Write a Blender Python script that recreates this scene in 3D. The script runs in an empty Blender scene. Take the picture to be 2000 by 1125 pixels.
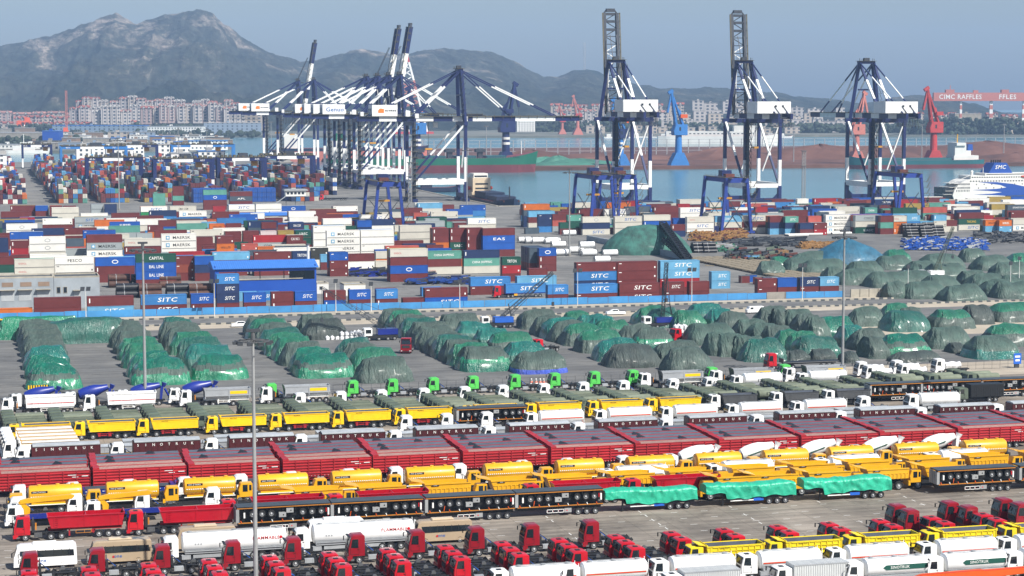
import bpy, bmesh, math, random
import numpy as np
from mathutils import Vector, noise
rad = math.radians
C = bpy.context.scene.collection
SC = bpy.context.scene
# ---------------------------------------------------------------- camera, world, sun, exposure
CAMH, FPX, HEAD, PITCH = 57.3, 3889.0, rad(15.1), math.atan((562.5-195)/3889.0)
cam = bpy.data.objects.new('camera', bpy.data.cameras.new('camera')); C.objects.link(cam)
cam.location = (0, 0, CAMH); cam.rotation_euler = (math.pi/2-PITCH, 0, -HEAD)
cam.data.sensor_width = 36; cam.data.lens = 70; cam.data.clip_start = 1; cam.data.clip_end = 60000
SC.camera = cam
SC.view_settings.view_transform = 'Standard'; SC.view_settings.look = 'None'
SC.view_settings.gamma = 1; SC.view_settings.exposure = 0.55
SC.cycles.max_bounces = 5; SC.cycles.diffuse_bounces = 2; SC.cycles.glossy_bounces = 2
SC.cycles.transmission_bounces = 2; SC.cycles.volume_bounces = 0; SC.cycles.use_adaptive_sampling = True
SUN_AZ, SUN_EL = rad(15.1+180-48), rad(47)      # compass angle from +Y clockwise; behind the camera, to its right
sdir = Vector((math.sin(SUN_AZ)*math.cos(SUN_EL), math.cos(SUN_AZ)*math.cos(SUN_EL), math.sin(SUN_EL)))
sl = bpy.data.lights.new('sun', 'SUN'); sl.energy = 5.0; sl.angle = rad(0.53); sl.color = (1, .955, .88)
sun = bpy.data.objects.new('sun', sl); C.objects.link(sun)
sun.rotation_euler = sdir.to_track_quat('Z', 'Y').to_euler()
W = bpy.data.worlds.new('World'); SC.world = W; W.use_nodes = True
nt = W.node_tree; sky = nt.nodes.new('ShaderNodeTexSky'); sky.sky_type = 'NISHITA'; sky.sun_disc = False
sky.sun_elevation = SUN_EL; sky.sun_rotation = SUN_AZ; sky.air_density = 1.0; sky.dust_density = 1.6; sky.ozone_density = 2.5
bg = nt.nodes['Background']; bg.inputs[1].default_value = 0.080
nt.links.new(sky.outputs[0], bg.inputs[0])
# ---------------------------------------------------------------- picture -> world
_cp, _sp, _ch, _sh = math.cos(PITCH), math.sin(PITCH), math.cos(HEAD), math.sin(HEAD)
def at(px, py, z=0.0):                       # point at height z seen at that picture point (2000 x 1125)
    x = (px-1000)/FPX; y = -(py-562.5)/FPX
    Y = _cp+y*_sp; Z = -_sp+y*_cp; t = (z-CAMH)/Z
    return ((x*_ch+Y*_sh)*t, (-x*_sh+Y*_ch)*t)
def ux(px, v, z=0.0):                        # u on the line v=const at picture column px
    k = (px-1000)/FPX                        # k*depth = X
    # X = u*ch - v*sh ; Yf = u*sh + v*ch ; depth = Yf*cp + (H-z)*sp
    return (k*(v*_ch*_cp+(CAMH-z)*_sp)+v*_sh)/(_ch-k*_sh*_cp)
def pix(u, v, z):
    X = u*_ch-v*_sh; Yf = u*_sh+v*_ch; d = Yf*_cp+(CAMH-z)*_sp
    return 1000+FPX*X/d, 562.5-FPX*((z-CAMH)*_cp+Yf*_sp)/d
def yv(v, py, px):                           # height seen at (px,py) on the plane v=const
    lo, hi = -5., 150.
    for _ in range(30):
        m = (lo+hi)/2
        if pix(ux(px, v, m), v, m)[1] > py: lo = m
        else: hi = m
    return m
# ---------------------------------------------------------------- materials
def srgb(h):
    if isinstance(h, tuple): return h
    c = [int(h[i:i+2], 16)/255 for i in (0, 2, 4)]
    return tuple(x/12.92 if x <= .04045 else ((x+.055)/1.055)**2.4 for x in c)
MATS = {}
def mat(name, col, rough=.5, metal=0., var=.12, scale=.6, bump=0., bscale=8., dirt=None, coat=0., spec=.5, wave=None, emit=None):
    if name in MATS: return MATS[name]
    m = bpy.data.materials.new(name); m.use_nodes = True; n = m.node_tree.nodes; l = m.node_tree.links
    b = n['Principled BSDF']; b.inputs['Roughness'].default_value = rough; b.inputs['Metallic'].default_value = metal
    b.inputs['Specular IOR Level'].default_value = spec; b.inputs['Coat Weight'].default_value = coat
    c = srgb(col)
    tc = n.new('ShaderNodeTexCoord'); oi = n.new('ShaderNodeObjectInfo')
    ad = n.new('ShaderNodeVectorMath'); ad.operation = 'ADD'; cb = n.new('ShaderNodeVectorMath'); cb.operation = 'SCALE'
    cv = n.new('ShaderNodeCombineXYZ')
    for i in range(3): l.new(oi.outputs['Random'], cv.inputs[i])
    l.new(cv.outputs[0], cb.inputs[0]); cb.inputs[3].default_value = 97
    l.new(tc.outputs['Object'], ad.inputs[0]); l.new(cb.outputs[0], ad.inputs[1])
    nz = n.new('ShaderNodeTexNoise'); nz.inputs['Scale'].default_value = scale; nz.inputs['Detail'].default_value = 6
    nz.inputs['Roughness'].default_value = .65
    l.new(ad.outputs[0], nz.inputs['Vector'])
    rp = n.new('ShaderNodeValToRGB'); rp.color_ramp.elements[0].position = .3; rp.color_ramp.elements[1].position = .7
    d = srgb(dirt) if dirt else tuple(x*(1-2.2*var) for x in c)
    rp.color_ramp.elements[0].color = (*[max(0, x) for x in d], 1); rp.color_ramp.elements[1].color = (*[min(1, x*(1+.5*var)) for x in c], 1)
    if dirt:
        e = rp.color_ramp.elements.new(.46); e.color = (*c, 1)
    l.new(nz.outputs['Fac'], rp.inputs[0])
    mx = n.new('ShaderNodeMix'); mx.data_type = 'RGBA'; mx.blend_type = 'MULTIPLY'; mx.inputs[0].default_value = 1
    mr = n.new('ShaderNodeMapRange'); mr.inputs[3].default_value = 1-var; mr.inputs[4].default_value = 1+var*.5
    l.new(oi.outputs['Random'], mr.inputs[0]); l.new(rp.outputs[0], mx.inputs[6]); l.new(mr.outputs[0], mx.inputs[7])
    l.new(mx.outputs[2], b.inputs['Base Color'])
    if bump or wave:
        bp = n.new('ShaderNodeBump'); bp.inputs['Strength'].default_value = 1; bp.inputs['Distance'].default_value = bump or .03
        if wave:
            wv = n.new('ShaderNodeTexWave'); wv.bands_direction = wave[0]; wv.inputs['Scale'].default_value = wave[1]
            l.new(tc.outputs['Object'], wv.inputs['Vector']); l.new(wv.outputs['Fac'], bp.inputs['Height'])
        else:
            n2 = n.new('ShaderNodeTexNoise'); n2.inputs['Scale'].default_value = bscale; n2.inputs['Detail'].default_value = 4
            l.new(ad.outputs[0], n2.inputs['Vector']); l.new(n2.outputs['Fac'], bp.inputs['Height'])
        l.new(bp.outputs[0], b.inputs['Normal'])
    MATS[name] = m; return m
M = {}
def defm(k, *a, **kw): M[k] = mat(k, *a, **kw)
# vehicles
defm('red_paint', 'AA0E22', .3, coat=.4, var=.08); defm('dark_red_paint', '8E1220', .35, coat=.3, var=.08)
defm('bright_red', 'BE1222', .35, coat=.3, var=.08); defm('trailer_red', 'A61E26', .5, var=.12, scale=.4)
defm('maroon_paint', '4A1418', .5, var=.12); defm('yellow_paint', 'F4C60A', .4, var=.06, coat=.2); defm('pale_yellow', 'E9CF1E', .45, var=.07)
defm('ochre_paint', 'E0A614', .4, var=.07, coat=.2); defm('green_paint', '55C254', .4, var=.05, coat=.2); defm('army_green', '5C6858', .7, var=.15)
defm('army_canvas', '747C6A', .85, var=.15, bump=.03, bscale=3); defm('white_paint', 'F0F0EE', .35, var=.05, coat=.2)
defm('white_tank', 'F0F1F0', .3, var=.06, coat=.3); defm('silver_paint', 'B4B8BC', .35, metal=.3, var=.08); defm('grey_box', 'C3C6C6', .5, var=.06, wave=('X', 1.4), bump=.03)
defm('blue_paint', '1D2F86', .35, var=.08, coat=.3); defm('cab_blue', '2A4BA0', .35, var=.05, coat=.3); defm('dark_grey_paint', '4A4C4E', .5, var=.1)
defm('beige_paint', 'A8957C', .35, var=.05, coat=.3); defm('beige_light', 'CDBBA0', .4, var=.05); defm('orange_paint', 'D9591A', .4, var=.08)
defm('black_paint', '1B1D20', .5, var=.1); defm('chassis_black', '24262A', .6, var=.15); defm('glass', '1A2226', .08, spec=.9, var=.02)
defm('tyre', '1C1C1D', .85, var=.1); defm('rim', '8C8E90', .5, metal=.2, var=.05); defm('rim_white', 'C9CBCC', .45, var=.05)
defm('deck_grey', '3F4A54', .7, var=.12, scale=.5); defm('deck_tan', 'A8847A', .85, var=.15, scale=1.5, wave=('X', 1.6), bump=.04)
defm('trailer_inside', '565E6C', .8, var=.15); defm('rail_orange', 'C07A1C', .6, var=.1); defm('tool_grey', '9A9C9C', .6, var=.1)
defm('steel', '6E7072', .55, metal=.4, var=.15); defm('light_grey', '9FA3A6', .6, var=.1); defm('tarp_roof', 'A9AFB4', .7, var=.12, bump=.05, bscale=1.5)
defm('tarp_teal', '2AAE8B', .42, var=.12, scale=.5, bump=.12, bscale=1.6); defm('headlight', 'D8DCE0', .1, var=.02); defm('red_mark', 'C8141E', .5, var=.02)
defm('dark_green_mark', '1B5347', .5, var=.02); defm('orange_line', 'C9421A', .5, var=.02); defm('blue_box', '1F5FC0', .5, var=.05); defm('ink', '1A1A1C', .6, var=.02)
defm('blue_ink', '2560A8', .5, var=.02); defm('white_ink', 'E8E8E4', .6, var=.02); defm('red_ink', 'B8232A', .6, var=.02); defm('gold_ink', 'D8B030', .6, var=.02); defm('orange_ink', 'E07A20', .6, var=.02)
defm('purple_ink', '3A4AA8', .5, var=.02)
# containers
CC = dict(r='6E302F', R='A0262C', o='8E4636', W='E8E6DE', w='CBC7BA', g='9DA5A6', b='1E55A8', B='3C7FBE', L='6AA8CC', N='24365E', G='1F5244', T='5E9C8C',
          O='C96A28', Y='A8904A', K='4C5A66', s='B85A4E', k='3A3A34', P='D2C2C0', E='2A8A50')
for k, h in CC.items(): defm('box_'+k, h, .5, var=.05 if k in 'WwgP' else .10, scale=.35, dirt=None, wave=('X', 1.15), bump=.05)
CNAME = dict(r='maroon', R='bright red', o='rust brown', W='white', w='cream', g='light grey', b='strong blue', B='sky blue', L='pale blue', N='navy', G='dark green', T='sea green',
             O='orange', Y='ochre', K='slate grey', s='salmon', k='charcoal', P='pinkish white', E='emerald green')
defm('rail_dark', '3A3F45', .6, var=.15)
# port
defm('crane_blue', '18265A', .45, var=.12, scale=.2); defm('rtg_blue', '243E8E', .45, var=.1, scale=.2); defm('crane_white', 'ECEDEA', .5, var=.08, scale=.2); defm('crane_steel', '3A3F48', .6, var=.2)
defm('crane_yellow', 'C8902A', .5, var=.1); defm('crane_red', 'B83A38', .55, var=.12); defm('crane_sky', '2F74B8', .5, var=.1); defm('crane_orange', 'D85A30', .5, var=.1); defm('pale_red', 'BE7468', .6, var=.1)
defm('platform_olive', '5E5844', .7, var=.2); defm('pole_grey', 'A2A4A4', .5, metal=.3, var=.08)
defm('fence_blue', '3D87BE', .6, var=.15, scale=.15); defm('shed_blue', '134AA4', .5, var=.05, scale=.2); defm('roof_blue', '3A70BC', .5, var=.06, wave=('X', .5), bump=.06)
defm('wall_grey', '9AA2A8', .8, var=.12, scale=.2); defm('roof_dark', '4C5154', .8, var=.15, scale=.2); defm('concrete', '8E8A82', .85, var=.15, scale=.3); defm('concrete_light', 'A8A294', .85, var=.15, scale=.3)
defm('shutter', 'B0B4B6', .6, var=.08, wave=('X', 2.), bump=.03); defm('brown_panel', '8A7564', .7, var=.1); defm('window_dark', '2A333C', .2, var=.1)
defm('bag_white', 'DADBDC', .7, var=.05); defm('pipe_black', '22242A', .45, var=.2); defm('pipe_brown', '5A3A2E', .7, var=.3); defm('hull_green', '14664E', .5, var=.12, scale=.05); defm('hull_red', '7A3B40', .6, var=.12, scale=.05)
defm('hull_teal', '1D5C62', .5, var=.12, scale=.05); defm('hull_navy', '202C48', .5, var=.12, scale=.05); defm('super_white', 'D9D8D2', .5, var=.06, scale=.1); defm('ship_blue', '1B4A9C', .5, var=.05); defm('rust', '6A3A30', .8, var=.25)
defm('lifeboat', 'C24A38', .5, var=.05); defm('timber', 'A07A4C', .8, var=.25, scale=2); defm('steel_tan', '9A8E78', .7, var=.2, scale=1.5); defm('frame_blue', '184A9E', .5, var=.2, scale=1.5); defm('scaffold_orange', '9A7038', .6, var=.25, scale=2)
# ---------------------------------------------------------------- mesh builder
TXT = {}
def text_geo(s):
    """glyph outlines of a word as a flat mesh, height 1, centred"""
    if s in TXT: return TXT[s]
    cu = bpy.data.curves.new('t', 'FONT'); cu.body = s; cu.size = 1.0; cu.offset = .008; cu.space_character = 1.08; cu.resolution_u = 2
    ob = bpy.data.objects.new('t', cu); C.objects.link(ob)
    me = ob.to_mesh(); V = [(v.co.x, v.co.y) for v in me.vertices]; F = [tuple(p.vertices) for p in me.polygons]
    ob.to_mesh_clear(); bpy.data.objects.remove(ob); bpy.data.curves.remove(cu)
    if not V: TXT[s] = ([], [], 1); return TXT[s]
    x0 = min(v[0] for v in V); x1 = max(v[0] for v in V); y0 = min(v[1] for v in V); y1 = max(v[1] for v in V); h = y1-y0
    V = [((x-(x0+x1)/2)/h, (y-(y0+y1)/2)/h) for x, y in V]; TXT[s] = (V, F, (x1-x0)/h); return TXT[s]
class MB:
    def __init__(s): s.V = []; s.F = []; s.I = []; s.m = []
    def _m(s, k):
        if k not in s.m: s.m.append(k)
        return s.m.index(k)
    def add(s, V, F, k):
        o = len(s.V); s.V += V; i = s._m(k)
        for f in F: s.F.append(tuple(o+j for j in f)); s.I.append(i)
    def box(s, x0, x1, y0, y1, z0, z1, k):
        s.add([(x0,y0,z0),(x1,y0,z0),(x1,y1,z0),(x0,y1,z0),(x0,y0,z1),(x1,y0,z1),(x1,y1,z1),(x0,y1,z1)],
              [(0,3,2,1),(4,5,6,7),(0,1,5,4),(1,2,6,5),(2,3,7,6),(3,0,4,7)], k); return s
    def quad(s, a, b, c, d, k): s.add([a,b,c,d], [(0,1,2,3)], k); return s
    def prism(s, P, y0, y1, k, t=0., ax='y'):
        """polygon in xz (or yz with ax='x', xy with ax='z') extruded; P counter-clockwise seen from the low side"""
        n = len(P); f = {'y': lambda a, b, c: (a, c, b), 'x': lambda a, b, c: (c, a, b), 'z': lambda a, b, c: (a, b, c)}[ax]
        s.add([f(a, b, y0) for a, b in P]+[f(a, b, y1) for a, b in P], [tuple(range(n)), tuple(range(2*n-1, n-1, -1))]+[(i, n+i, n+(i+1) % n, (i+1) % n) for i in range(n)], k); return s
    def bar(s, p, q, r, k, r2=None, up=(0, 0, 1)):
        p = Vector(p); q = Vector(q); d = (q-p)
        if d.length < 1e-6: return s
        d.normalize(); a = d.cross(Vector(up))
        if a.length < 1e-3: a = d.cross(Vector((0, 1, 0)))
        a.normalize(); b = a.cross(d); r2 = r2 or r
        V = [tuple(c+a*i*r+b*j*r2) for c in (p, q) for i, j in ((-1,-1),(1,-1),(1,1),(-1,1))]
        s.add(V, [(0,1,2,3),(7,6,5,4),(0,4,5,1),(1,5,6,2),(2,6,7,3),(3,7,4,0)], k); return s
    def band(s, p, q, r, ks, r2=None):       # a bar painted in bands of (fraction, material)
        p = Vector(p); q = Vector(q); a = 0
        for f, k in ks: s.bar(p.lerp(q, a), p.lerp(q, f), r, k, r2); a = f
        return s
    def cyl(s, p, q, r, k, n=12, r2=None, caps=True):
        p = Vector(p); q = Vector(q); d = (q-p).normalized(); a = d.orthogonal().normalized(); b = d.cross(a); r2 = r if r2 is None else r2
        V = [tuple(c+(a*math.cos(2*math.pi*i/n)+b*math.sin(2*math.pi*i/n))*R) for c, R in ((p, r), (q, r2)) for i in range(n)]
        F = [(i, (i+1) % n, n+(i+1) % n, n+i) for i in range(n)]
        if caps: F += [tuple(range(n-1, -1, -1)), tuple(range(n, 2*n))]
        s.add(V, F, k); return s
    def loft(s, rings, k, caps=True):
        n = len(rings[0]); V = [p for r in rings for p in r]; F = []
        for j in range(len(rings)-1): F += [(j*n+i, j*n+(i+1) % n, (j+1)*n+(i+1) % n, (j+1)*n+i) for i in range(n)]
        if caps: F += [tuple(range(n-1, -1, -1)), tuple(range((len(rings)-1)*n, len(rings)*n))]
        s.add(V, F, k); return s
    def ell(s, c, rx, ry, rz, k, n=12, m=7):
        rings = []
        for j in range(m+1):
            t = math.pi*(j/m)-math.pi/2; t = max(-1.5, min(1.5, t))
            rings.append([(c[0]+rx*math.cos(t)*math.cos(2*math.pi*i/n), c[1]+ry*math.cos(t)*math.sin(2*math.pi*i/n), c[2]+rz*math.sin(t)) for i in range(n)])
        return s.loft(rings, k)
    def text(s, w, x, y, z, h, k, face='y', shear=0., wide=1.0, maxw=None):
        """lettering on the side that looks towards -y (face 'y'), the -x end ('x') ; x,z centre"""
        V, F, wd = text_geo(w)
        if maxw and wd*h*wide > maxw: wide = maxw/(wd*h)
        if face == 'y': P = [(x+(a*wide+b*shear)*h, y, z+b*h) for a, b in V]
        elif face == 'x': P = [(x, y-(a*wide+b*shear)*h, z+b*h) for a, b in V]
        elif face == '+x': P = [(x, y+(a*wide+b*shear)*h, z+b*h) for a, b in V]
        s.add(P, F, k); return s
    def mesh(s, name, bevel=0, smooth=None):
        me = bpy.data.meshes.new(name); me.from_pydata(s.V, [], s.F); me.polygons.foreach_set('material_index', s.I)
        for k in s.m: me.materials.append(M[k])
        if bevel:
            bm = bmesh.new(); bm.from_mesh(me); bmesh.ops.remove_doubles(bm, verts=bm.verts, dist=.001)
            ed = [e for e in bm.edges if len(e.link_faces) == 2 and e.calc_face_angle(0) > .5]
            bmesh.ops.bevel(bm, geom=ed, offset=bevel, segments=2, affect='EDGES', clamp_overlap=True); bm.to_mesh(me); bm.free()
        if smooth:
            me.polygons.foreach_set('use_smooth', [True]*len(me.polygons))
            me.set_sharp_from_angle(angle=smooth)
        me.update(); return me
# ---------------------------------------------------------------- things, parts, sub-parts
class Kind:
    """parts of one kind of thing; put() sets down one of them, every part an object of its own sharing its mesh"""
    def __init__(s, name, cat, root=None): s.name = name; s.cat = cat; s.root = root; s.parts = []; s.n = 0
    def part(s, name, me, loc=(0, 0, 0), parent=None, label=None, rot=None):
        s.parts.append((name, me, loc, parent, label, rot)); return len(s.parts)-1
    def put(s, u, v, label, group=None, rot=0., z=0., cat=None, scale=1., lite=False):
        r = bpy.data.objects.new(s.name, s.root); C.objects.link(r); r.location = (u, v, z); r.rotation_euler = (0, 0, rot)
        if scale != 1.: r.scale = (scale,)*3
        r['label'] = label; r['category'] = cat or s.cat
        if group: r['group'] = group
        made = []
        for name, me, loc, par, lab, rt in s.parts:
            if lite and par is not None and False: made.append(None); continue
            o = bpy.data.objects.new(name, me); C.objects.link(o); o.parent = made[par] if par is not None else r; o.location = loc
            if rt: o.rotation_euler = rt
            if lab: o['label'] = lab
            made.append(o)
        s.n += 1; return r
def single(name, me, label=None, cat=None, loc=(0, 0, 0), group=None, kind=None, rot=0, parent=None):
    o = bpy.data.objects.new(name, me); C.objects.link(o); o.location = loc; o.rotation_euler = (0, 0, rot)
    if parent is not None: o.parent = parent
    if label: o['label'] = label
    if cat: o['category'] = cat
    if group: o['group'] = group
    if kind: o['kind'] = kind
    return o
ORD = ['leftmost', 'second', 'third', 'fourth', 'fifth', 'sixth', 'seventh', 'eighth', 'ninth', 'tenth', 'eleventh', 'twelfth', 'thirteenth', 'fourteenth', 'fifteenth', 'sixteenth', 'seventeenth', 'eighteenth', 'nineteenth', 'twentieth']
def nth(i, n=None):
    if n and i == n-1: return 'rightmost'
    if i == 0: return 'leftmost'
    if i < 20: return ORD[i]+' from the left'
    return 'twenty-'+['first','second','third','fourth','fifth','sixth','seventh','eighth','ninth'][i-20]+' from the left' if i < 29 else '%dth from the left' % (i+1)
DEP = ['nearest', 'second nearest', 'third nearest', 'fourth nearest', 'fifth nearest', 'sixth nearest', 'seventh nearest', 'eighth nearest', 'ninth nearest', 'tenth nearest']
# ---------------------------------------------------------------- ground, water, far shore, hills, sky air
def land_mat(name, c1, c2, sc, joints=None, c3=None, rough=.85, streak=False):
    m = bpy.data.materials.new(name); m.use_nodes = True; n = m.node_tree.nodes; l = m.node_tree.links; b = n['Principled BSDF']
    b.inputs['Roughness'].default_value = rough; b.inputs['Specular IOR Level'].default_value = .3
    g = n.new('ShaderNodeNewGeometry'); vec = g.outputs['Position']
    nz = n.new('ShaderNodeTexNoise'); nz.inputs['Scale'].default_value = sc; nz.inputs['Detail'].default_value = 9; nz.inputs['Roughness'].default_value = .62
    l.new(vec, nz.inputs['Vector'])
    rp = n.new('ShaderNodeValToRGB'); e = rp.color_ramp.elements; e[0].position = .32; e[1].position = .68; e[0].color = (*srgb(c1), 1); e[1].color = (*srgb(c2), 1)
    if c3: x = e.new(.5); x.color = (*srgb(c3), 1)
    l.new(nz.outputs['Fac'], rp.inputs[0]); out = rp.outputs[0]
    mp = n.new('ShaderNodeMapping'); mp.inputs['Scale'].default_value = (.06, .9, 1); l.new(vec, mp.inputs[0])
    n2 = n.new('ShaderNodeTexNoise'); n2.inputs['Scale'].default_value = 1.; n2.inputs['Detail'].default_value = 5; l.new(mp.outputs[0], n2.inputs['Vector'])
    r2 = n.new('ShaderNodeMapRange'); r2.inputs[1].default_value = .35; r2.inputs[2].default_value = .65; r2.inputs[3].default_value = .72; r2.inputs[4].default_value = 1.12
    l.new(n2.outputs['Fac'], r2.inputs[0])
    mx = n.new('ShaderNodeMix'); mx.data_type = 'RGBA'; mx.blend_type = 'MULTIPLY'; mx.inputs[0].default_value = 1 if streak else .4
    l.new(out, mx.inputs[6]); l.new(r2.outputs[0], mx.inputs[7]); out = mx.outputs[2]
    n3 = n.new('ShaderNodeTexNoise'); n3.inputs['Scale'].default_value = .16; n3.inputs['Detail'].default_value = 8; n3.inputs['Roughness'].default_value = .7; n3.inputs['Distortion'].default_value = 1.5; l.new(vec, n3.inputs['Vector'])
    r3 = n.new('ShaderNodeMapRange'); r3.inputs[1].default_value = .55; r3.inputs[2].default_value = .66; r3.inputs[3].default_value = 1; r3.inputs[4].default_value = .68; l.new(n3.outputs['Fac'], r3.inputs[0])
    m3 = n.new('ShaderNodeMix'); m3.data_type = 'RGBA'; m3.blend_type = 'MULTIPLY'; m3.inputs[0].default_value = .85 if streak else 0; l.new(out, m3.inputs[6]); l.new(r3.outputs[0], m3.inputs[7]); out = m3.outputs[2]
    if joints:
        br = n.new('ShaderNodeTexBrick'); br.offset = 0; br.inputs['Scale'].default_value = 1.; br.inputs['Brick Width'].default_value = joints; br.inputs['Row Height'].default_value = joints*.8
        br.inputs['Mortar Size'].default_value = .045; br.inputs['Color1'].default_value = (1, 1, 1, 1); br.inputs['Color2'].default_value = (.86, .87, .88, 1); br.inputs['Mortar'].default_value = (.5, .5, .5, 1)
        l.new(vec, br.inputs['Vector']); m2 = n.new('ShaderNodeMix'); m2.data_type = 'RGBA'; m2.blend_type = 'MULTIPLY'; m2.inputs[0].default_value = .8
        l.new(out, m2.inputs[6]); l.new(br.outputs['Color'], m2.inputs[7]); out = m2.outputs[2]
    l.new(out, b.inputs['Base Color'])
    bp = n.new('ShaderNodeBump'); bp.inputs['Distance'].default_value = .05; bp.inputs['Strength'].default_value = .5; l.new(nz.outputs['Fac'], bp.inputs['Height']); l.new(bp.outputs[0], b.inputs['Normal'])
    M[name] = m; return m
land_mat('yard', '6A6A68', '8A8883', .05, joints=6., c3='7A7976', streak=True)
land_mat('lot', '625C56', '9E958A', .07, joints=5., c3='827A70', streak=True)
land_mat('asphalt', '5E5F60', '7A7976', .06, c3='6A6A69', streak=True)
land_mat('pale_ground', '9A9082', 'B8AE9E', .06, c3='A89E8E')
land_mat('far_land', '5F625C', '7E7A70', .01, c3='6A6C64')
land_mat('red_earth', '4C3630', '74544A', .02, c3='604238')
land_mat('rock_shore', '5A5650', '84807A', .2, c3='6C6862')
def slab(name, P, z0, z1, k, kind='structure'):
    mb = MB(); mb.prism(P, z0, z1, k, ax='z'); return single(name, mb.mesh(name), kind=kind)
SEA = -3.0
# water: one sheet to the horizon
wm = bpy.data.materials.new('water'); wm.use_nodes = True; n = wm.node_tree.nodes; l = wm.node_tree.links; b = n['Principled BSDF']
b.inputs['Roughness'].default_value = .16; b.inputs['IOR'].default_value = 1.33; g = n.new('ShaderNodeNewGeometry')
n1 = n.new('ShaderNodeTexNoise'); n1.inputs['Scale'].default_value = .004; n1.inputs['Detail'].default_value = 6; l.new(g.outputs['Position'], n1.inputs['Vector'])
rp = n.new('ShaderNodeValToRGB'); rp.color_ramp.elements[0].position = .35; rp.color_ramp.elements[1].position = .65
rp.color_ramp.elements[0].color = (*srgb('3E6A76'), 1); rp.color_ramp.elements[1].color = (*srgb('507E8A'), 1); l.new(n1.outputs['Fac'], rp.inputs[0]); l.new(rp.outputs[0], b.inputs['Base Color'])
mp = n.new('ShaderNodeMapping'); mp.inputs['Scale'].default_value = (.25, .6, 1); l.new(g.outputs['Position'], mp.inputs[0])
n2 = n.new('ShaderNodeTexNoise'); n2.inputs['Scale'].default_value = 1.; n2.inputs['Detail'].default_value = 5; l.new(mp.outputs[0], n2.inputs['Vector'])
bp = n.new('ShaderNodeBump'); bp.inputs['Distance'].default_value = .5; bp.inputs['Strength'].default_value = .55; l.new(n2.outputs['Fac'], bp.inputs['Height']); l.new(bp.outputs[0], b.inputs['Normal'])
M['water'] = wm
mb = MB(); mb.quad((-5000, -800, SEA), (10500, -800, SEA), (10500, 10500, SEA), (-5000, 10500, SEA), 'water'); single('sea_water', mb.mesh('sea_water'), kind='structure')
# port land: the yard in front of the south quay, and the long west pier beside the east quay
QV, QU = 1040., 273.
slab('ground', [(-1200, -700), (2400, -700), (2400, QV), (QU, QV), (QU, 1900), (-1200, 1900)], SEA-2, 0, 'yard')
mb = MB()                                          # quay edge coping and rubber fenders
mb.box(QU, 2400, QV-1.2, QV+.3, 0.0, .35, 'concrete_light'); mb.box(QU-.9, QU+.3, QV+.3, 1900, 0.0, .35, 'concrete_light')
for i in range(60): mb.box(QU+20+i*14, QU+22+i*14, QV+.3, QV+.9, -2.8, -.6, 'tyre'); mb.box(QU+.3, QU+.9, QV+10+i*14, QV+12+i*14, -2.8, -.6, 'tyre')
single('quay_edge', mb.mesh('quay_edge'), kind='structure')
def sheet(name, P, z, k):
    mb = MB(); mb.add([(x, y, z) for x, y in P], [tuple(range(len(P)))], k); return single(name, mb.mesh(name), kind='structure')
sheet('parking_lot', [(-150, 60), (420, 60), (420, 382), (-150, 382)], .02, 'lot')
sheet('storage_yard_ground', [(-150, 382.5), (520, 382.5), (520, 508), (-150, 508)], .02, 'asphalt')
sheet('verge', [(172, 372), (420, 372), (420, 392), (172, 392)], .045, 'pale_ground')
sheet('port_road', [(-150, 510), (700, 510), (700, 524), (-150, 524)], .03, 'asphalt')
sheet('roadside_strip', [(-150, 525.2), (700, 525.2), (700, 532.5), (-150, 532.5)], .03, 'pale_ground')
sheet('roadside_strip', [(-150, 500), (700, 500), (700, 508.8), (-150, 508.8)], .035, 'pale_ground')
sheet('bulk_yard_ground', [(262, 540), (700, 540), (700, 786), (262, 786)], .03, 'asphalt')
sheet('bare_ground', [(212, 440), (300, 440), (300, 470), (212, 470)], .045, 'pale_ground')
mb = MB()                                          # kerb stones of the road, black and cream
for i in range(430):
    k = 'concrete_light' if i % 2 else 'roof_dark'
    for v in (509., 524.4): mb.box(-40+i*1.3, -38.7+i*1.3, v, v+.5, 0, .42, k)
single('road_kerb', mb.mesh('road_kerb'), kind='structure')
mb = MB()                                          # painted bay lines and ticks
def line(u0, u1, v0, v1, z=.03): mb.quad((u0, v0, z), (u1, v0, z), (u1, v1, z), (u0, v1, z), 'white_ink')
for j, v in enumerate(np.arange(150, 263, 4.0)):
    for i in range(70):
        u = -20+i*4.5
        if random.Random(i*77+j).random() < .8: line(u, u+1.0, v, v+.10)
for i, u in enumerate(np.arange(-6, 260, 13.5)):
    for j in range(40):
        if random.Random(i*7+j*3).random() < .7: line(u, u+.12, 150+j*2.8, 151.2+j*2.8)
line(-4.2, -4.05, 210, 292); line(-4.2, 60, 250, 250.12)
single('bay_marking', mb.mesh('bay_marking'), kind='structure')
# ---- the red ore pier across the basin, the far shore and the middle-left shore
ROT = -HEAD
F = Vector((math.sin(HEAD), math.cos(HEAD))); R_ = Vector((math.cos(HEAD), -math.sin(HEAD)))
def cw(x, d): return (R_.x*x+F.x*d, R_.y*x+F.y*d)      # camera-heading frame: x to the right, d away
slab('ore_pier', [(330, 1640), (3200, 1640), (3200, 2300), (330, 2300)], SEA-2, 0, 'red_earth')
slab('far_shore', [cw(-2600, 3330), cw(-900, 3330), cw(-150, 3150), cw(500, 3250), cw(1500, 3250), cw(3200, 3100), cw(4600, 6500), cw(-4200, 6500)], SEA-2, .5, 'far_land')
slab('west_pier', [cw(-2600, 2250), cw(-420, 2250), cw(-420, 2900), cw(-2600, 2900)], SEA-2, .3, 'far_land')
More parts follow.
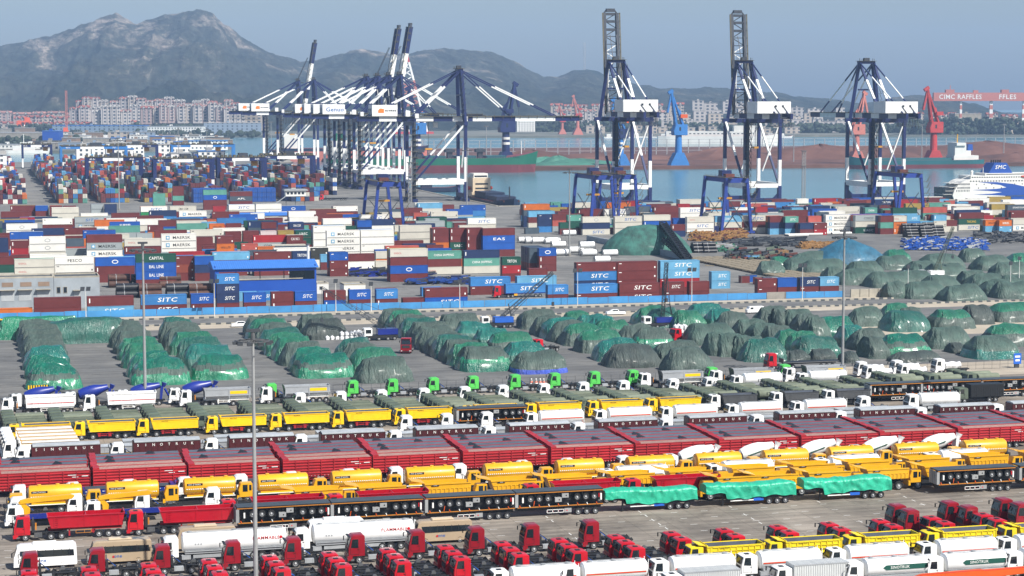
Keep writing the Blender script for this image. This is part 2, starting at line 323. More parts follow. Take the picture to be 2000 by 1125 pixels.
# ---- hills: the height field follows a skyline, falls off towards the shore and behind
SKY1 = [(-200,150),(-100,115),(0,92),(60,80),(100,72),(135,62),(160,50),(200,36),(232,28),(255,38),(272,46),(300,38),(330,30),(360,26),(395,20),(420,29),(440,47),(470,68),(500,86),(530,100),(560,111),(590,122),(620,118),(650,107),(690,100),(720,97),(760,105),(800,106),(830,100),(870,95),(900,97),(950,100),(980,108),(1010,125),(1040,140),(1060,149),(1090,148),(1120,138),(1145,135),(1170,142),(1200,155),(1240,165),(1290,172),(1340,174),(1380,170),(1420,173),(1450,184),(1480,180),(1520,182),(1560,190),(1600,192),(1640,197),(1680,203),(1710,200),(1740,190),(1780,187),(1840,190),(1900,203),(1960,222),(2040,240),(2300,250)]
def hm(name, c1, c2, c3):
    m = bpy.data.materials.new(name); m.use_nodes = True; n = m.node_tree.nodes; l = m.node_tree.links; b = n['Principled BSDF']; b.inputs['Roughness'].default_value = .95; b.inputs['Specular IOR Level'].default_value = .1
    g = n.new('ShaderNodeNewGeometry'); a = n.new('ShaderNodeTexNoise'); a.inputs['Scale'].default_value = .0075; a.inputs['Detail'].default_value = 14; a.inputs['Roughness'].default_value = .74; a.inputs['Distortion'].default_value = .6; mq = n.new('ShaderNodeMapping'); mq.inputs['Rotation'].default_value = (0, 0, HEAD); mq.inputs['Scale'].default_value = (1, .16, 1.6); l.new(g.outputs['Position'], mq.inputs[0]); l.new(mq.outputs[0], a.inputs['Vector'])
    sx = n.new('ShaderNodeSeparateXYZ'); l.new(g.outputs['Position'], sx.inputs[0])
    md = n.new('ShaderNodeMath'); md.operation = 'MULTIPLY_ADD'; md.inputs[1].default_value = .00055; l.new(sx.outputs[2], md.inputs[0]); l.new(a.outputs['Fac'], md.inputs[2])
    rp = n.new('ShaderNodeValToRGB'); e = rp.color_ramp.elements; e[0].position = .44; e[0].color = (*srgb(c1), 1); e[1].position = .76; e[1].color = (*srgb(c3), 1); x = e.new(.635); x.color = (*srgb(c2), 1)
    l.new(md.outputs[0], rp.inputs[0])
    f = n.new('ShaderNodeTexNoise'); f.inputs['Scale'].default_value = .045; f.inputs['Detail'].default_value = 8; f.inputs['Roughness'].default_value = .7; l.new(mq.outputs[0], f.inputs['Vector'])
    mr = n.new('ShaderNodeMapRange'); mr.inputs[1].default_value = .35; mr.inputs[2].default_value = .65; mr.inputs[3].default_value = .42; mr.inputs[4].default_value = 1.35; l.new(f.outputs['Fac'], mr.inputs[0])
    mx = n.new('ShaderNodeMix'); mx.data_type = 'RGBA'; mx.blend_type = 'MULTIPLY'; mx.inputs[0].default_value = 1; l.new(rp.outputs[0], mx.inputs[6]); l.new(mr.outputs[0], mx.inputs[7]); l.new(mx.outputs[2], b.inputs['Base Color'])
    bq = n.new('ShaderNodeBump'); bq.inputs['Distance'].default_value = 22; bq.inputs['Strength'].default_value = .8; l.new(f.outputs['Fac'], bq.inputs['Height']); l.new(bq.outputs[0], b.inputs['Normal'])
    M[name] = m
hm('hill_scrub', '2A3430', '46483F', 'A2968A')
HX = np.array([p[0] for p in SKY1]); HY = np.array([p[1] for p in SKY1])
def hill_z(x, d):
    px = 1000+FPX*x/d*1.0
    dr = 6300.-max(0, (px-1000))*.9                        # ridge distance
    yr = np.interp(px, HX, HY)
    top = CAMH+(195-yr)*dr/FPX*1.004
    base = 3650.
    t = (d-base)/(dr-base)
    if t <= 0: return -1.
    if t <= 1: s = (t**1.35)*(1-.0*t); k = .55+.45*t
    else: s = max(0, 1-((t-1)*2.4)**1.5); k = 1
    nv = noise.fractal(Vector((x*.0026, d*.0012, 3.3)), .9, 2.1, 6)
    rid = 1-abs(noise.fractal(Vector((x*.0030+7, d*.0007, 9.1)), .9, 2.0, 5))*1.9
    amp = min(1, t*3)*(1-t if t <= 1 else min(1, (t-1)*3))
    gul = abs(noise.fractal(Vector((x*.009+3+d*.0012, d*.0011, 4.4)), .9, 2.1, 4))
    fine = noise.fractal(Vector((x*.03, d*.008, 1.1)), .8, 2.1, 5)*6
    return max(top*s*(1+.34*nv*amp)+rid*62*amp*(top/250)-gul*30*min(1, t*3)*(1-.75*(t > .93))*(top/250), 0)+fine*min(1, t*4)*.8
NX, ND = 620, 120; V = []; Fc = []
ds = [3600+ (5200)*(j/(ND-1)) for j in range(ND)]
for j, d in enumerate(ds):
    for i in range(NX):
        px = -150+2300*i/(NX-1); x = (px-1000)/FPX*d; z = hill_z(x, d); c = cw(x, d); V.append((c[0], c[1], z))
for j in range(ND-1):
    for i in range(NX-1): a = j*NX+i; Fc.append((a, a+1, a+NX+1, a+NX))
mb = MB(); mb.add(V, Fc, 'hill_scrub'); single('hills', mb.mesh('hills', smooth=1.2), kind='structure')
# ---- air
hz = bpy.data.materials.new('haze_air'); hz.use_nodes = True; n = hz.node_tree.nodes; l = hz.node_tree.links; n.remove(n['Principled BSDF'])
pv = n.new('ShaderNodeVolumePrincipled'); pv.inputs['Color'].default_value = (.44, .66, 1.0, 1); pv.inputs['Density'].default_value = 0.00009; pv.inputs['Anisotropy'].default_value = 0.0
l.new(pv.outputs[0], n['Material Output'].inputs['Volume']); M['haze_air'] = hz
mb = MB(); mb.box(-5500, 11000, -900, 11000, SEA-3.5, 480, 'haze_air'); single('haze', mb.mesh('haze'), kind='stuff')
# ---------------------------------------------------------------- vehicles (local: front at x=0, looks to -x; near side y=0; z=0 ground)
MC = {}
def wheel_mesh(r=.52, w=.32, rim='rim'):
    k = ('w', r, w, rim)
    if k in MC: return MC[k]
    mb = MB(); n = 16; prof = [(0, r*.62), (-.02, r*.9), (w*.18, r), (w*.82, r), (w, r*.9), (w, 0.01)]
    rings = [[(R*math.cos(2*math.pi*i/n), y, R*math.sin(2*math.pi*i/n)) for i in range(n)] for y, R in prof]
    mb.loft(rings, 'tyre', caps=False)
    prof = [(0, r*.62), (.07, r*.52), (.10, r*.26), (-.02, r*.20), (-.03, .01)]
    rings = [[(R*math.cos(2*math.pi*i/n), y, R*math.sin(2*math.pi*i/n)) for i in range(n)] for y, R in prof]
    mb.loft(rings[:3], rim, caps=False); mb.loft(rings[2:], 'rim_white' if rim == 'rim' else 'steel', caps=False)
    for i in range(8):
        a = 2*math.pi*i/8; mb.box(r*.40*math.cos(a)-.03, r*.40*math.cos(a)+.03, .03, .09, r*.40*math.sin(a)-.03, r*.40*math.sin(a)+.03, 'tyre')
    MC[k] = mb.mesh('wheel', smooth=.6); return MC[k]
def wheels(K, xs, r=.52, W=2.45, both=(), rim='rim', dual=True, z=None):
    for x in xs: K.part('wheel', wheel_mesh(r, .34, rim), (x, .02, r if z is None else z))
    for x in both: K.part('wheel', wheel_mesh(r, .34, rim), (x, W-.02, r if z is None else z), rot=(0, 0, math.pi))
def cab(K, col, h=3.0, L=2.1, W=2.45, style='flat', z0=.85, x0=0., visor=True):
    """cab-over cab with windscreen, side windows, door, grille, bumper, mirrors; returns its index"""
    mb = MB(); zb = z0+1.05                                   # belt line
    P = [(.04, z0), (L, z0), (L, h-.08), (L-.25, h), (.62, h), (.36, h-.14), (.06, zb), (0., z0+.45)]
    if style == 'high': P = [(.04, z0), (L, z0), (L, h-.12), (L-.15, h), (.70, h-.02), (.40, h-.22), (.05, zb), (0., z0+.45)]
    if style == 'mil': P = [(.0, z0), (L, z0), (L, h-.1), (L-.15, h), (.45, h), (.25, h-.1), (.08, zb), (0., zb-.05)]
    n = len(P); rs = []
    for y, f in ((0., 0.), (.10, .0), (W-.10, .0), (W, 0.)):
        edge = y in (0., W); rs.append([(x0+(px+(.06 if edge and px < .5 else 0)), y+(.09*(1 if y < 1 else -1) if pz > zb+.3 else 0), pz-(.05 if edge and pz > h-.2 else 0)) for px, pz in P])
    mb.loft(rs, col); c = K.part('cab', mb.mesh('cab', smooth=.5))
    zt = h-.22 if style != 'high' else h-.48
    def fx(z): return .06+(z-zb)*((.36-.06)/max(.2, (h-.14-zb))) if style != 'high' else .05+(z-zb)*(.35/max(.2, h-.22-zb))
    g = MB(); a, b = x0+fx(zb+.08)-.03, x0+fx(zt)-.03
    g.quad((a, .16, zb+.08), (a, W-.16, zb+.08), (b, W-.22, zt), (b, .22, zt), 'glass'); g.bar((a-.02, .5, zb+.12), (b-.01, 1.0, zt-.3), .015, 'black_paint'); g.bar((a-.02, 1.3, zb+.12), (b-.01, 1.8, zt-.3), .015, 'black_paint')
    K.part('windscreen', g.mesh('windscreen'), parent=c)
    for yy, s in ((-.012, 1), (W+.012, -1)):
        g = MB(); q = .075*s
        g.add([(x0+.36, yy, zb+.05), (x0+1.28, yy, zb-.04), (x0+1.28, yy+q, zt+.02), (x0+.52, yy+q, zt+.02)], [(0, 1, 2, 3)], 'glass')
        K.part('window', g.mesh('window'), parent=c)
    for yy in (-.014, W+.014):
        g = MB()
        for xx in (x0+.30, x0+1.36): g.box(xx-.012, xx+.012, yy-.002, yy+.002, z0+.2, zb, 'black_paint')
        g.box(x0+.30, x0+1.36, yy-.002, yy+.002, z0+.2, z0+.23, 'black_paint'); g.box(x0+1.15, x0+1.37, yy-.016, yy+.016, zb-.25, zb-.2, 'black_paint'); K.part('door', g.mesh('door'), parent=c)
    g = MB(); g.box(x0-.03, x0+.06, .35, W-.35, z0+.35, zb-.12, 'black_paint')
    for i in range(3): g.box(x0-.045, x0-.02, .42, W-.42, z0+.42+i*.16, z0+.47+i*.16, 'steel')
    K.part('grille', g.mesh('grille'), parent=c)
    g = MB(); bc = col if style == 'flat' and col in ('red_paint', 'white_paint', 'bright_red', 'yellow_paint') else ('chassis_black' if style != 'high' else col)
    g.box(x0-.10, x0+.55, 0, W, .42, z0+.02, bc); g.box(x0-.11, x0-.09, .3, W-.3, .5, .7, 'chassis_black'); g.box(x0+.35, x0+.75, -.02, .3, .40, .62, 'steel'); K.part('bumper', g.mesh('bumper', bevel=.03), parent=c)
    for y in (.12, W-.42):
        g = MB(); g.box(x0-.125, x0-.09, y, y+.3, .62, .8, 'headlight'); K.part('headlight', g.mesh('headlight'), parent=c)
    for y in (-.18, W+.18):
        g = MB(); yy = .05 if y < 0 else W-.05
        g.bar((x0+.12, yy, zt), (x0-.1, y, zt), .02, 'black_paint'); g.box(x0-.16, x0-.06, y-.09, y+.09, zt-.5, zt, 'black_paint'); K.part('mirror', g.mesh('mirror'), parent=c)
    g = MB()
    if style in ('flat',): g.box(x0+.9, x0+1.45, W/2-.32, W/2+.32, h-.01, h+.06, 'black_paint')
    if visor: g.box(x0+.05, x0+.35, .2, W-.2, h-.22, h-.15, 'black_paint' if style != 'mil' else col)
    if g.V: K.part('roof_hatch' if style == 'flat' else 'sun_visor', g.mesh('roof_hatch'), parent=c)
    for y in (0., W-.36):                                      # wheel arch guards under the cab
        g = MB(); r0, r1 = .60, .68
        for i in range(8):
            a0, a1 = math.pi*i/8, math.pi*(i+1)/8
            g.bar((x0+1.35+r0*math.cos(a0), y+.18, .55+r0*math.sin(a0)), (x0+1.35+r0*math.cos(a1), y+.18, .55+r0*math.sin(a1)), .18, 'chassis_black', .03, up=(0, 1, 0))
        K.part('mudguard', g.mesh('mudguard'))
    return c
def frame(K, x0, x1, W=2.45, z=.78, col='chassis_black', h=.26, cross=True):
    mb = MB()
    for y in (W/2-.45, W/2+.33): mb.box(x0, x1, y, y+.12, z, z+h, col)
    if cross:
        for i in range(int((x1-x0)/1.2)+1): mb.box(x0+i*1.2, x0+i*1.2+.12, W/2-.4, W/2+.4, z+.03, z+h-.05, col)
    for y in (.55,): mb.box(x0+.5, x1-.3, W/2-.15, W/2+.15, z-.2, z-.05, 'chassis_black')
    K.part('chassis', mb.mesh('chassis'))
def axle_fender(K, x0, x1, W=2.45, col='chassis_black', z=1.1):
    for y in (.02, W-.55):
        mb = MB(); mb.box(x0, x1, y, y+.53, z, z+.05, col); mb.bar((x0, y+.265, z), (x0-.3, y+.265, z-.35), .265, col, .02, up=(0, 1, 0)); mb.bar((x1, y+.265, z), (x1+.3, y+.265, z-.35), .265, col, .02, up=(0, 1, 0))
        K.part('fender', mb.mesh('fender'))
def tank_side(K, x0, x1, z0=.45, z1=1.0, k='silver_paint'):
    mb = MB(); mb.box(x0, x1, .08, .62, z0, z1, k)
    for x in (x0+.15, x1-.2): mb.box(x, x+.05, .06, .64, z0-.01, z1+.01, 'steel')
    K.part('fuel_tank', mb.mesh('fuel_tank', bevel=.06))
def tractor(K, col, h=3.0, style='flat', tank='silver_paint', x0=0):
    cab(K, col, h=h, style=style, z0=.9 if h < 3.2 else 1.0); frame(K, 1.5, 6.7)
    wheels(K, [1.4], both=(1.4,)); wheels(K, [4.6, 5.95]); axle_fender(K, 4.2, 6.3); tank_side(K, 2.55, 3.7, k=tank)
    mb = MB(); mb.prism([(4.6, 1.05), (5.9, 1.05), (6.0, 1.12), (5.7, 1.28), (4.8, 1.28)], .7, 1.75, 'black_paint')
    mb.cyl((5.0, 1.0, 1.36), (5.0, 1.3, 1.36), .3, 'steel', 8); K.part('fifth_wheel', mb.mesh('fifth_wheel'))
    mb = MB(); mb.cyl((2.35, 1.9, .7), (2.35, 1.9, 2.6), .09, 'steel', 8); mb.box(2.2, 2.5, .5, 2.0, 1.2, 2.0, 'chassis_black'); mb.bar((2.4, 1.0, 2.2), (3.6, 1.1, 1.3), .04, 'black_paint'); mb.bar((2.4, 1.4, 2.2), (3.4, 1.3, 1.3), .04, 'blue_box'); mb.box(3.0, 3.6, 1.75, 2.3, .5, 1.1, 'chassis_black')
    K.part('air_intake', mb.mesh('air_intake'))
    return K
def tub(x0, x1, z0, z1, col, W=2.45, inside='trailer_inside', lip=.08, ribs=(), rise=0., top=None, inz=None, slope=.25, ribcol=None):
    """an open-topped body: side walls, ends, floor, top rail, ribs"""
    mb = MB(); t = .07; ribcol = ribcol or col
    mb.box(x0, x1, 0, t, z0, z1, col); mb.box(x0, x1, W-t, W, z0, z1, col); mb.box(x1-t, x1, t, W-t, z0, z1, col)
    mb.prism([(x0, z0), (x0+t, z0), (x0+t-slope, z1+rise), (x0-slope, z1+rise)], 0, W, col)
    mb.prism([(x0-slope-.0, z1), (x0, z0+.1), (x0+.01, z1)], 0.002, t, col); mb.prism([(x0-slope, z1), (x0, z0+.1), (x0+.01, z1)], W-t, W-.002, col)
    zf = inz if inz is not None else z0+.12
    mb.box(x0+t, x1-t, t, W-t, z0, zf, inside); mb.box(x0+t, x1-t, t, t+.02, zf, z1-.06, inside); mb.box(x0+t, x1-t, W-t-.02, W-t, zf, z1-.06, inside)
    mb.box(x0-slope*.9, x1+.03, -lip, .02, z1-.10, z1+.02, col); mb.box(x0-slope*.9, x1+.03, W-.02, W+lip, z1-.10, z1+.02, col); mb.box(x1-.05, x1+.05, 0, W, z1-.12, z1+.01, col)
    mb.box(x0, x1, -.05, .0, z0, z0+.12, col)
    for x in ribs: mb.box(x-.05, x+.05, -.055, 0, z0, z1, ribcol); mb.box(x-.05, x+.05, W, W+.055, z0, z1, ribcol)
    return mb
def hopper_tub(x0, x1, z0, z1, col, ribs, W=2.5, tl=.45, tr=-.10, inside=None):
    """dump semi body: ends slope outwards"""
    mb = MB(); t = .07; ins = inside or col
    P = [(x0+tl, z0), (x1+tr-.12, z0), (x1, z1), (x0, z1)]
    mb.prism(P, 0, t, col); mb.prism(P, W-t, W, col)
    mb.prism([(x0+tl, z0), (x0+tl+t, z0), (x0+t, z1), (x0, z1)], t, W-t, col); mb.prism([(x1+tr-.12-t, z0), (x1+tr-.12, z0), (x1, z1), (x1-t, z1)], t, W-t, col)
    mb.box(x0+tl, x1+tr-.15, t, W-t, z0, z0+.2, ins); mb.box(x0-.05, x1+.05, -.09, .03, z1-.12, z1+.02, col); mb.box(x0-.05, x1+.05, W-.03, W+.09, z1-.12, z1+.02, col)
    mb.box(x0-.03, x0+.06, .03, W-.03, z1-.05, z1+.01, col); mb.box(x1-.06, x1+.05, .03, W-.03, z1-.02, z1+.22, col)
    mb.box(x0+tl, x1+tr-.15, -.05, 0, z0, z0+.10, col)
    n = len(ribs)
    for i, x in enumerate(ribs):
        mb.box(x-.06, x+.06, -.06, 0, z0, z1, col); mb.box(x-.06, x+.06, W, W+.06, z0, z1, col)
        if i < n-1: mb.box(x+.25, ribs[i+1]-.25, -.025, 0, z1-.30, z1-.24, col)
    mb.box((x0+x1)/2-.03, (x0+x1)/2+.03, t, W-t, z1-.08, z1-.02, col)
    return mb
def ladder(mb, x, z0, z1, k, y=-.07, w=.32, n=5):
    for i in range(n): z = z0+(z1-z0)*i/(n-1); mb.box(x, x+w, y-.03, y, z, z+.04, k)
    mb.box(x-.02, x+.01, y-.02, y, z0, z1, k); mb.box(x+w-.01, x+w+.02, y-.02, y, z0, z1, k)
def round_tank(x0, x1, zc, ry, rz, col, W=2.45, n=20, dome=.22):
    mb = MB(); rings = []
    for x, s in ((x0-.0, .80), (x0+dome*.45, .96), (x0+dome, 1.), (x1-dome, 1.), (x1-dome*.45, .96), (x1, .80)):
        ring = []
        for i in range(n):
            a = 2*math.pi*(i+.5)/n; c, q = math.cos(a), math.sin(a)
            e = .82                                            # slightly boxy section
            ring.append((x, W/2+ry*s*math.copysign(abs(c)**e, c), zc+rz*s*math.copysign(abs(q)**e, q)))
        rings.append(ring)
    mb.loft(rings, col); return mb
# ---- kinds
KD = {}
def kind(key, name, cat):
    K = Kind(name, cat); KD[key] = K; return K
tractor(kind('tractor_dark', 'tractor_unit', 'truck'), 'dark_red_paint', h=3.55, style='high', tank='light_grey')
tractor(kind('tractor_red', 'tractor_unit', 'truck'), 'bright_red', h=3.05)
tractor(kind('tractor_green', 'tractor_unit', 'truck'), 'green_paint', h=3.35, style='high', tank='silver_paint')
def dump_semi(key, col, cabcol, length=14.2, side=None, bodyz=(1.55, 3.15), silver=False):
    K = kind(key, 'dump_semitrailer', 'truck'); cab(K, cabcol, h=3.15); frame(K, 1.5, 6.4); wheels(K, [1.5], both=(1.5,)); wheels(K, [4.75, 6.1]); axle_fender(K, 4.4, 6.5); tank_side(K, 2.6, 3.6, k='steel')
    mb = MB(); mb.box(2.3, 2.7, .5, 1.9, 1.0, 2.4, 'chassis_black'); mb.cyl((2.5, 1.8, 1), (2.5, 1.8, 2.8), .08, 'steel', 8); mb.box(2.75, 2.95, .9, 1.1, 1.3, 2.2, 'rail_orange'); K.part('air_intake', mb.mesh('air_intake'))
    x0, x1 = 4.3, length
    if not silver:
        mb = hopper_tub(x0, x1, bodyz[0], bodyz[1], col, [x0+.9, x0+(x1-x0)*.48, x1-1.7, x1-.7] if col == 'red_paint' else [x0+.4+i*(x1-x0-.7)/4 for i in range(5)], tl=.45 if col == 'red_paint' else .15); (mb.box(x0+.3, x1-.2, -.075, -.06, 2.1, 2.2, 'red_mark') if col == 'white_paint' else None); ladder(mb, x0+1.0, bodyz[0]+.2, bodyz[1]-.3, col)
    else:
        mb = MB(); W = 2.5; rings = []
        pts = [(1.0, 1.35), (.25, 1.55), (0, 2.1), (0, 3.25), (.12, 3.25), (.12, 2.2), (.35, 1.75), (1.1, 1.5)]
        full = pts+[(W-y, z) for y, z in reversed(pts)]
        mb.loft([[(x0+.25, y, z) for y, z in full], [(x1-.1, y, z) for y, z in full]], col)
        mb.prism([(x0+.45, 1.45), (x0+.55, 1.45), (x0+.1, 3.5), (x0, 3.5)], 0.02, W-.02, 'dark_grey_paint'); mb.box(x1-.15, x1-.05, 0.02, W-.02, 1.4, 3.3, col)
        for y in (-.06, W-.02): mb.box(x0+.2, x1, y, y+.08, 3.12, 3.28, 'light_grey'); mb.box(x0+.4, x1, y, y+.08, 1.95, 2.1, 'light_grey')
        for x in (x0+.35, x0+(x1-x0)*.54, x1-.35): mb.box(x-.08, x+.08, -.07, 0, 1.5, 3.2, col)
        mb.box(x0+(x1-x0)*.56, x1-.7, -.03, .0, 2.3, 2.85, 'yellow_paint')
    K.part('dump_body', mb.mesh('dump_body'))
    mb = MB(); tc = 'trailer_red' if col == 'red_paint' else ('white_ink' if silver or col == 'white_paint' else col)
    for y in (.7, 1.55): mb.box(4.4, length-.3, y, y+.14, 1.15, 1.5, tc)
    mb.box(length-3.9, length-.3, .05, .5, 1.16, 1.22, tc); mb.bar((length-3.9, .27, 1.18), (length-4.2, .27, .75), .23, tc, .03, up=(0, 1, 0)); mb.box(7.0, 7.2, .3, .5, .4, 1.4, tc)
    K.part('subframe', mb.mesh('subframe'))
    mb = MB(); gz = .75; g = 'rail_orange' if col == 'red_paint' else 'white_ink'
    for z in (gz, gz+.38): mb.box(length-6.3, length-4.3, .02, .06, z, z+.06, g)
    for x in (length-6.3, length-5.2, length-4.35): mb.box(x, x+.06, .02, .06, gz, gz+.44, g)
    K.part('side_guard', mb.mesh('side_guard')); wheels(K, [length-3.3, length-2.05, length-.8])
    return K
dump_semi('dump_semi_red', 'red_paint', 'bright_red'); dump_semi('dump_semi_white', 'white_paint', 'white_paint', 13.2, bodyz=(1.4, 3.4)); dump_semi('dump_semi_silver', 'silver_paint', 'white_paint', 13.2, silver=True)
# stacked flatbed trailers
K = kind('flatbed_stack', 'stacked_trailers', 'trailers'); L = 12.5
mb = MB(); mb.box(.2, L, 0, 2.5, 1.30, 1.5, 'black_paint'); mb.box(.2, L, -.04, .0, 1.40, 1.52, 'rail_orange'); mb.box(.25, L-.1, .6, 1.9, .85, 1.3, 'black_paint')
for i in range(9):
    x = .6+i*1.38; mb.bar((x, -.05, 1.5), (x-.12, -.06, 1.78), .05, 'white_ink' if i % 2 else 'orange_paint')
low = K.part('lower_trailer', mb.mesh('lower_trailer'))
for x in (L-3.55, L-2.3, L-1.05): K.part('wheel', wheel_mesh(.5, .34), (x, .02, .5), parent=low)
mb = MB()
for z in (.5, .92): mb.box(4.4, 6.9, .0, .05, z, z+.07, 'white_ink')
for x in (4.4, 5.2, 6.0, 6.8): mb.box(x, x+.08, .0, .05, .5, .98, 'white_ink'); mb.box(x+.1, x+.16, -.01, 0, .7, .8, 'red_mark')
K.part('side_guard', mb.mesh('side_guard'), parent=low)
mb = MB(); mb.box(6.95, 7.95, .0, .5, .48, 1.05, 'tool_grey'); mb.cyl((7.3, -.02, .78), (7.3, 0.01, .78), .09, 'red_mark', 8); K.part('toolbox', mb.mesh('toolbox'), parent=low)
mb = MB(); mb.box(0, L+.05, -.02, 2.52, 3.45, 3.6, 'black_paint'); mb.box(.03, L+.02, .0, 2.5, 3.6, 3.62, 'deck_grey'); mb.box(0, L+.05, -.06, -.02, 3.36, 3.46, 'rail_orange')
for y in (.75, 1.6): mb.box(.5, L-.1, y, y+.15, 2.0, 3.45, 'black_paint')
mb.box(.6, L-.3, .9, 1.6, 1.55, 2.0, 'black_paint')
for i in range(7): mb.box(1+i*1.7, 1.1+i*1.7, .1, 2.4, 2.9, 3.4, 'black_paint')
up = K.part('upper_trailer', mb.mesh('upper_trailer'))
for x in (2.1, 3.35, 4.6, L-3.7, L-2.45, L-1.2): K.part('wheel', wheel_mesh(.5, .34), (x, .03, 2.55), parent=up)
for x, z in ((5.6, 2.0), (6.6, 2.55)):
    mb = MB(); mb.box(x, x+.95, .04, .5, z, z+.62, 'tool_grey'); mb.cyl((x+.6, .02, z+.3), (x+.6, .05, z+.3), .1, 'ink', 8); K.part('toolbox', mb.mesh('toolbox'), parent=up)
mb = MB(); mb.box(-.12, 0.3, -.02, .35, 1.5, 3.3, 'tool_grey'); mb.box(-.12, -.02, .35, 2.5, 1.5, 3.4, 'light_grey')
for y in (.8, 1.3, 1.8): mb.box(-.15, -.12, y, y+.06, 1.5, 3.4, 'steel')
mb.box(.9, 1.1, .05, .4, 2.1, 2.8, 'white_ink'); mb.box(L-.35, L-.15, .02, .3, 2.0, 2.9, 'white_ink'); mb.box(L-.6, L-.5, .02, .3, 2.4, 2.9, 'red_mark'); mb.bar((2.5, .0, 1.6), (2.62, 0, 2.3), .04, 'orange_paint')
K.part('headboard', mb.mesh('headboard'), parent=up)
# tarped lowbed trailers
def wrinkle_sheet(L, W, prof, z0f, seed, k, amp=.12, nx=70, label=None):
    """loose tarp over a long load: prof(x)->(top z, hem z)"""
    rnd = random.Random(seed); V = []; F = []; sec = 24
    for i in range(nx+1):
        x = L*i/nx; zt, zb = prof(x/L)
        for j in range(sec+1):
            t = j/sec
            if t < .36: y = -.02+ -.10*(1-t/.36); z = zb+(zt-zb)*(t/.36)
            elif t > .64: y = W+.02+.10*((t-.64)/.36); z = zt-(zt-zb)*((t-.64)/.36)
            else: y = (t-.36)/.28*W; z = zt+.10*math.sin((t-.36)/.28*math.pi)
            f = noise.noise(Vector((x*1.1+t*2.2+seed, t*4., seed)))*amp*1.7+abs(noise.noise(Vector((x*2.6-t*3+seed, t*1.5, 5.))))*amp*1.6
            side = -1 if t < .36 else (1 if t > .64 else 0)
            V.append((x+noise.noise(Vector((x, t*3, seed+2)))*.12, y+side*f, z+(f*.8 if side == 0 else 0)))
    n = sec+1
    for i in range(nx):
        for j in range(sec): a = i*n+j; F.append((a, a+1, a+n+1, a+n))
    F.append(tuple(range(n-1, -1, -1))); F.append(tuple(range(nx*n, nx*n+n)))
    mb = MB(); mb.add(V, F, k); return mb
for q in range(3):
    K = kind('tarped_trailer%d' % q, 'lowbed_trailer', 'trailer'); L = 13.6
    def prof(s, q=q): b = 1.2+.15*math.sin(9*s+q) if s > .22 else 2.0-.3*s; return (3.0+.10*math.sin(7*s+q)-.25*max(0, s-.93)*14, b-.1*math.sin(31*s))
    mb = wrinkle_sheet(L, 2.5, prof, 1., 11+q, 'tarp_teal'); K.part('tarpaulin', mb.mesh('tarpaulin', smooth=.9))
    mb = MB(); mb.box(.6, 3.4, .3, 2.2, 1.7, 1.95, 'black_paint'); mb.box(3.2, L-.3, .25, 2.25, .95, 1.25, 'black_paint'); mb.box(2.6, 2.8, .4, .6, .1, 1.8, 'black_paint'); mb.box(3.7, 7.2, .0, .06, .72, .86, 'white_ink'); mb.box(7.2, 8.7, -.01, .3, .66, 1.05, 'blue_box')
    K.part('chassis', mb.mesh('chassis')); wheels(K, [9.6, 10.85, 12.1], r=.5)
# water tank trucks on mining chassis
K = kind('tank_yellow', 'tank_truck', 'truck'); W = 2.5
mb = MB(); mb.prism([(.35, .95), (2.2, .95), (2.2, 2.95), (.55, 2.95), (.2, 2.0)], 0, 1.55, 'ochre_paint'); c = K.part('cab', mb.mesh('cab', bevel=.06))
g = MB(); g.quad((.8, -.015, 1.75), (1.5, -.015, 1.75), (1.5, -.015, 2.75), (.8, -.015, 2.75), 'glass'); g.quad((1.72, -.015, 1.9), (2.05, -.015, 1.9), (2.05, -.015, 2.7), (1.72, -.015, 2.7), 'glass'); K.part('window', g.mesh('window'), parent=c)
g = MB(); g.quad((.24, .15, 1.95), (.24, 1.4, 1.95), (.52, 1.4, 2.85), (.52, .15, 2.85), 'glass'); K.part('windscreen', g.mesh('windscreen'), parent=c)
g = MB(); g.box(0, .35, 0, 2.5, .55, 1.25, 'ochre_paint'); g.box(.3, 2.0, 1.6, 2.4, 1.0, 1.9, 'dark_grey_paint'); g.bar((.1, 0, 1.3), (.1, 0, 2.3), .03, 'black_paint'); g.bar((.1, 2.4, 1.3), (.1, 2.4, 2.3), .03, 'black_paint'); g.bar((.1, 0, 2.2), (.1, 2.4, 2.2), .03, 'black_paint'); K.part('bumper', g.mesh('bumper'))
frame(K, 1.0, 10.2, z=.9); wheels(K, [1.5], r=.6, both=(1.5,)); wheels(K, [7.4, 8.9], r=.6)
mb = round_tank(3.0, 10.3, 2.65, 1.24, 1.16, 'ochre_paint', W, 24); mb.box(3.4, 9.9, .2, .6, 1.3, 1.6, 'ochre_paint'); t = K.part('tank', mb.mesh('tank', smooth=.7))
mb = MB(); z1 = 3.12
mb.box(3.4, 5.6, .03, .055, 2.95, 3.28, 'ink'); mb.text('HOWO', 4.9, .02, z1, .17, 'white_ink', maxw=.9); mb.text('SINO', 3.85, .02, z1, .16, 'white_ink', maxw=.6); mb.bar((4.25, .02, 2.96), (4.35, .02, 3.27), .02, 'white_ink')
for i in range(22): mb.box(3.3+i*.31, 3.47+i*.31, -.03, .02, 2.42, 2.54, 'white_ink')
K.part('lettering', mb.mesh('lettering'), parent=t)
mb = MB(); mb.box(3.2, 10.1, 1.0, 1.5, 3.8, 3.85, 'ochre_paint'); mb.box(3.0, 10.2, .02, .3, 1.28, 1.36, 'white_ink')
for x in (4.5, 7.0, 9.0): mb.cyl((x, 1.25, 3.8), (x, 1.25, 4.0), .28, 'ochre_paint', 10)
mb.bar((10.4, .4, 1.1), (10.4, .4, 3.2), .05, 'black_paint'); mb.bar((10.4, 2, 1.1), (10.4, 2, 3.2), .05, 'black_paint'); mb.box(10.3, 11.0, .4, 2.1, .9, 1.7, 'chassis_black'); K.part('spray_gear', mb.mesh('spray_gear'))
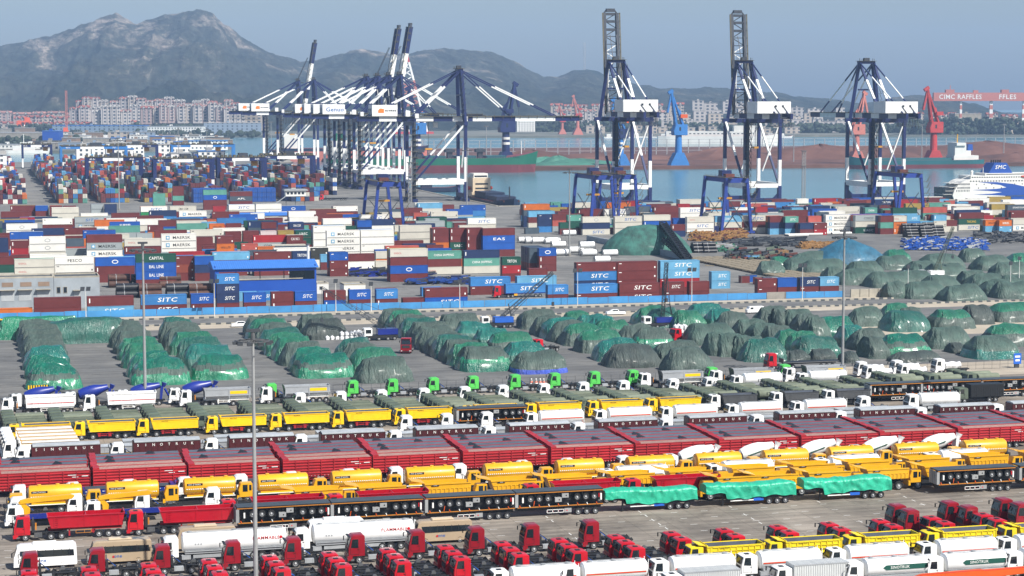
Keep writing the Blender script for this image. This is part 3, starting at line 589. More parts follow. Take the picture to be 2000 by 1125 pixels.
# mining dump trucks
K = kind('mining_dump', 'mining_dump_truck', 'truck'); W = 2.6
mb = MB(); mb.prism([(.35, 1.0), (2.0, 1.0), (2.0, 2.85), (.5, 2.85), (.2, 2.0)], 0, 1.4, 'ochre_paint'); c = K.part('cab', mb.mesh('cab', bevel=.05))
g = MB(); g.quad((.75, -.015, 1.75), (1.4, -.015, 1.75), (1.4, -.015, 2.65), (.75, -.015, 2.65), 'glass'); g.quad((1.6, -.015, 1.85), (1.9, -.015, 1.85), (1.9, -.015, 2.6), (1.6, -.015, 2.6), 'glass'); K.part('window', g.mesh('window'), parent=c)
g = MB(); g.quad((.24, .1, 1.95), (.24, 1.3, 1.95), (.5, 1.3, 2.75), (.5, .1, 2.75), 'glass'); K.part('windscreen', g.mesh('windscreen'), parent=c)
g = MB(); g.box(0, .35, 0, 2.6, .6, 1.35, 'ochre_paint'); g.box(.4, 1.9, 1.5, 2.5, 1.1, 2.0, 'dark_grey_paint'); K.part('bumper', g.mesh('bumper', bevel=.03))
frame(K, .9, 8.8, z=1.0, W=2.6); wheels(K, [1.6], r=.66, both=(1.6,)); wheels(K, [6.2, 7.75], r=.66)
mb = MB(); col = 'ochre_paint'; x0, x1, z0, z1 = 2.5, 9.2, 1.75, 3.35; t = .08
P = [(x0+.6, z0), (x1, z0), (x1+.1, z1-.15), (x1-1.2, z1), (x0, z1)]
mb.prism(P, -.1, -.1+t, col); mb.prism(P, W+.1-t, W+.1, col); mb.prism([(x0+.6, z0), (x0+.7, z0), (x0+.1, z1), (x0, z1)], 0, W, col); mb.box(x0+.6, x1, 0, W, z0, z0+.15, col)
mb.box(x1-.08, x1+.02, 0, W, z0, z1-.55, col); mb.prism([(x0+.05, z1), (x0-1.9, z1+.45), (x0-1.9, z1+.52), (x0+.05, z1+.1)], -.05, W+.05, col)
mb.box(x0, x1+.05, -.2, -.08, z1-.2, z1-.02, col)
for i in range(9): mb.box(x0+1.0+i*.64, x0+1.2+i*.64, -.18, -.1, z0, z0+.75, col)
mb.box(x0+.4, x1-.1, -.16, -.09, z0+.75, z0+.86, col); mb.box(x0+1.0, x0+2.1, -.22, -.19, z1-.38, z1-.22, 'ink'); mb.text('HOWO', x0+1.55, -.225, z1-.30, .1, 'white_ink')
K.part('dump_body', mb.mesh('dump_body')); mb = MB(); mb.box(2.2, 4.6, .1, .6, .5, 1.3, 'chassis_black'); mb.cyl((3.6, 1.2, 1.2), (4.5, 1.2, 2.0), .15, 'steel', 8); K.part('fuel_tank', mb.mesh('fuel_tank'))
# stake trailers (red, high sided) open and covered
def stake(key, cover):
    K = kind(key, 'stake_trailer', 'trailer'); L = 13.5; c = 'trailer_red'; W = 2.5; mb = MB(); z0, z1 = 1.25, 3.5; t = .06
    mb.box(0, L, 0, t, z0, z1, c); mb.box(0, L, W-t, W, z0, z1, c); mb.box(0, t, t, W-t, z0, z1+.25, c); mb.box(L-t, L, t, W-t, z0, z1, c); mb.box(0, L, 0, W, z0-.12, z0, c)
    for z in (z0+.12, z0+.55, z0+.98, z0+1.41, z0+1.84): mb.prism([(-.01, z), (-.13, z+.10), (-.13, z+.22), (-.01, z+.30)], 0, L, c, ax='x')
    for i in range(8): x = i*L/7; mb.box(x-.05 if i else 0, x+.06 if i < 7 else L, -.19, -.0, z0-.15, z1+.02, c); mb.box(x-.05 if i else 0, x+.06 if i < 7 else L, W, W+.06, z0, z1+.02, c)
    mb.box(0, L, -.04, .05, z1, z1+.11, c); mb.box(0, L, W-.05, W, z1, z1+.05, c); mb.box(0, .9, -.02, W+.02, z1+.08, z1+.3, c)
    if not cover:
        mb.add([(t, .02, z1+.055), (L-t, .02, z1+.055), (L-t, W-.02, z1+.055), (t, W-.02, z1+.055)], [(0, 1, 2, 3)], 'trailer_inside')
        for x in ((2.1,) if key == 'stake_open' else (8.3,)): mb.add([(x, .5, z1+.07), (x+1.5, .5, z1+.07), (x+1.5, 2.2, z1+.07), (x+.6, 2.2, z1+.32)], [(0, 1, 2), (0, 2, 3)], 'black_paint')
    else: mb.box(t, L-t, t, W-t, z1-.06, z1+.05, 'deck_tan')
    for i in range(26): mb.box(.3+i*.5, .36+i*.5, -.07, -.05, z0-.14, z0-.06, 'white_ink')
    b = K.part('stake_body', mb.mesh('stake_body'))
    mb = MB(); mb.box(L-3.2, L-2.0, -.16, -.14, 2.93, 3.01, 'white_ink'); mb.box(L-2.6, L-1.7, -.16, -.14, 2.63, 2.71, 'white_ink'); mb.box(L-1.2, L-.3, -.16, -.14, 2.73, 2.83, 'white_ink'); K.part('lettering', mb.mesh('lettering'), parent=b)
    mb = MB(); mb.box(.5, L-.2, .6, 1.9, .85, 1.12, c); mb.box(2.4, 2.6, .3, .5, .1, 1.1, c)
    for z in (.55, .9): mb.box(4.0, 7.0, .02, .07, z, z+.08, c)
    for x in (4.0, 5.0, 6.0, 6.95): mb.box(x, x+.07, .02, .07, .55, .98, c)
    mb.box(5.2, 6.2, .0, .3, .45, .95, 'tool_grey'); K.part('underframe', mb.mesh('underframe')); wheels(K, [8.2, 9.5, 10.8], r=.5); return K
stake('stake_open', False); stake('stake_open2', False); stake('stake_covered', True)
# maroon wagons with a row of white letters and a grey roll top
K = kind('wagon', 'side_wall_trailer', 'trailer'); L = 10.5; mb = tub(.0, L, 1.4, 3.35, 'maroon_paint', ribs=[.1+i*.95 for i in range(12)], slope=0, inside='trailer_inside', lip=.02)
b = K.part('wagon_body', mb.mesh('wagon_body')); mb = MB()
for i, ch in enumerate('SINOTRUK'): mb.text(ch, .75+i*1.22, -.075, 2.92, .42, 'white_ink')
K.part('lettering', mb.mesh('lettering'), parent=b)
mb = MB(); mb.prism([(-.05, 3.35), (2.55, 3.35), (2.5, 3.55), (1.25, 3.7), (0, 3.55)], .2, L, 'tarp_roof', ax='x'); mb.box(.2, L, -.10, .0, 3.35, 3.46, 'light_grey'); K.part('roll_tarp', mb.mesh('roll_tarp', smooth=.8))
mb = MB(); mb.box(.3, L+1.2, .7, 1.8, .8, 1.3, 'black_paint'); mb.box(2, L-1, .05, .1, .6, 1.15, 'maroon_paint'); K.part('chassis', mb.mesh('chassis')); wheels(K, [L-2.8, L-1.5], r=.5)
# dump trucks: smooth-sided and grid-ribbed
def rigid_dump(key, col, L=10.3, grid=False, inside='trailer_inside', h=3.0, name='dump_truck', bodyz=(1.35, 2.95), txt=True):
    K = kind(key, name, 'truck'); cab(K, col if col != 'dark_grey_paint' else 'white_paint', h=h, L=1.95); frame(K, 1.4, L-.3); wheels(K, [1.35, 3.25], both=(1.35,)); wheels(K, [L-3.0, L-1.65])
    x0, x1 = 2.75, L; z0, z1 = bodyz
    mb = tub(x0, x1, z0, z1, col, inside=inside, ribs=() if not grid else [x0+.1, x1-.1], rise=.25, slope=.45, inz=z0+.35)
    if grid:
        for i in range(8):
            for j in range(3): x = x0+.75+i*(x1-x0-1.1)/7.6; z = z0+.12+j*.48; mb.box(x-.33, x+.33, -.09, -.03, z+.34, z+.42, col); mb.box(x+.30, x+.40, -.09, -.03, z, z+.42, col)
        mb.prism([(x0-.2, z1), (x0-1.5, z1+.25), (x0-1.5, z1+.33), (x0-.2, z1+.1)], .05, 2.4, col)
    else:
        mb.box(x0+.5, x1-1.9, -.03, 0, z1-.42, z1-.36, col); mb.box(x0+.5, x1-1.9, -.03, 0, z0+.25, z0+.3, col); mb.box(x1-1.6, x1-.5, -.03, 0, z1-.5, z1-.43, col); mb.box(x1-1.6, x1-1.52, -.03, 0, z0+.3, z1-.43, col); mb.box(x1-.58, x1-.5, -.03, 0, z0+.3, z1-.43, col); ladder(mb, x0+.6, z0+.3, z1-.35, col, y=-.0)
    mb.box(x1-.1, x1+.1, -.05, .15, z1-.2, z1+.12, col)
    b = K.part('dump_body', mb.mesh('dump_body'))
    if txt:
        mb = MB(); mb.text('SINOTRUK', x0+1.9, -.035 if not grid else -.1, z1-.27, .16, 'ink', maxw=1.4); K.part('lettering', mb.mesh('lettering'), parent=b)
    mb = MB(); rc = 'trailer_red' if col == 'yellow_paint' else 'chassis_black'; mb.box(4.1, 4.5, .1, .6, .5, 1.1, rc); mb.box(4.6, 5.6, .12, .5, .6, .75, rc); mb.box(5.8, 6.3, .1, .6, .5, 1.1, rc); mb.box(3.9, 6.6, .05, .1, .95, 1.02, rc); K.part('fuel_tank', mb.mesh('fuel_tank')); axle_fender(K, L-3.5, L-1.1, z=1.12); return K
rigid_dump('dump_yellow', 'yellow_paint'); rigid_dump('dump_grid', 'pale_yellow', L=9.9, grid=True, h=3.05, bodyz=(1.45, 3.05)); rigid_dump('dump_grey', 'dark_grey_paint', L=9.2, txt=False)
# tankers
def tanker(key, x1, cabcol='white_paint', line=None, word=None, big=False, z=2.2, ry=1.2, rz=1.05):
    K = kind(key, 'tanker_truck', 'truck'); cab(K, cabcol, h=3.0 if not big else 3.2, style='flat' if not big else 'high'); frame(K, 1.4, x1-.2); wheels(K, [1.4], both=(1.4,)); wheels(K, [x1-3.1, x1-1.75])
    mb = round_tank(2.6, x1, z, ry, rz, 'white_tank'); mb.box(2.9, x1-.3, .1, 2.35, z-rz-.12, z-rz+.15, 'silver_paint'); t = K.part('tank', mb.mesh('tank', smooth=.7))
    mb = MB(); n = 3
    for i in range(n): x = 3.6+i*(x1-4.6)/(n-1); mb.cyl((x, 1.22, z+rz-.03), (x, 1.22, z+rz+.14), .28, 'light_grey', 10)
    mb.box(3.0, x1-.4, .85, .9, z+rz, z+rz+.06, 'light_grey'); mb.box(3.0, x1-.4, 1.6, 1.65, z+rz, z+rz+.06, 'light_grey')
    for y in (.4, 1.9): mb.bar((x1+.1, y, 1.0), (x1+.1, y, z+rz+.1), .03, 'white_paint')
    for q in range(5): mb.box(x1+.08, x1+.12, .4, 1.9, 1.2+q*.4, 1.25+q*.4, 'white_paint')
    mb.box(x1-.1, x1+.3, .1, 2.3, .7, .85, 'red_mark'); K.part('ladder', mb.mesh('ladder'))
    mb = MB(); ys = 1.225-ry-.012
    if line: mb.box(2.85, x1-.25, ys, ys+.05, z-.28, z-.12, line)
    if word == 'FLAMMABLE':
        mb.text(word, x1-2.6, ys-.01, z+.25, .42, 'red_ink'); q = x1-.75; mb.add([(q-.25, ys-.01, z+.25), (q, ys-.01, z), (q+.25, ys-.01, z+.25), (q, ys-.01, z+.5)], [(0, 1, 2, 3)], 'red_mark')
        for i in range(3): mb.cyl((4.2+i*.35, ys-.01, z-.1), (4.2+i*.35, ys+.05, z-.1), .1, 'light_grey', 8)
        mb.box(3.0, x1-.3, ys-.05, ys+.1, z-rz*.85, z-rz*.85+.07, 'light_grey')
    if word == 'SINOTRUK':
        q = 4.6; mb.add([(q, ys, z+.05), (q+.4, ys, z-.25), (x1-.3, ys, z-.25), (x1-.3, ys, z+.35), (q+.4, ys, z+.35)], [(0, 1, 2, 3, 4)], 'dark_green_mark'); mb.text(word, q+2.2, ys-.01, z+.05, .34, 'white_ink')
    if mb.V: K.part('lettering' if word else 'stripe', mb.mesh('lettering'), parent=t)
    tank_side(K, 2.5, 3.6); mb = MB(); mb.box(3.9, x1-3.9, .05, .1, .6, 1.0, 'light_grey'); K.part('side_guard', mb.mesh('side_guard')); return K
tanker('tanker_line', 10.5, line='orange_line'); tanker('tanker_plain', 10.5, z=2.3); tanker('tanker_sino', 10.6, word='SINOTRUK', big=True, z=2.35); tanker('tanker_flam', 15.6, word='FLAMMABLE', big=True, z=2.45, rz=1.2)
for x in (11.4,): KD['tanker_flam'].part('wheel', wheel_mesh(), (x, .02, .52))
defm('army_dark', '22281F', .8, var=.15)
# army trucks (olive cab, flat load bed) and army tankers
def army(key, bed):
    K = kind(key, 'army_truck', 'truck'); cab(K, 'army_green', h=2.85, style='mil', L=2.2, W=2.4); frame(K, 1.4, 7.3); wheels(K, [1.3], both=(1.3,), r=.56); wheels(K, [5.0, 6.3], r=.56)
    if bed == 'flat':
        mb = tub(2.6, 7.5, 1.3, 1.95, 'army_green', W=2.4, inside='army_dark', slope=0, ribs=[2.8+i*.9 for i in range(6)]); [mb.box(2.7, 7.4, y, y+.16, 1.7, 1.98, 'army_canvas') for y in (.35, 1.0, 1.9)]; K.part('cargo_bed', mb.mesh('cargo_bed'))
    elif bed == 'canvas':
        mb = MB(); mb.prism([(0, 1.3), (2.4, 1.3), (2.4, 1.9), (2.25, 2.15), (.15, 2.15), (0, 1.9)], 2.6, 7.5, 'army_canvas', ax='x'); mb.box(2.6, 7.5, -.04, 0, 1.3, 1.7, 'army_green'); K.part('cargo_bed', mb.mesh('cargo_bed'))
    else:
        mb = round_tank(2.7, 7.5, 1.95, 1.1, .72, 'army_canvas', 2.4); K.part('tank', mb.mesh('tank', smooth=.7))
    mb = MB(); mb.box(3.0, 3.9, .1, .6, .5, 1.0, 'army_green'); mb.cyl((2.2, 1.9, 1), (2.2, 1.9, 2.5), .12, 'army_green', 8); K.part('fuel_tank', mb.mesh('fuel_tank')); return K
army('army_flat', 'flat'); army('army_canvas', 'canvas'); army('army_tank', 'tank')
# concrete mixers
def mixer(key, drum, cabcol, stripe=None):
    K = kind(key, 'concrete_mixer', 'truck'); cab(K, cabcol, h=3.0); frame(K, 1.4, 9.0); wheels(K, [1.4, 3.1], both=(1.4,)); wheels(K, [6.5, 7.85]); mb = MB(); a = Vector((2.6, 1.22, 2.35)); d = Vector((5.5, 0, 1.4)); n = 18; rings = []
    ax = d.normalized(); up = Vector((0, 1, 0)); w2 = ax.cross(up)
    for f, r in ((0, .55), (.04, .9), (.20, 1.15), (.42, 1.2), (.60, 1.1), (.82, .72), (1, .52)):
        c = a+d*f; rings.append([tuple(c+up*math.cos(2*math.pi*i/n)*r+w2*math.sin(2*math.pi*i/n)*r) for i in range(n)])
    mb.loft(rings, drum); t = K.part('drum', mb.mesh('drum', smooth=.6))
    if stripe:
        mb = MB(); P0 = a+d*.18+Vector((0, -1.17, -.15)); P1 = a+d*.62+Vector((0, -1.17, .0)); mb.bar(P0, P1, .12, stripe, .06); K.part('stripe', mb.mesh('stripe'), parent=t)
    mb = MB(); mb.prism([(8.0, 1.1), (8.4, 1.1), (8.7, 3.4), (8.2, 3.6)], .6, 1.9, drum); mb.cyl((9.0, 1.2, 4.15), (8.7, 1.2, 3.4), .55, drum, 10, r2=.3); mb.bar((9.0, 1.2, 3.0), (9.6, .4, 1.8), .14, drum); mb.box(2.3, 2.6, .3, 2.1, 1.1, 2.8, 'chassis_black'); K.part('chute', mb.mesh('chute')); return K
mixer('mixer_blue', 'blue_paint', 'white_paint'); mixer('mixer_white', 'white_paint', 'white_paint', 'dark_green_mark')
# low white box trailers between the maroon ones
K = kind('low_box', 'low_trailer', 'trailer'); mb = tub(0, 10.5, 1.1, 2.1, 'silver_paint', slope=0, inside='tarp_roof', inz=2.0, ribs=[i*1.5+.2 for i in range(7)]); K.part('trailer_body', mb.mesh('trailer_body')); mb = MB(); mb.box(.3, 10, .7, 1.8, .7, 1.1, 'black_paint'); mb.box(2, 8, .03, .08, .6, 1.0, 'ochre_paint'); K.part('chassis', mb.mesh('chassis')); wheels(K, [7.6, 8.9], r=.5)
# long blue lowboys
K = kind('blue_lowboy', 'lowbed_trailer', 'trailer'); L = 17.5; mb = MB(); P = [(0, 1.5), (2.6, 1.5), (3.4, 1.0), (L, .95), (L, 1.45), (4.0, 1.6), (3.2, 2.3), (.2, 2.0)]
mb.prism(P, 0, 2.7, 'blue_paint'); mb.box(4.2, L-.2, .1, 2.6, 1.62, 1.66, 'deck_grey')
for i in range(20): mb.box(1+i*.8, 1.3+i*.8, -.02, 0, 1.3, 1.38, 'white_ink')
K.part('deck', mb.mesh('deck')); mb = MB(); mb.prism([(L-1.2, 1.6), (L+1.0, 1.2), (L+1.0, 1.3), (L-1.2, 2.0)], .2, 2.5, 'blue_paint'); K.part('ramp', mb.mesh('ramp')); wheels(K, [L-5.6, L-4.4, L-3.2, L-2.0], r=.48)
# stepped white and ochre trailers seen nose-on at the far left
K = kind('crane_boom_truck', 'loader_crane_truck', 'truck'); cab(K, 'white_paint', h=3.0); frame(K, 1.4, 10.); wheels(K, [1.4], both=(1.4,)); wheels(K, [6.8, 8.1])
mb = MB(); mb.box(2.9, 10.2, .0, 2.45, 1.2, 1.45, 'blue_paint'); mb.box(2.9, 10.2, -.03, .02, 1.2, 1.9, 'blue_paint'); K.part('cargo_bed', mb.mesh('cargo_bed'))
mb = MB(); mb.prism([(2.5, .9), (3.1, .9), (3.3, 2.4), (2.2, 3.6), (1.7, 3.3), (2.4, 2.4)], .9, 1.5, 'ochre_paint'); mb.prism([(2.0, 3.1), (8.8, 3.5), (9.2, 3.9), (8.6, 4.1), (3.0, 3.8), (1.9, 3.6)], .8, 1.5, 'ochre_paint'); mb.box(2.6, 3.2, -.1, 2.6, .8, 1.2, 'ochre_paint'); K.part('crane_arm', mb.mesh('crane_arm', bevel=.05))
# ochre-topped white trailers
K = kind('white_ochre', 'box_semitrailer', 'truck'); cab(K, 'white_paint', h=3.3, style='high'); frame(K, 1.4, 11.5); wheels(K, [1.4], both=(1.4,)); wheels(K, [8.2, 9.5])
mb = MB(); mb.box(2.9, 12., 0, 2.45, 1.3, 2.8, 'white_paint'); mb.box(2.9, 11.9, .05, 2.4, 2.82, 3.1, 'ochre_paint'); mb.box(3.0, 11.9, -.05, .15, 3.0, 3.25, 'white_paint'); mb.box(3.0, 11.9, 1.15, 1.3, 3.1, 3.2, 'light_grey'); K.part('side_panel', mb.mesh('side_panel'))
# minibuses
def bus(key, col, roofcol, word):
    K = kind(key, 'minibus', 'bus'); L = 7.6; W = 2.2; mb = MB(); P = [(0, .4), (L-.1, .4), (L, .6), (L-.08, 2.75), (L-.35, 2.98), (.9, 2.98), (.45, 2.75), (.05, 1.55)]
    rs = [[(x, y+(.10*(1 if y < 1 else -1) if z > 2.2 else 0), z-(.12 if z > 2.9 and y in (0, W) else 0)) for x, z in P] for y in (0, .15, W-.15, W)]
    mb.loft(rs, col); b = K.part('body', mb.mesh('body', smooth=.6))
    g = MB(); g.quad((1.05, -.01, 1.55), (L-.35, -.01, 1.55), (L-.42, .09, 2.42), (.75, .09, 2.42), 'glass')
    K.part('window', g.mesh('window'), parent=b); g = MB(); g.quad((.03, .2, 1.6), (.03, W-.2, 1.6), (.42, W-.25, 2.65), (.42, .25, 2.65), 'glass'); K.part('windscreen', g.mesh('windscreen'), parent=b)
    g = MB()
    for i in range(6): x = 1.9+i*.95; g.add([(x, -.02, 1.55), (x+.06, -.02, 1.55), (x+.06, .08, 2.42), (x, .08, 2.42)], [(0, 1, 2, 3)], 'black_paint')
    K.part('window_post', g.mesh('window_post'), parent=b)
    g = MB(); g.box(2.3, 5.2, .55, 1.65, 2.95, 3.2, roofcol); K.part('roof_unit', g.mesh('roof_unit', bevel=.08), parent=b)
    g = MB(); g.text(word, 3.4, -.012, 1.05, .3, 'blue_ink'); g.text('\u25cf', 2.85, -.012, 1.05, .3, 'red_ink'); K.part('lettering', g.mesh('lettering'), parent=b)
    g = MB(); g.bar((.2, 0, 2.4), (-.2, -.2, 2.2), .03, 'black_paint'); g.box(-.28, -.12, -.3, -.1, 1.7, 2.25, 'black_paint'); K.part('mirror', g.mesh('mirror'), parent=b); wheels(K, [1.3, 5.9], r=.42, W=2.2, both=(1.3,)); return K
bus('bus_white', 'white_paint', 'white_paint', 'one'); bus('bus_beige', 'beige_paint', 'beige_light', 'one')
# box truck with corrugated grey box
K = kind('box_truck', 'box_truck', 'truck'); cab(K, 'white_paint', h=3.0); frame(K, 1.4, 9.); wheels(K, [1.4], both=(1.4,)); wheels(K, [6.6, 7.9]); mb = MB(); mb.box(2.3, 9.2, 0, 2.45, 1.15, 3.3, 'grey_box')
for i in range(24): mb.box(2.4+i*.29, 2.5+i*.29, -.03, 0, 1.2, 3.25, 'grey_box'); mb.box(2.4+i*.29, 2.5+i*.29, .1, 2.35, 3.3, 3.33, 'grey_box')
mb.box(2.25, 9.25, -.05, .06, 3.2, 3.34, 'light_grey'); K.part('cargo_box', mb.mesh('cargo_box'))
K = kind('curtain_trailer', 'box_truck', 'truck'); cab(K, 'army_green', h=2.9, style='mil'); frame(K, 1.4, 9.5); wheels(K, [1.4]); wheels(K, [6.6, 7.9]); mb = MB(); mb.box(2.6, 9.6, 0, 2.45, 1.1, 3.5, 'black_paint')
for i in range(14): mb.box(2.8+i*.49, 2.86+i*.49, -.04, 0, 1.15, 3.35, 'black_paint')
K.part('cargo_box', mb.mesh('cargo_box', bevel=.06))
# blue cab truck, wrapped chassis, cars
K = kind('cab_blue', 'tractor_unit', 'truck'); tractor(K, 'cab_blue', h=3.0)
K = kind('cab_white', 'tractor_unit', 'truck'); tractor(K, 'white_paint', h=3.2, style='high')
K = kind('chassis_wrapped', 'chassis_cab', 'truck'); cab(K, 'white_paint', h=3.2, style='high'); frame(K, 1.4, 8.2); wheels(K, [1.4], both=(1.4,)); wheels(K, [5.4, 6.7])
mb = MB(); rnd = random.Random(4)
mb.loft([[(2.6+x, 1.2+1.0*math.cos(a)*(1-.1*math.sin(x*5)), 1.7+(.75+.15*math.sin(x*3+a*2))*math.sin(a)) for a in [2*math.pi*i/10 for i in range(10)]] for x in (0, .7, 1.4, 2.1, 2.8, 3.4)], 'pink_wrap' if 'pink_wrap' in M else 'bag_white'); K.part('wrapped_load', mb.mesh('wrapped_load'))
def car(key, col, pickup=False, van=False):
    K = kind(key, 'pickup_truck' if pickup else ('delivery_van' if van else 'saloon_car'), 'car'); L = 4.7 if not pickup else 5.2; W = 1.8; mb = MB()
    if van: P = [(0, .35), (L, .35), (L, 1.9), (.7, 1.9), (.35, 1.3), (0, 1.1)]; R = None
    else: P = [(0, .3), (L, .3), (L, .85), (L-.3, .98), (.9, .98), (.1, .8)]
    rs = [[(x, y, z-(.06 if z > .9 and y in (0, W) else 0)) for x, z in P] for y in (0, .1, W-.1, W)]; mb.loft(rs, col); b = K.part('body', mb.mesh('body', smooth=.5))
    if not van:
        Q = [(1.0, .97), (1.7, 1.45), (3.2, 1.45), (4.1 if not pickup else 3.4, .97)]; mb = MB(); mb.loft([[(x, y+(.2*(1 if y < .9 else -1) if z > 1.2 else 0), z) for x, z in Q] for y in (.12, W-.12)], col); rf = K.part('roof', mb.mesh('roof'))
        g = MB(); g.quad((1.25, .13, 1.0), (3.7 if not pickup else 3.2, .13, 1.0), (3.15, .29, 1.4), (1.75, .29, 1.4), 'glass'); K.part('window', g.mesh('window'), parent=rf)
        if pickup: g = MB(); g.box(3.5, 5.1, .15, 1.65, .9, 1.0, 'black_paint'); K.part('load_bed', g.mesh('load_bed'))
    else: g = MB(); g.quad((.8, -.01, 1.2), (1.7, -.01, 1.2), (1.7, -.01, 1.7), (.95, -.01, 1.7), 'glass'); K.part('window', g.mesh('window'), parent=b)
    wheels(K, [.85, L-.95], r=.33, W=1.8); return K
car('car_white', 'white_paint'); car('pickup_white', 'white_paint', True); car('van_white', 'white_paint', van=True)
# flat-deck semi with a cab, container semi, yard forklift things reuse these
K = kind('flat_semi_red', 'flatbed_semitrailer', 'truck'); cab(K, 'bright_red', h=3.5, style='high'); frame(K, 1.5, 6.4); wheels(K, [1.5], both=(1.5,)); wheels(K, [4.6, 5.9]); mb = MB(); mb.box(3.6, 16.5, 0, 2.5, 1.35, 1.5, 'black_paint'); mb.box(3.6, 16.5, -.04, 0, 1.35, 1.52, 'steel'); mb.box(4, 16, .7, 1.8, 1.0, 1.35, 'black_paint'); mb.box(3.6, 3.7, 0, 2.5, 1.5, 2.3, 'steel'); K.part('deck', mb.mesh('deck')); wheels(K, [12.4, 13.7, 15.])
K = kind('container_semi', 'container_semitrailer', 'truck')
cab(K, 'bright_red', h=3.5, style='high'); frame(K, 1.5, 6.4); wheels(K, [1.5], both=(1.5,)); wheels(K, [4.3, 5.6]); mb = MB(); mb.box(3.4, 15.9, .5, 2.0, 1.1, 1.4, 'blue_paint'); mb.box(3.4, 15.9, -.02, .06, 1.25, 1.4, 'blue_paint'); mb.box(6, 7, -.01, .3, .6, 1.2, 'ochre_paint'); K.part('skeleton_frame', mb.mesh('skeleton_frame')); wheels(K, [12.6, 13.9])
# ---------------------------------------------------------------- the truck lot, row by row (every row is a line of constant v)
def row(key, v, pxs, z, label, group, ends=None, lab2=''):
    n = len(pxs)
    for i, p in enumerate(pxs):
        KD[key].put(ux(p, v, z), v, '%s, %s %s' % (label, nth(i, n) if n > 1 else 'alone', lab2), group)
def along(key, v, px0, n, pitch, z, label, group, lab2='', back=0):
    u0 = ux(px0, v, z)
    for i in range(n): KD[key].put(u0+i*pitch, v, '%s, %s %s' % (label, nth(i, n), lab2), group)
J = random.Random(5)
# A, B: tankers and box trucks at the bottom right
row('tanker_sino', 211, [1655, 1812, 1968], 3, 'green-striped white tanker with white letters', 'tankers with green stripes at the bottom right', lab2='of the bottom row')
row('box_truck', 211.4, [1300, 1515], 3, 'white truck with a ribbed pale grey box', 'box trucks by the bottom edge', lab2='')
row('cab_blue', 206.2, [1268, 1388], 2.9, 'blue tractor cab at the bottom edge', 'blue cabs by the bottom edge', lab2='of the blue cabs')
row('tanker_line', 218.4, [960, 1100, 1275, 1448, 1622, 1800, 1957], 3, 'white tanker with an orange line', 'tankers with an orange line near the bottom', lab2='near the bottom edge')
row('dump_grid', 224.2, [1345, 1500, 1655, 1808, 1960], 3, 'pale yellow dump truck with grid-ribbed sides', 'pale yellow grid-ribbed dump trucks', lab2='of its row')
# D: bright red cabs, three deep in slanting clusters
first = [(35, 1121), (153, 1113), (271, 1107), (390, 1100), (510, 1094), (627, 1087), (741, 1080), (855, 1072), (967, 1065), (1079, 1059), (1190, 1051), (1300, 1046), (1404, 1040), (1509, 1033), (1610, 1025), (1711, 1019), (1812, 1012), (1913, 1007)]
for i, (px, py) in enumerate(first):
    for j in range(3):
        if j == 2 and px > 1250: continue
        v = 231.8-j*3.15
        KD['tractor_red'].put(ux(px, 231.8, 3)+j*.25, v, 'bright red tractor unit, %s of its slanting file, file %s' % (['rearmost', 'middle', 'nearest'][j], nth(i, len(first))), 'bright red tractor units parked in slanting files')
row('tractor_dark', 239.2, [38, 170, 298, 436, 555, 680, 798, 915, 1023, 1140], 3.4, 'dark red tall-cab tractor unit', 'dark red tractor units in the open row', lab2='of the spaced-out row')
row('tractor_dark', 238.2, [1743, 1846, 1952], 3.4, 'dark red tall-cab tractor unit', 'dark red tractor units on the right', lab2='of the rear right line')
row('tractor_dark', 234.9, [1768, 1883, 1985], 3.4, 'dark red tall-cab tractor unit', 'dark red tractor units on the right', lab2='of the front right line')
# the yellow truck crane whose deck shows at the bottom
K = kind('yellow_crane', 'truck_crane', 'truck'); cab(K, 'yellow_paint', h=2.6); frame(K, 1.4, 9); wheels(K, [1.4, 3.0]); wheels(K, [6.2, 7.5]); mb = MB(); mb.box(2.5, 9.0, 0.1, 2.3, 1.2, 2.1, 'yellow_paint'); mb.box(1.2, 9.3, .9, 1.5, 2.4, 3.0, 'yellow_paint'); mb.box(8, 9.6, .5, 1.9, 2.0, 3.1, 'yellow_paint'); K.part('boom', mb.mesh('boom', bevel=.05))
K.put(ux(812, 214, 2.8), 214, 'yellow truck crane half cut by the bottom edge', 'truck cranes')
mb = MB(); K = Kind('loader_crane', 'crane')
mb.box(0, 2.2, 0, 2.2, .0, 2.1, 'bright_red'); mb.prism([(0, 2.1), (9.5, 2.5), (10, 3.0), (9, 3.2), (1.5, 3.1), (0, 2.7)], .7, 1.3, 'orange_paint'); mb.box(3, 16, .5, 1.6, 1.5, 2.0, 'bright_red'); K.part('boom', mb.mesh('boom', bevel=.05))
K.part('base', (lambda m: (m.box(2.2, 16.5, .2, 2.3, .5, 1.5, 'chassis_black'), m.mesh('base'))[1])(MB()))
for i, p in enumerate((1785, 1905)): K.put(ux(p, 203.5, 3), 203.5, ['red and orange loader crane folded at the bottom edge', 'red and orange loader crane, second from the corner at bottom right'][i] , 'red loader cranes')
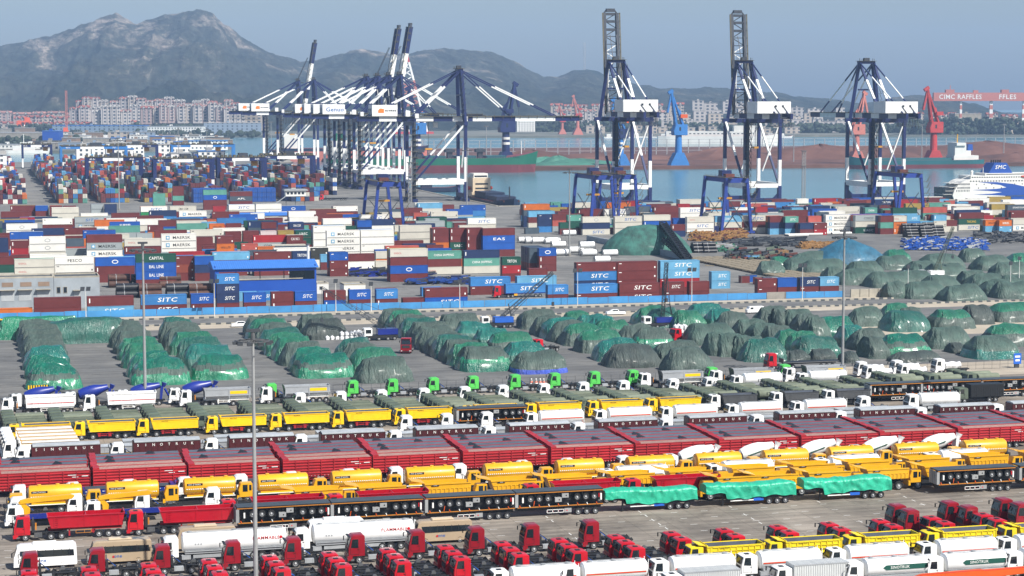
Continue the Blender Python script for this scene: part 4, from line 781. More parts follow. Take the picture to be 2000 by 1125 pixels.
# F: buses and flammable tankers
KD['bus_white'].put(ux(27, 246.5, 0), 246.5, 'white minibus at the left end of the bus row'); KD['bus_beige'].put(ux(176, 246.5, 0), 246.5, 'beige minibus beside the white minibus on the left', 'beige minibuses')
KD['bus_beige'].put(ux(345, 251.5, 0), 251.5, 'beige minibus mostly hidden behind the left flammable tanker', 'beige minibuses'); KD['bus_beige'].put(ux(812, 247.5, 0), 247.5, 'beige minibus right of the second flammable tanker', 'beige minibuses')
KD['bus_white'].put(ux(600, 251.5, 0), 251.5, 'white minibus behind the second flammable tanker', 'white minibuses')
KD['tanker_flam'].put(ux(315, 245, 3), 245, 'large white tanker lettered FLAMMABLE, left one', 'flammable tankers'); KD['tanker_flam'].put(ux(573, 245.6, 3), 245.6, 'large white tanker lettered FLAMMABLE, right one', 'flammable tankers')
# G: the front row of trailers
KD['dump_semi_red'].put(ux(27, 262.8, 0), 262.8, 'red dump semitrailer at the left end of its row', 'red dump semitrailers in front'); KD['dump_semi_red'].put(ux(249, 262.4, 0), 262.4, 'red dump semitrailer, second from the left end', 'red dump semitrailers in front')
row('flatbed_stack', 260., [463, 648, 832, 1008, 1831, 1992], 1, 'stacked pair of black flatbed trailers', 'stacked black flatbed trailers', lab2='in front')
for i, p in enumerate((1182, 1379, 1570)): KD['tarped_trailer%d' % i].put(ux(p, 260, 2), 260, 'lowbed trailer wrapped in a sea green tarpaulin, %s of three' % ['left', 'middle', 'right'][i], 'tarpaulined lowbed trailers')
for i, p in enumerate((430, 640, 1025, 1225)): KD['dump_semi_red'].put(ux(p, 266.6, 3), 266.6, 'red dump semitrailer behind the stacked flatbeds, %s' % nth(i, 4), 'red dump semitrailers behind')
# H: mining trucks, tank trucks
row('mining_dump', 264.6, [1368, 1443, 1547, 1662, 1775], 3, 'ochre mining dump truck', 'ochre mining dump trucks', lab2='of the nearer line')
row('mining_dump', 270.8, [540, 666, 795, 925, 1035, 1160, 1275, 1398, 1518, 1626, 1745, 1862, 1975], 3.4, 'ochre mining dump truck', 'ochre mining dump trucks', lab2='of the farther line')
row('tank_yellow', 279.8, [12, 165, 318, 463, 609, 755, 910, 1052, 1192, 1326, 1459, 1588, 1718, 1853], 2.5, 'ochre yellow tank truck with a black label', 'ochre yellow tank trucks', lab2='of its row')
row('crane_boom_truck', 271.3, [10, 165], 3, 'white truck with a folded ochre loader crane', 'trucks with folded loader cranes', lab2='at the left edge of the lot')
row('cab_white', 275.3, [15, 130, 262, 400], 3, 'white tractor unit between the tank trucks', 'white tractor units beside the tank trucks', lab2='of its row')
row('cab_white', 284.0, [20, 125, 235, 345, 455, 555, 668, 760, 885, 1010, 1098, 1208], 3.2, 'white tractor unit peeping over the yellow tanks', 'white tractor units behind the yellow tanks', lab2='of its row')
row('tanker_plain', 275.2, [1175, 1385, 1596, 1812], 3, 'plain white tanker', 'plain white tankers among ochre trucks', lab2='among the ochre trucks')
row('mixer_white', 284.4, [1300, 1420, 1542, 1665, 1780], 3, 'white concrete mixer with a green drum stripe', 'white concrete mixers', lab2='of its row')
for i, p in enumerate((108, 340)): KD['blue_lowboy'].put(ux(p, 287.6, 1.5), 287.6, 'long dark blue lowbed trailer, %s of two' % ['left', 'right'][i], 'dark blue lowbed trailers')
# I: stake trailers, seven deep
u0 = ux(180, 292.4, 2)-13.9*2
for i in range(17):
    for j in range(5 if i < 4 else 6):
        cov = j < 2 if i < 6 else j < 1
        v = 292.6+j*2.68; u = u0+i*13.92+J.uniform(-.15, .15)+j*.05
        px = pix(u+13.5, v, 3)[0]
        if px < -5 or pix(u, v, 3)[0] > 2010: continue
        KD['stake_covered' if cov else ('stake_open' if (i+j) % 3 else 'stake_open2')].put(u, v, 'red high-sided trailer %s, %s rank, block %s' % ('with a tan cover' if cov else 'open to its grey floor', DEP[j], nth(i)), 'red high-sided trailers in ranks')
# J: wagons
row('wagon', 315.8, [61, 260, 447, 627, 812, 994, 1168, 1345, 1521, 1679, 1835, 1977], 3.2, 'maroon trailer with spaced white letters', 'maroon lettered trailers', lab2='of its row')
row('cab_white', 316.2, [30, 215, 400, 575, 760, 945, 1120, 1292, 1470, 1632, 1790, 1940], 3, 'white tractor unit between maroon trailers', 'white tractor units between maroon trailers', lab2='of its row')
row('low_box', 320.6, [165, 350, 530, 720, 900, 1080, 1250, 1430, 1590], 2, 'low silver trailer behind the maroon trailers', 'low silver trailers', lab2='')
row('low_box', 325.0, [240, 420, 620, 800, 1640], 2, 'low silver trailer before the yellow dump trucks', 'low silver trailers before the yellow trucks', lab2='')
for j in range(5):
    KD['white_ochre'].put(ux(5, 322+j*3.3, 3)-.2*j, 322+j*3.3, 'white truck with an ochre-topped body at the left edge, %s of five' % DEP[j], 'white trucks with ochre tops')
row('tanker_line', 329.6, [1028, 1163, 1293, 1422, 1550], 3, 'white tanker with an orange line', 'tankers with an orange line in the middle', lab2='in the middle rows')
row('flatbed_stack', 334.5, [893], 3, 'white-framed flatbed stack between dump trucks', None)
row('cab_white', 331.2, [782, 862, 940, 1680, 1775], 3, 'white tall-cab tractor unit near the yellow dump trucks', 'white tractor units near the yellow dump trucks', lab2='of its row')
row('tanker_plain', 331, [1775], 3, 'white tanker by the black curtain-sided truck', None)
row('dump_yellow', 340., [14, 143, 268, 403, 528, 650, 771, 905, 1028, 1150, 1265], 3, 'bright yellow dump truck', 'bright yellow dump trucks', lab2='of its row below the army trucks')
row('dump_grey', 341.5, [1388, 1510, 1612], 3, 'dark grey dump truck with a white cab', 'dark grey dump trucks', lab2='of its row')
row('curtain_trailer', 338.5, [1872], 3, 'army cab truck with a black curtain-sided box', None)
# army trucks
acols = [0, 92, 185, 275, 365, 465, 555, 645, 735, 825, 910, 1000, 1082, 1165, 1250, 1332, 1413, 1500, 1575, 1655, 1735, 1810, 1885]
for i, p in enumerate(acols):
    u0 = ux(p, 357.2, 2.8)
    n = 5 if p < 1500 else (5 if p < 1700 else 3)
    for j in range(n):
        v = 357.2-j*3.2+ (6 if p >= 1700 else (2 if p >= 1400 else 0))
        k = 'army_tank' if (i >= 9 and j >= n-2) else ('army_canvas' if (i*3+j) % 4 == 0 else 'army_flat')
        KD[k].put(u0+j*.1, v, 'olive army %s, %s of file %s' % ({'army_tank': 'tank truck', 'army_canvas': 'canvas truck', 'army_flat': 'open truck'}[k], ['rearmost', 'second rearmost', 'middle one', 'second foremost', 'foremost'][j], nth(i, len(acols))), 'olive army trucks in files')
row('flatbed_stack', 343.5, [1700, 1800, 1918], 3, 'stacked black flatbed trailers at the far right', 'stacked flatbeds at the far right', lab2='beside the army trucks')
# L and M
row('dump_semi_white', 369.8, [2, 163], 3, 'white dump semitrailer in the left corner row', 'white dump semitrailers on the left', lab2='of the pair before the blue mixers')
row('dump_semi_silver', 371.4, [352, 510, 1252, 1392, 1535], 3, 'silver tipper semitrailer with a yellow panel', 'silver tippers with yellow panels', lab2='of the rear row')
row('mixer_blue', 375.6, [19, 125, 228, 330], 3, 'concrete mixer with a dark blue drum', 'blue concrete mixers', lab2='on the left')
row('tractor_green', 374.8, [519, 679, 757, 837, 915, 997, 1075, 1153, 1228, 1383, 1526], 3.4, 'green tractor unit with a bare chassis', 'green tractor units along the fence', lab2='by the fence')
row('tanker_plain', 364.5, [1432, 1560], 3, 'white tanker behind the army trucks', 'white tankers at the rear right', lab2='of the pair')
row('cab_white', 362.0, [575, 655, 735, 818, 898, 973, 1054, 1131, 1210, 1307, 1378], 3.0, 'white cab tractor in front of the green ones', 'white tractor units before the green row', lab2='of its row')
row('chassis_wrapped', 376, [1676, 1746, 1828], 3.2, 'white chassis cab with a wrapped load', 'white chassis cabs by the fence corner', lab2='of the rear line')
row('chassis_wrapped', 370.5, [1692, 1760], 3.2, 'white chassis cab with a wrapped load', 'white chassis cabs by the fence corner', lab2='of the front line')
# file of dark trucks on the left edge
for j in range(12): KD['army_flat'].put(.4-.05*j-5.2, 388+j*6.0, 'dark army truck facing the lot, %s of the file on the left edge' % (DEP[j] if j < 10 else ['eleventh nearest', 'rearmost'][j-10]), 'dark trucks on the left edge', rot=0)
# open mesh fence behind the green tractors
mb = MB()
for i in range(150): mb.cyl((40+i*1.9, 381., 0), (40+i*1.9, 381., 1.9), .03, 'rail_dark', 5)
K = Kind('mesh_fence', 'fence'); K.part('fence_post', mb.mesh('fence_post')); mb = MB()
for z in (.1, 1.0, 1.85): mb.box(40, 323, 380.98, 381.02, z, z+.03, 'rail_dark')
K.part('fence_rail', mb.mesh('fence_rail')); K.put(0, 0, 'thin wire mesh fence between the truck lot and the tarped piles')
# ---------------------------------------------------------------- goods heaps under tarpaulins
def tarp_mat(name, col, rough, var=.25, patch=None):
    m = bpy.data.materials.new(name); m.use_nodes = True; n = m.node_tree.nodes; l = m.node_tree.links; b = n['Principled BSDF']; b.inputs['Roughness'].default_value = rough; b.inputs['Specular IOR Level'].default_value = .8; b.inputs['Coat Weight'].default_value = .6 if rough < .45 else .08; b.inputs['Coat Roughness'].default_value = .22
    tc = n.new('ShaderNodeTexCoord'); a = n.new('ShaderNodeTexNoise'); a.inputs['Scale'].default_value = .35; a.inputs['Detail'].default_value = 5; l.new(tc.outputs['Object'], a.inputs['Vector'])
    c = srgb(col); rp = n.new('ShaderNodeValToRGB'); e = rp.color_ramp.elements; e[0].position = .35; e[1].position = .66; e[0].color = (*[x*(1-var) for x in c], 1); e[1].color = (*[x*(1+var) for x in c], 1)
    if patch: x = e.new(.72); x.color = (*srgb(patch), 1)
    l.new(a.outputs['Fac'], rp.inputs[0]); l.new(rp.outputs[0], b.inputs['Base Color'])
    mp = n.new('ShaderNodeMapping'); mp.inputs['Scale'].default_value = (2.4, .6, .35); l.new(tc.outputs['Object'], mp.inputs[0])
    f = n.new('ShaderNodeTexNoise'); f.inputs['Scale'].default_value = 1.25; f.inputs['Detail'].default_value = 7; f.inputs['Roughness'].default_value = .6; f.inputs['Distortion'].default_value = 1.2; l.new(mp.outputs[0], f.inputs['Vector'])
    bp = n.new('ShaderNodeBump'); bp.inputs['Distance'].default_value = .6; bp.inputs['Strength'].default_value = .8; l.new(f.outputs['Fac'], bp.inputs['Height']); l.new(bp.outputs[0], b.inputs['Normal']); M[name] = m
tarp_mat('tarp_bright', '106650', .26); tarp_mat('tarp_green', '226A4E', .32); tarp_mat('tarp_teal_dark', '1C584A', .36); tarp_mat('tarp_dark', '40524A', .55); tarp_mat('tarp_black', '34403C', .6); tarp_mat('tarp_lime', '0E7C58', .3); tarp_mat('tarp_blue', '24607A', .5); tarp_mat('tarp_cobalt', '2848B0', .5)
tarp_mat('tarp_shiny', '226C60', .2); tarp_mat('tarp_field', '3E564C', .55); tarp_mat('ore_net', '285E54', .8, .45)
def heap_mesh(a, b, h, seed, mats, tx=.66, ty=.30, k=96, m=15, sag=.25, rough=1., shape=3.2):
    """a tarp thrown over stacked goods: rounded-rectangle foot, straight folded flanks, a level ridge with firm shoulders. mats: [(height fraction, material)...] from the hem up"""
    V = []; rnd = random.Random(seed); so = seed*3.17; e = 2/shape; TS = .80
    lob = [(rnd.uniform(-.8, .8), rnd.uniform(.2, .4), rnd.uniform(-.10, .05)) for _ in range(3)]
    for r in range(m+1):
        t = r/m; f = min(1, t/TS); top = max(0, (t-TS)/(1-TS))
        for i in range(k):
            th = 2*math.pi*i/k; c, q = math.cos(th), math.sin(th); cx_, cy_ = math.copysign(abs(c)**e, c), math.copysign(abs(q)**e, q)
            g = f**1.35; sx = 1-(1-tx)*g; sy = 1-(1-ty)*(.15*f+.85*f*f)
            if top: sx *= 1-top*.98; sy *= 1-top*.98
            x, y = a*sx*cx_, b*sy*cy_; P = x/a; hh = h*(1+sum(w*math.exp(-((P-c0)/wd)**2) for c0, wd, w in lob))
            z = hh*(f**.86)*(1+.05*top)
            s_ = math.atan2(cy_, cx_)*a*.9
            fold = abs(noise.noise(Vector((s_*.75+so, t*.9, 1))))*.75+abs(noise.noise(Vector((s_*1.9+t*2+so, t*1.6, 3))))*.42-.25
            nn = noise.noise(Vector((x*.3+so, y*.3, z*.5)))*.5; amp = rough*(1 if not top else .3)*min(1, .35+t*2.2); d = math.hypot(x, y)+1e-6
            x += x/d*(fold*.95+nn)*amp; y += y/d*(fold*.95+nn)*amp
            if r == 0: z = 0.; w = .55*abs(noise.noise(Vector((s_*.5+so, 2, 1)))); x += w*cx_; y += w*cy_
            elif top > 0: z += (noise.noise(Vector((x*.5+so, y*.8, 2)))*.30+noise.noise(Vector((x*1.6+so, y*1.6, 5)))*.18)*rough
            V.append((x, y, z))
    F = []; I = []
    for r in range(m):
        for i in range(k):
            F.append((r*k+i, r*k+(i+1) % k, (r+1)*k+(i+1) % k, (r+1)*k+i))
            t = (r+.5)/m+.07*noise.noise(Vector((i*.11+seed, 2, 3))); w = len(mats)-1
            for j, (f, _) in enumerate(mats):
                if t <= f: w = j; break
            I.append(w)
    F.append(tuple(range(m*k, m*k+k))); I.append(len(mats)-1)
    me = bpy.data.meshes.new('tarp'); me.from_pydata(V, [], F); me.polygons.foreach_set('material_index', I)
    for _, q in mats: me.materials.append(M[q])
    me.polygons.foreach_set('use_smooth', [True]*len(F)); me.update(); me.set_sharp_from_angle(angle=.75); return me
PM = {'b': [(.30, 'tarp_lime'), (.50, 'tarp_dark'), (1, 'tarp_bright')], 'B': [(1, 'tarp_bright')], 'g': [(1, 'tarp_green')], 't': [(1, 'tarp_teal_dark')], 'd': [(1, 'tarp_dark')], 'k': [(1, 'tarp_black')],
      's': [(.35, 'tarp_teal_dark'), (1, 'tarp_shiny')], 'h': [(.25, 'tarp_bright'), (.42, 'tarp_lime'), (1, 'tarp_dark')], 'c': [(.12, 'tarp_cobalt'), (1, 'tarp_dark')], 'G': [(.45, 'tarp_dark'), (1, 'tarp_green')], 'f': [(1, 'tarp_field')], 'u': [(1, 'tarp_blue')], 'j': [(.28, 'tarp_shiny'), (1, 'tarp_field')]}
PN = {'b': 'dark-banded bright green', 'B': 'bright green', 'g': 'mid green', 't': 'dark teal', 'd': 'dull dark green', 'k': 'blackish', 's': 'shiny teal', 'h': 'bright-hemmed dark green', 'c': 'blue-hemmed dark green', 'G': 'dark-skirted green', 'f': 'grey green', 'u': 'sea blue', 'j': 'pale-hemmed grey green'}
PN2 = dict(PN)
# (left, right, top) as measured on the photograph's enlargements; block gives offset
Z4 = [(135,450,1010,'b'),(130,400,960,'B'),(122,385,915,'s'),(115,375,880,'d'),(108,362,850,'d'),(100,350,822,'d'),(92,342,798,'d'),(86,335,775,'d'),
 (710,1045,985,'b'),(690,965,950,'B'),(665,930,905,'g'),(640,885,865,'g'),(622,850,835,'d'),(600,825,805,'d'),(588,800,778,'d'),(1040,1365,960,'b'),(1000,1290,912,'s'),(965,1225,868,'t'),(920,1190,838,'g'),(885,1140,812,'d'),(870,1115,785,'d'),(862,1090,762,'t'),
 (1610,1935,950,'b'),(1585,1840,925,'B'),(1530,1790,893,'d'),(1490,1735,868,'g'),(1450,1705,842,'g'),(1415,1670,815,'t'),(1380,1645,792,'d'),(1350,1600,765,'g'),(1332,1555,745,'d'),(1650,1915,762,'k'),(1620,1850,742,'d')]
Z5 = [(115,430,980,'d'),(75,375,925,'g'),(40,270,900,'d'),(0,240,878,'t'),
 (680,975,925,'h'),(630,885,900,'g'),(585,835,880,'d'),(540,800,860,'t'),(500,765,842,'d'),(460,725,822,'d'),(430,685,802,'d'),(400,650,783,'d'),(360,600,762,'t'),(310,555,744,'d'),(285,510,726,'g'),(245,470,712,'d'),
 (975,1280,935,'c'),(925,1190,895,'s'),(835,1110,842,'G'),(765,985,812,'s'),(660,900,778,'s'),(570,820,740,'d'),
 (1480,1800,905,'k'),(1425,1700,875,'s'),(1325,1600,832,'G'),(1240,1500,797,'G'),(1180,1430,780,'d'),(1140,1375,765,'s'),(1090,1290,750,'d'),(1010,1240,716,'d'),
 (1800,2090,930,'d'),(1740,2040,888,'d'),(1635,1880,822,'h'),(1550,1800,803,'d'),(1430,1640,772,'G'),(1385,1570,755,'s'),(1330,1510,740,'s'),(1250,1430,726,'g'),
 (1645,1860,694,'g'),(1720,1920,708,'t')]
Z6 = [(95,390,792,'f'),(200,350,848,'f'),(370,570,770,'f'),(440,640,787,'f'),(520,700,806,'d'),(585,760,828,'g'),(640,860,838,'g'),(690,955,860,'t'),(260,440,852,'f'),(340,570,858,'f'),(395,665,878,'t'),
 (20,220,716,'g'),(205,390,714,'s'),(265,470,728,'d'),(110,330,688,'s'),(490,690,702,'d'),(575,750,712,'d'),(635,820,716,'f'),(690,870,742,'d'),(750,900,762,'f'),(815,1040,756,'B'),
 (990,1200,702,'f'),(1185,1350,684,'g'),(1260,1430,707,'d'),(1175,1450,727,'t'),(1435,1690,714,'G'),(1625,1790,692,'k'),(1755,2050,677,'G'),
 (935,1100,806,'s'),(1000,1225,822,'d'),(1070,1210,862,'d'),(1150,1445,846,'b'),(1405,1680,812,'f'),(1635,1935,862,'j'),(1740,2030,800,'G')]
LOW = [(640,780,938,'k'),(770,930,932,'k'),(960,1055,948,'k'),(1215,1530,942,'k'),(1545,1640,897,'k')]
FLD = [(515,640,447,'f'),(580,690,428,'g'),(650,830,432,'f'),(745,990,442,'f'),(695,920,397,'f'),(865,1000,484,'f'),(940,1170,492,'f'),(1000,1180,452,'f'),(1005,1160,387,'f'),(1110,1340,507,'f'),(1155,1350,418,'f'),(1195,1330,387,'g'),(1200,1320,562,'f'),(1250,1470,502,'f'),(1300,1520,562,'f'),(1320,1500,452,'f'),(1405,1620,412,'f'),(1435,1640,462,'f'),(1410,1600,532,'f'),(1515,1735,576,'f'),(1615,1760,502,'f'),(1655,1880,518,'f'),(1695,1890,422,'f'),(1725,1910,552,'f'),(1620,1750,382,'f'),(1790,1990,457,'f'),(1800,2010,562,'f'),(1875,2050,408,'g'),(1835,2040,520,'f')]
HV = {}; pid = 0
def heaps(lst, ox, oy, h, where, group, ar=.40, low=False, big=1.):
    global pid
    pts = []
    for x0, x1, y, c in lst:
        pc = ox+(x0+x1)/2/2.8125; py = oy+y/2.8125
        u, v = at(pc, py, h); w = big*(x1-x0)/2.8125/FPX*(u*_sh+v*_ch); pts.append((u, v, w, c))
    for i, (u, v, w, c) in enumerate(sorted(pts, key=lambda p: p[1])):
        same = sorted([p for p in pts if p[3] == c], key=lambda p: p[0]); r = same.index((u, v, w, c)); b = max(4.7, min(w*ar*1.1, 6.)) if not low else 3.2
        me = heap_mesh(w/2*1.0, b, h, 100+pid, PM[c], tx=.56+.14*((pid*7) % 5)/5, ty=.16+.1*((pid*3) % 4)/4, shape=4.2 if (pid % 3) else 3.2, k=96 if w > 5 else 48)
        single('tarped_heap', me, '%s tarped heap %s, %s' % (PN[c], where, nth(r) if len(same) > 1 else 'the only such'), 'tarped heap', (u, v, 0), group, rot=random.Random(pid).uniform(-.05, .05)); pid += 1
heaps(Z4, 0, 350, 4.8, 'in the left blocks', 'tarped heaps in the left blocks')
heaps(Z5, 650, 350, 4.6, 'in the middle blocks', 'tarped heaps in the middle blocks')
heaps(Z6, 1300, 350, 4.6, 'in the right blocks', 'tarped heaps in the right blocks')
heaps(LOW, 1300, 350, 2.2, 'lying low in front', 'low tarped heaps', low=True)
heaps(FLD, 1300, 350, 4.6, 'in the upper right field', 'tarped heaps in the upper right field', ar=.46, big=1.18)
# long heap closing the left block, and its lime strip
u, v = at(165, 622, 5.5); single('tarped_heap', heap_mesh(9.5, 4.5, 5.5, 7, PM['t'], tx=.85, ty=.5, shape=6), 'long boxy heap under a dark teal tarpaulin closing the left block', 'tarped heap', (u, v, 0))
u, v = at(78, 622, 5); single('tarped_heap', heap_mesh(10, 3., 5.2, 9, [(1, 'tarp_lime')], tx=.85, ty=.5, shape=6), 'low long heap with a lime green top at the far left', 'tarped heap', (u, v+3, 0))
# blue cone and the big green ore heap with its retaining wall
u, v = at(1655, 465, 9); single('ore_heap', heap_mesh(15, 12, 9.5, 3, PM['u'], tx=.10, ty=.10, shape=2., k=72, rough=.8), 'pointed heap under a sea blue sheet behind the grey green heaps', 'tarped heap', (u, v, 0))
u, v = at(1262, 442, 10); single('ore_heap', heap_mesh(17.5, 12, 10, 5, [(1, 'ore_net')], tx=.40, ty=.2, shape=2.3, k=90, rough=.8), 'broad ore heap under green netting beside the conveyor', 'ore heap', (u, v, 0))
K = Kind('retaining_wall', 'wall'); a = Vector((*at(1147, 470), 0)); b = Vector((*at(1335, 507), 0)); mb = MB(); n = 24
for i in range(n): p = a.lerp(b, i/n); q = a.lerp(b, (i+.94)/n); mb.bar(p+Vector((0, 0, 1.1)), q+Vector((0, 0, 1.1)), .35, 'wall_grey', 1.1)
K.part('wall_panel', mb.mesh('wall_panel')); K.put(0, 0, 'grey concrete block wall slanting below the green ore heap')
# conveyors
K = Kind('belt_conveyor', 'conveyor')
def lattice(mb, p, q, w, h, k, n=12, r=.12, side=None):
    p = Vector(p); q = Vector(q); d = (q-p).normalized(); s = side or d.cross(Vector((0, 0, 1)))
    if s.length < .1: s = Vector((1, 0, 0))
    s = s.normalized(); t = s.cross(d).normalized(); C4 = [(-w/2, -h/2), (w/2, -h/2), (w/2, h/2), (-w/2, h/2)]
    for a, b in C4: mb.bar(p+s*a+t*b, q+s*a+t*b, r, k)
    for i in range(n):
        f0, f1 = i/n, (i+1)/n
        for j in range(4):
            a = C4[j]; b = C4[(j+1) % 4]; P = p.lerp(q, f0)+s*a[0]+t*a[1]; Q = p.lerp(q, f1)+s*b[0]+t*b[1]; mb.bar(P, Q, r*.6, k); mb.bar(p.lerp(q, f0)+s*a[0]+t*a[1], p.lerp(q, f0)+s*b[0]+t*b[1], r*.6, k)
mb = MB(); A = (*at(1294, 437, 11), 11); B = (*at(1345, 508, 1), 1); lattice(mb, A, B, 2.4, 1.6, 'black_paint', 14, .2); mb.bar(A, B, 1.0, 'pipe_black', .25); K.part('belt_frame', mb.mesh('belt_frame'))
mb = MB(); 
for f in (.35, .65): p = Vector(A).lerp(Vector(B), f); mb.bar(p, (p.x+1, p.y, 0), .25, 'rust')
K.part('support_leg', mb.mesh('support_leg')); K.put(0, 0, 'long dark conveyor reaching over the green ore heap', 'belt conveyors')
K = Kind('belt_conveyor', 'conveyor'); mb = MB(); A = (*at(1297, 468, 6), 6); B = (*at(1336, 503, .8), .8); lattice(mb, A, B, 1.8, 1.2, 'black_paint', 9, .16); mb.bar(A, B, .8, 'pipe_black', .2); K.part('belt_frame', mb.mesh('belt_frame')); K.put(0, 0, 'shorter dark conveyor leaning beside the long one', 'belt conveyors')
# big white bags
bagm = (lambda m: (m.ell((0, 0, .5), .55, .55, .5, 'bag_white', 10, 6), m.box(-.45, .45, -.45, .45, 0, .75, 'bag_white'), m.cyl((0, 0, .85), (0, 0, 1.15), .12, 'bag_white', 6), m.mesh('bulk_bag', bevel=.08))[-1])(MB())
def bags(px, py, nx, ny, nz, where, sp=1.15):
    u0, v0 = at(px, py); rnd = random.Random(int(px))
    for i in range(nx):
        for j in range(ny):
            for k in range(nz):
                if k and (rnd.random() < .45 or j > ny-1): continue
                single('bulk_bag', bagm, 'white bulk bag %s' % where, 'bulk bag', (u0+i*sp+rnd.uniform(-.1, .1), v0+j*sp, k*.95), 'white bulk bags '+where, rot=rnd.uniform(0, .6))
bags(640, 664, 9, 3, 2, 'stacked among the left heaps'); bags(1322, 650, 10, 3, 2, 'stacked between the right heaps')
# ---------------------------------------------------------------- containers
HC = 2.6
def cont_mesh(L, col, word, wc, side=None):
    mb = MB(); W = 2.44; k = 'box_'+col; e = .06
    mb.box(e, L-e, e, W-e, .08, HC-.06, k)
    for x in (0, L-.16):                                        # corner posts, then rails
        for y in (0, W-.16): mb.box(x, x+.16, y, y+.16, 0, HC, k)
    for y in (0, W-.10): mb.box(.16, L-.16, y, y+.10, HC-.12, HC-.005, k); mb.box(.16, L-.16, y, y+.10, .0, .16, 'rail_dark' if col in 'WwgP' else k)
    for x in (0, L-.10): mb.box(x, x+.10, .16, W-.16, HC-.12, HC-.005, k); mb.box(x, x+.10, .16, W-.16, 0, .16, k)
    if word:
        t = word; x = L/2+.1; h = .95; sh = 0; mw = L*.5; lw = None
        if t in ('SITC',): h = 1.15 if L > 10 else .95; sh = .25; x = L*.58; lw = L*.42
        elif t == 'MAERSK': h = 1.0; mb.box(L*.13, L*.13+1.3, -.012, .03, .65, 1.95, 'box_L'); mb.add([(L*.13+.65+r*math.cos(a), -.02, 1.3+r*math.sin(a)) for i in range(14) for a, r in [(math.pi*i/7, .55 if i % 2 == 0 else .24)]], [tuple(range(14))], 'white_ink'); x = L*.58; lw = L*.50
        elif t == 'o': mb.add([(L/2+1.0*math.cos(a), .035, 1.3+.62*math.sin(a)) for a in [2*math.pi*i/16 for i in range(16)]], [tuple(range(16))], 'white_ink' if wc != 'ink' else 'light_grey'); mb.add([(L/2+.75*math.cos(a), .03, 1.3+.4*math.sin(a)) for a in [2*math.pi*i/16 for i in range(16)]], [tuple(range(16))], k); t = None
        elif len(t) > 8: h = .75; lw = L*.55
        elif t in ('OOCL',): h = .5; x = L*.2; wide = 1.2
        else: lw = L*(.36 if L > 10 else .5)
        if lw: wide = lw/(text_geo(t)[2]*h); mw = None
        if t: mb.text(t, x, .03, 1.3, h, wc, shear=sh, wide=wide, maxw=mw)
    elif side is not None:
        if side == 1: mb.box(.5, .8, .03, .058, .9, 2.1, 'white_ink')
        if side == 2: mb.box(.5, 1.3, .03, .058, 1.95, 2.15, 'white_ink' if col not in 'WwP' else 'ink'); mb.box(L-.9, L-.5, .03, .058, .6, 1.1, 'white_ink' if col not in 'WwP' else 'ink')
    return mb
DOORM = {}
def door_mesh(col):
    if col in DOORM: return DOORM[col]
    mb = MB(); W = 2.44; k = 'box_'+col
    for y0, y1 in ((.18, W/2-.01), (W/2+.01, W-.18)): mb.box(.0, .05, y0, y1, .17, HC-.14, k)
    for y in (.45, .95, 1.5, 2.0): mb.box(-.03, .0, y-.02, y+.02, .1, HC-.08, 'steel')
    for y in (.7, 1.75): mb.box(-.02, 0, y-.25, y+.25, 1.1, 1.15, 'steel')
    DOORM[col] = mb.mesh('door'); return DOORM[col]
CMESH = {}
def cget(L, col, word, wc, side):
    key = (L, col, word, wc, side)
    if key not in CMESH: CMESH[key] = cont_mesh(L, col, word, wc, side).mesh('container')
    return CMESH[key]
STK = []                                  # (u, v, L, rot, [colour:word, ...] bottom first)
SW = {'S': 'SITC', 'M': 'MAERSK', 'O': 'OOCL'}
def parse(tok):
    """w, w/SITC, w/SITC/blue_ink"""
    p = tok.split('/'); col = p[0]; word = SW.get(p[1], p[1]) if len(p) > 1 else None; wc = p[2]+'_ink' if len(p) > 2 else None
    if word and not wc:
        if word == 'MAERSK': wc = 'ink' 
        elif word == 'OOCL': wc = 'red_ink'
        elif word == 'SITC': wc = 'blue_ink' if col in 'Wwg' else 'white_ink'
        else: wc = 'white_ink' if col not in 'WwgPO' else 'ink'
    if wc == 'ink_ink': wc = 'ink'
    return col, (word or '').replace('_', ' ') or None, wc
ROWS_V = {}
def stack(px, py, L, toks, v=None, n=None):
    """near-left top corner of a stack seen at (px,py); tokens from the top tier down"""
    toks = toks.split(); z = len(toks)*HC
    if v is None:
        v = at(px, py, z)[1]; v = round((v-537.5)/2.75)*2.75+537.5
    STK.append([ux(px, v, z), v, 12.19 if L == 40 else 6.06, 0, toks[::-1]])
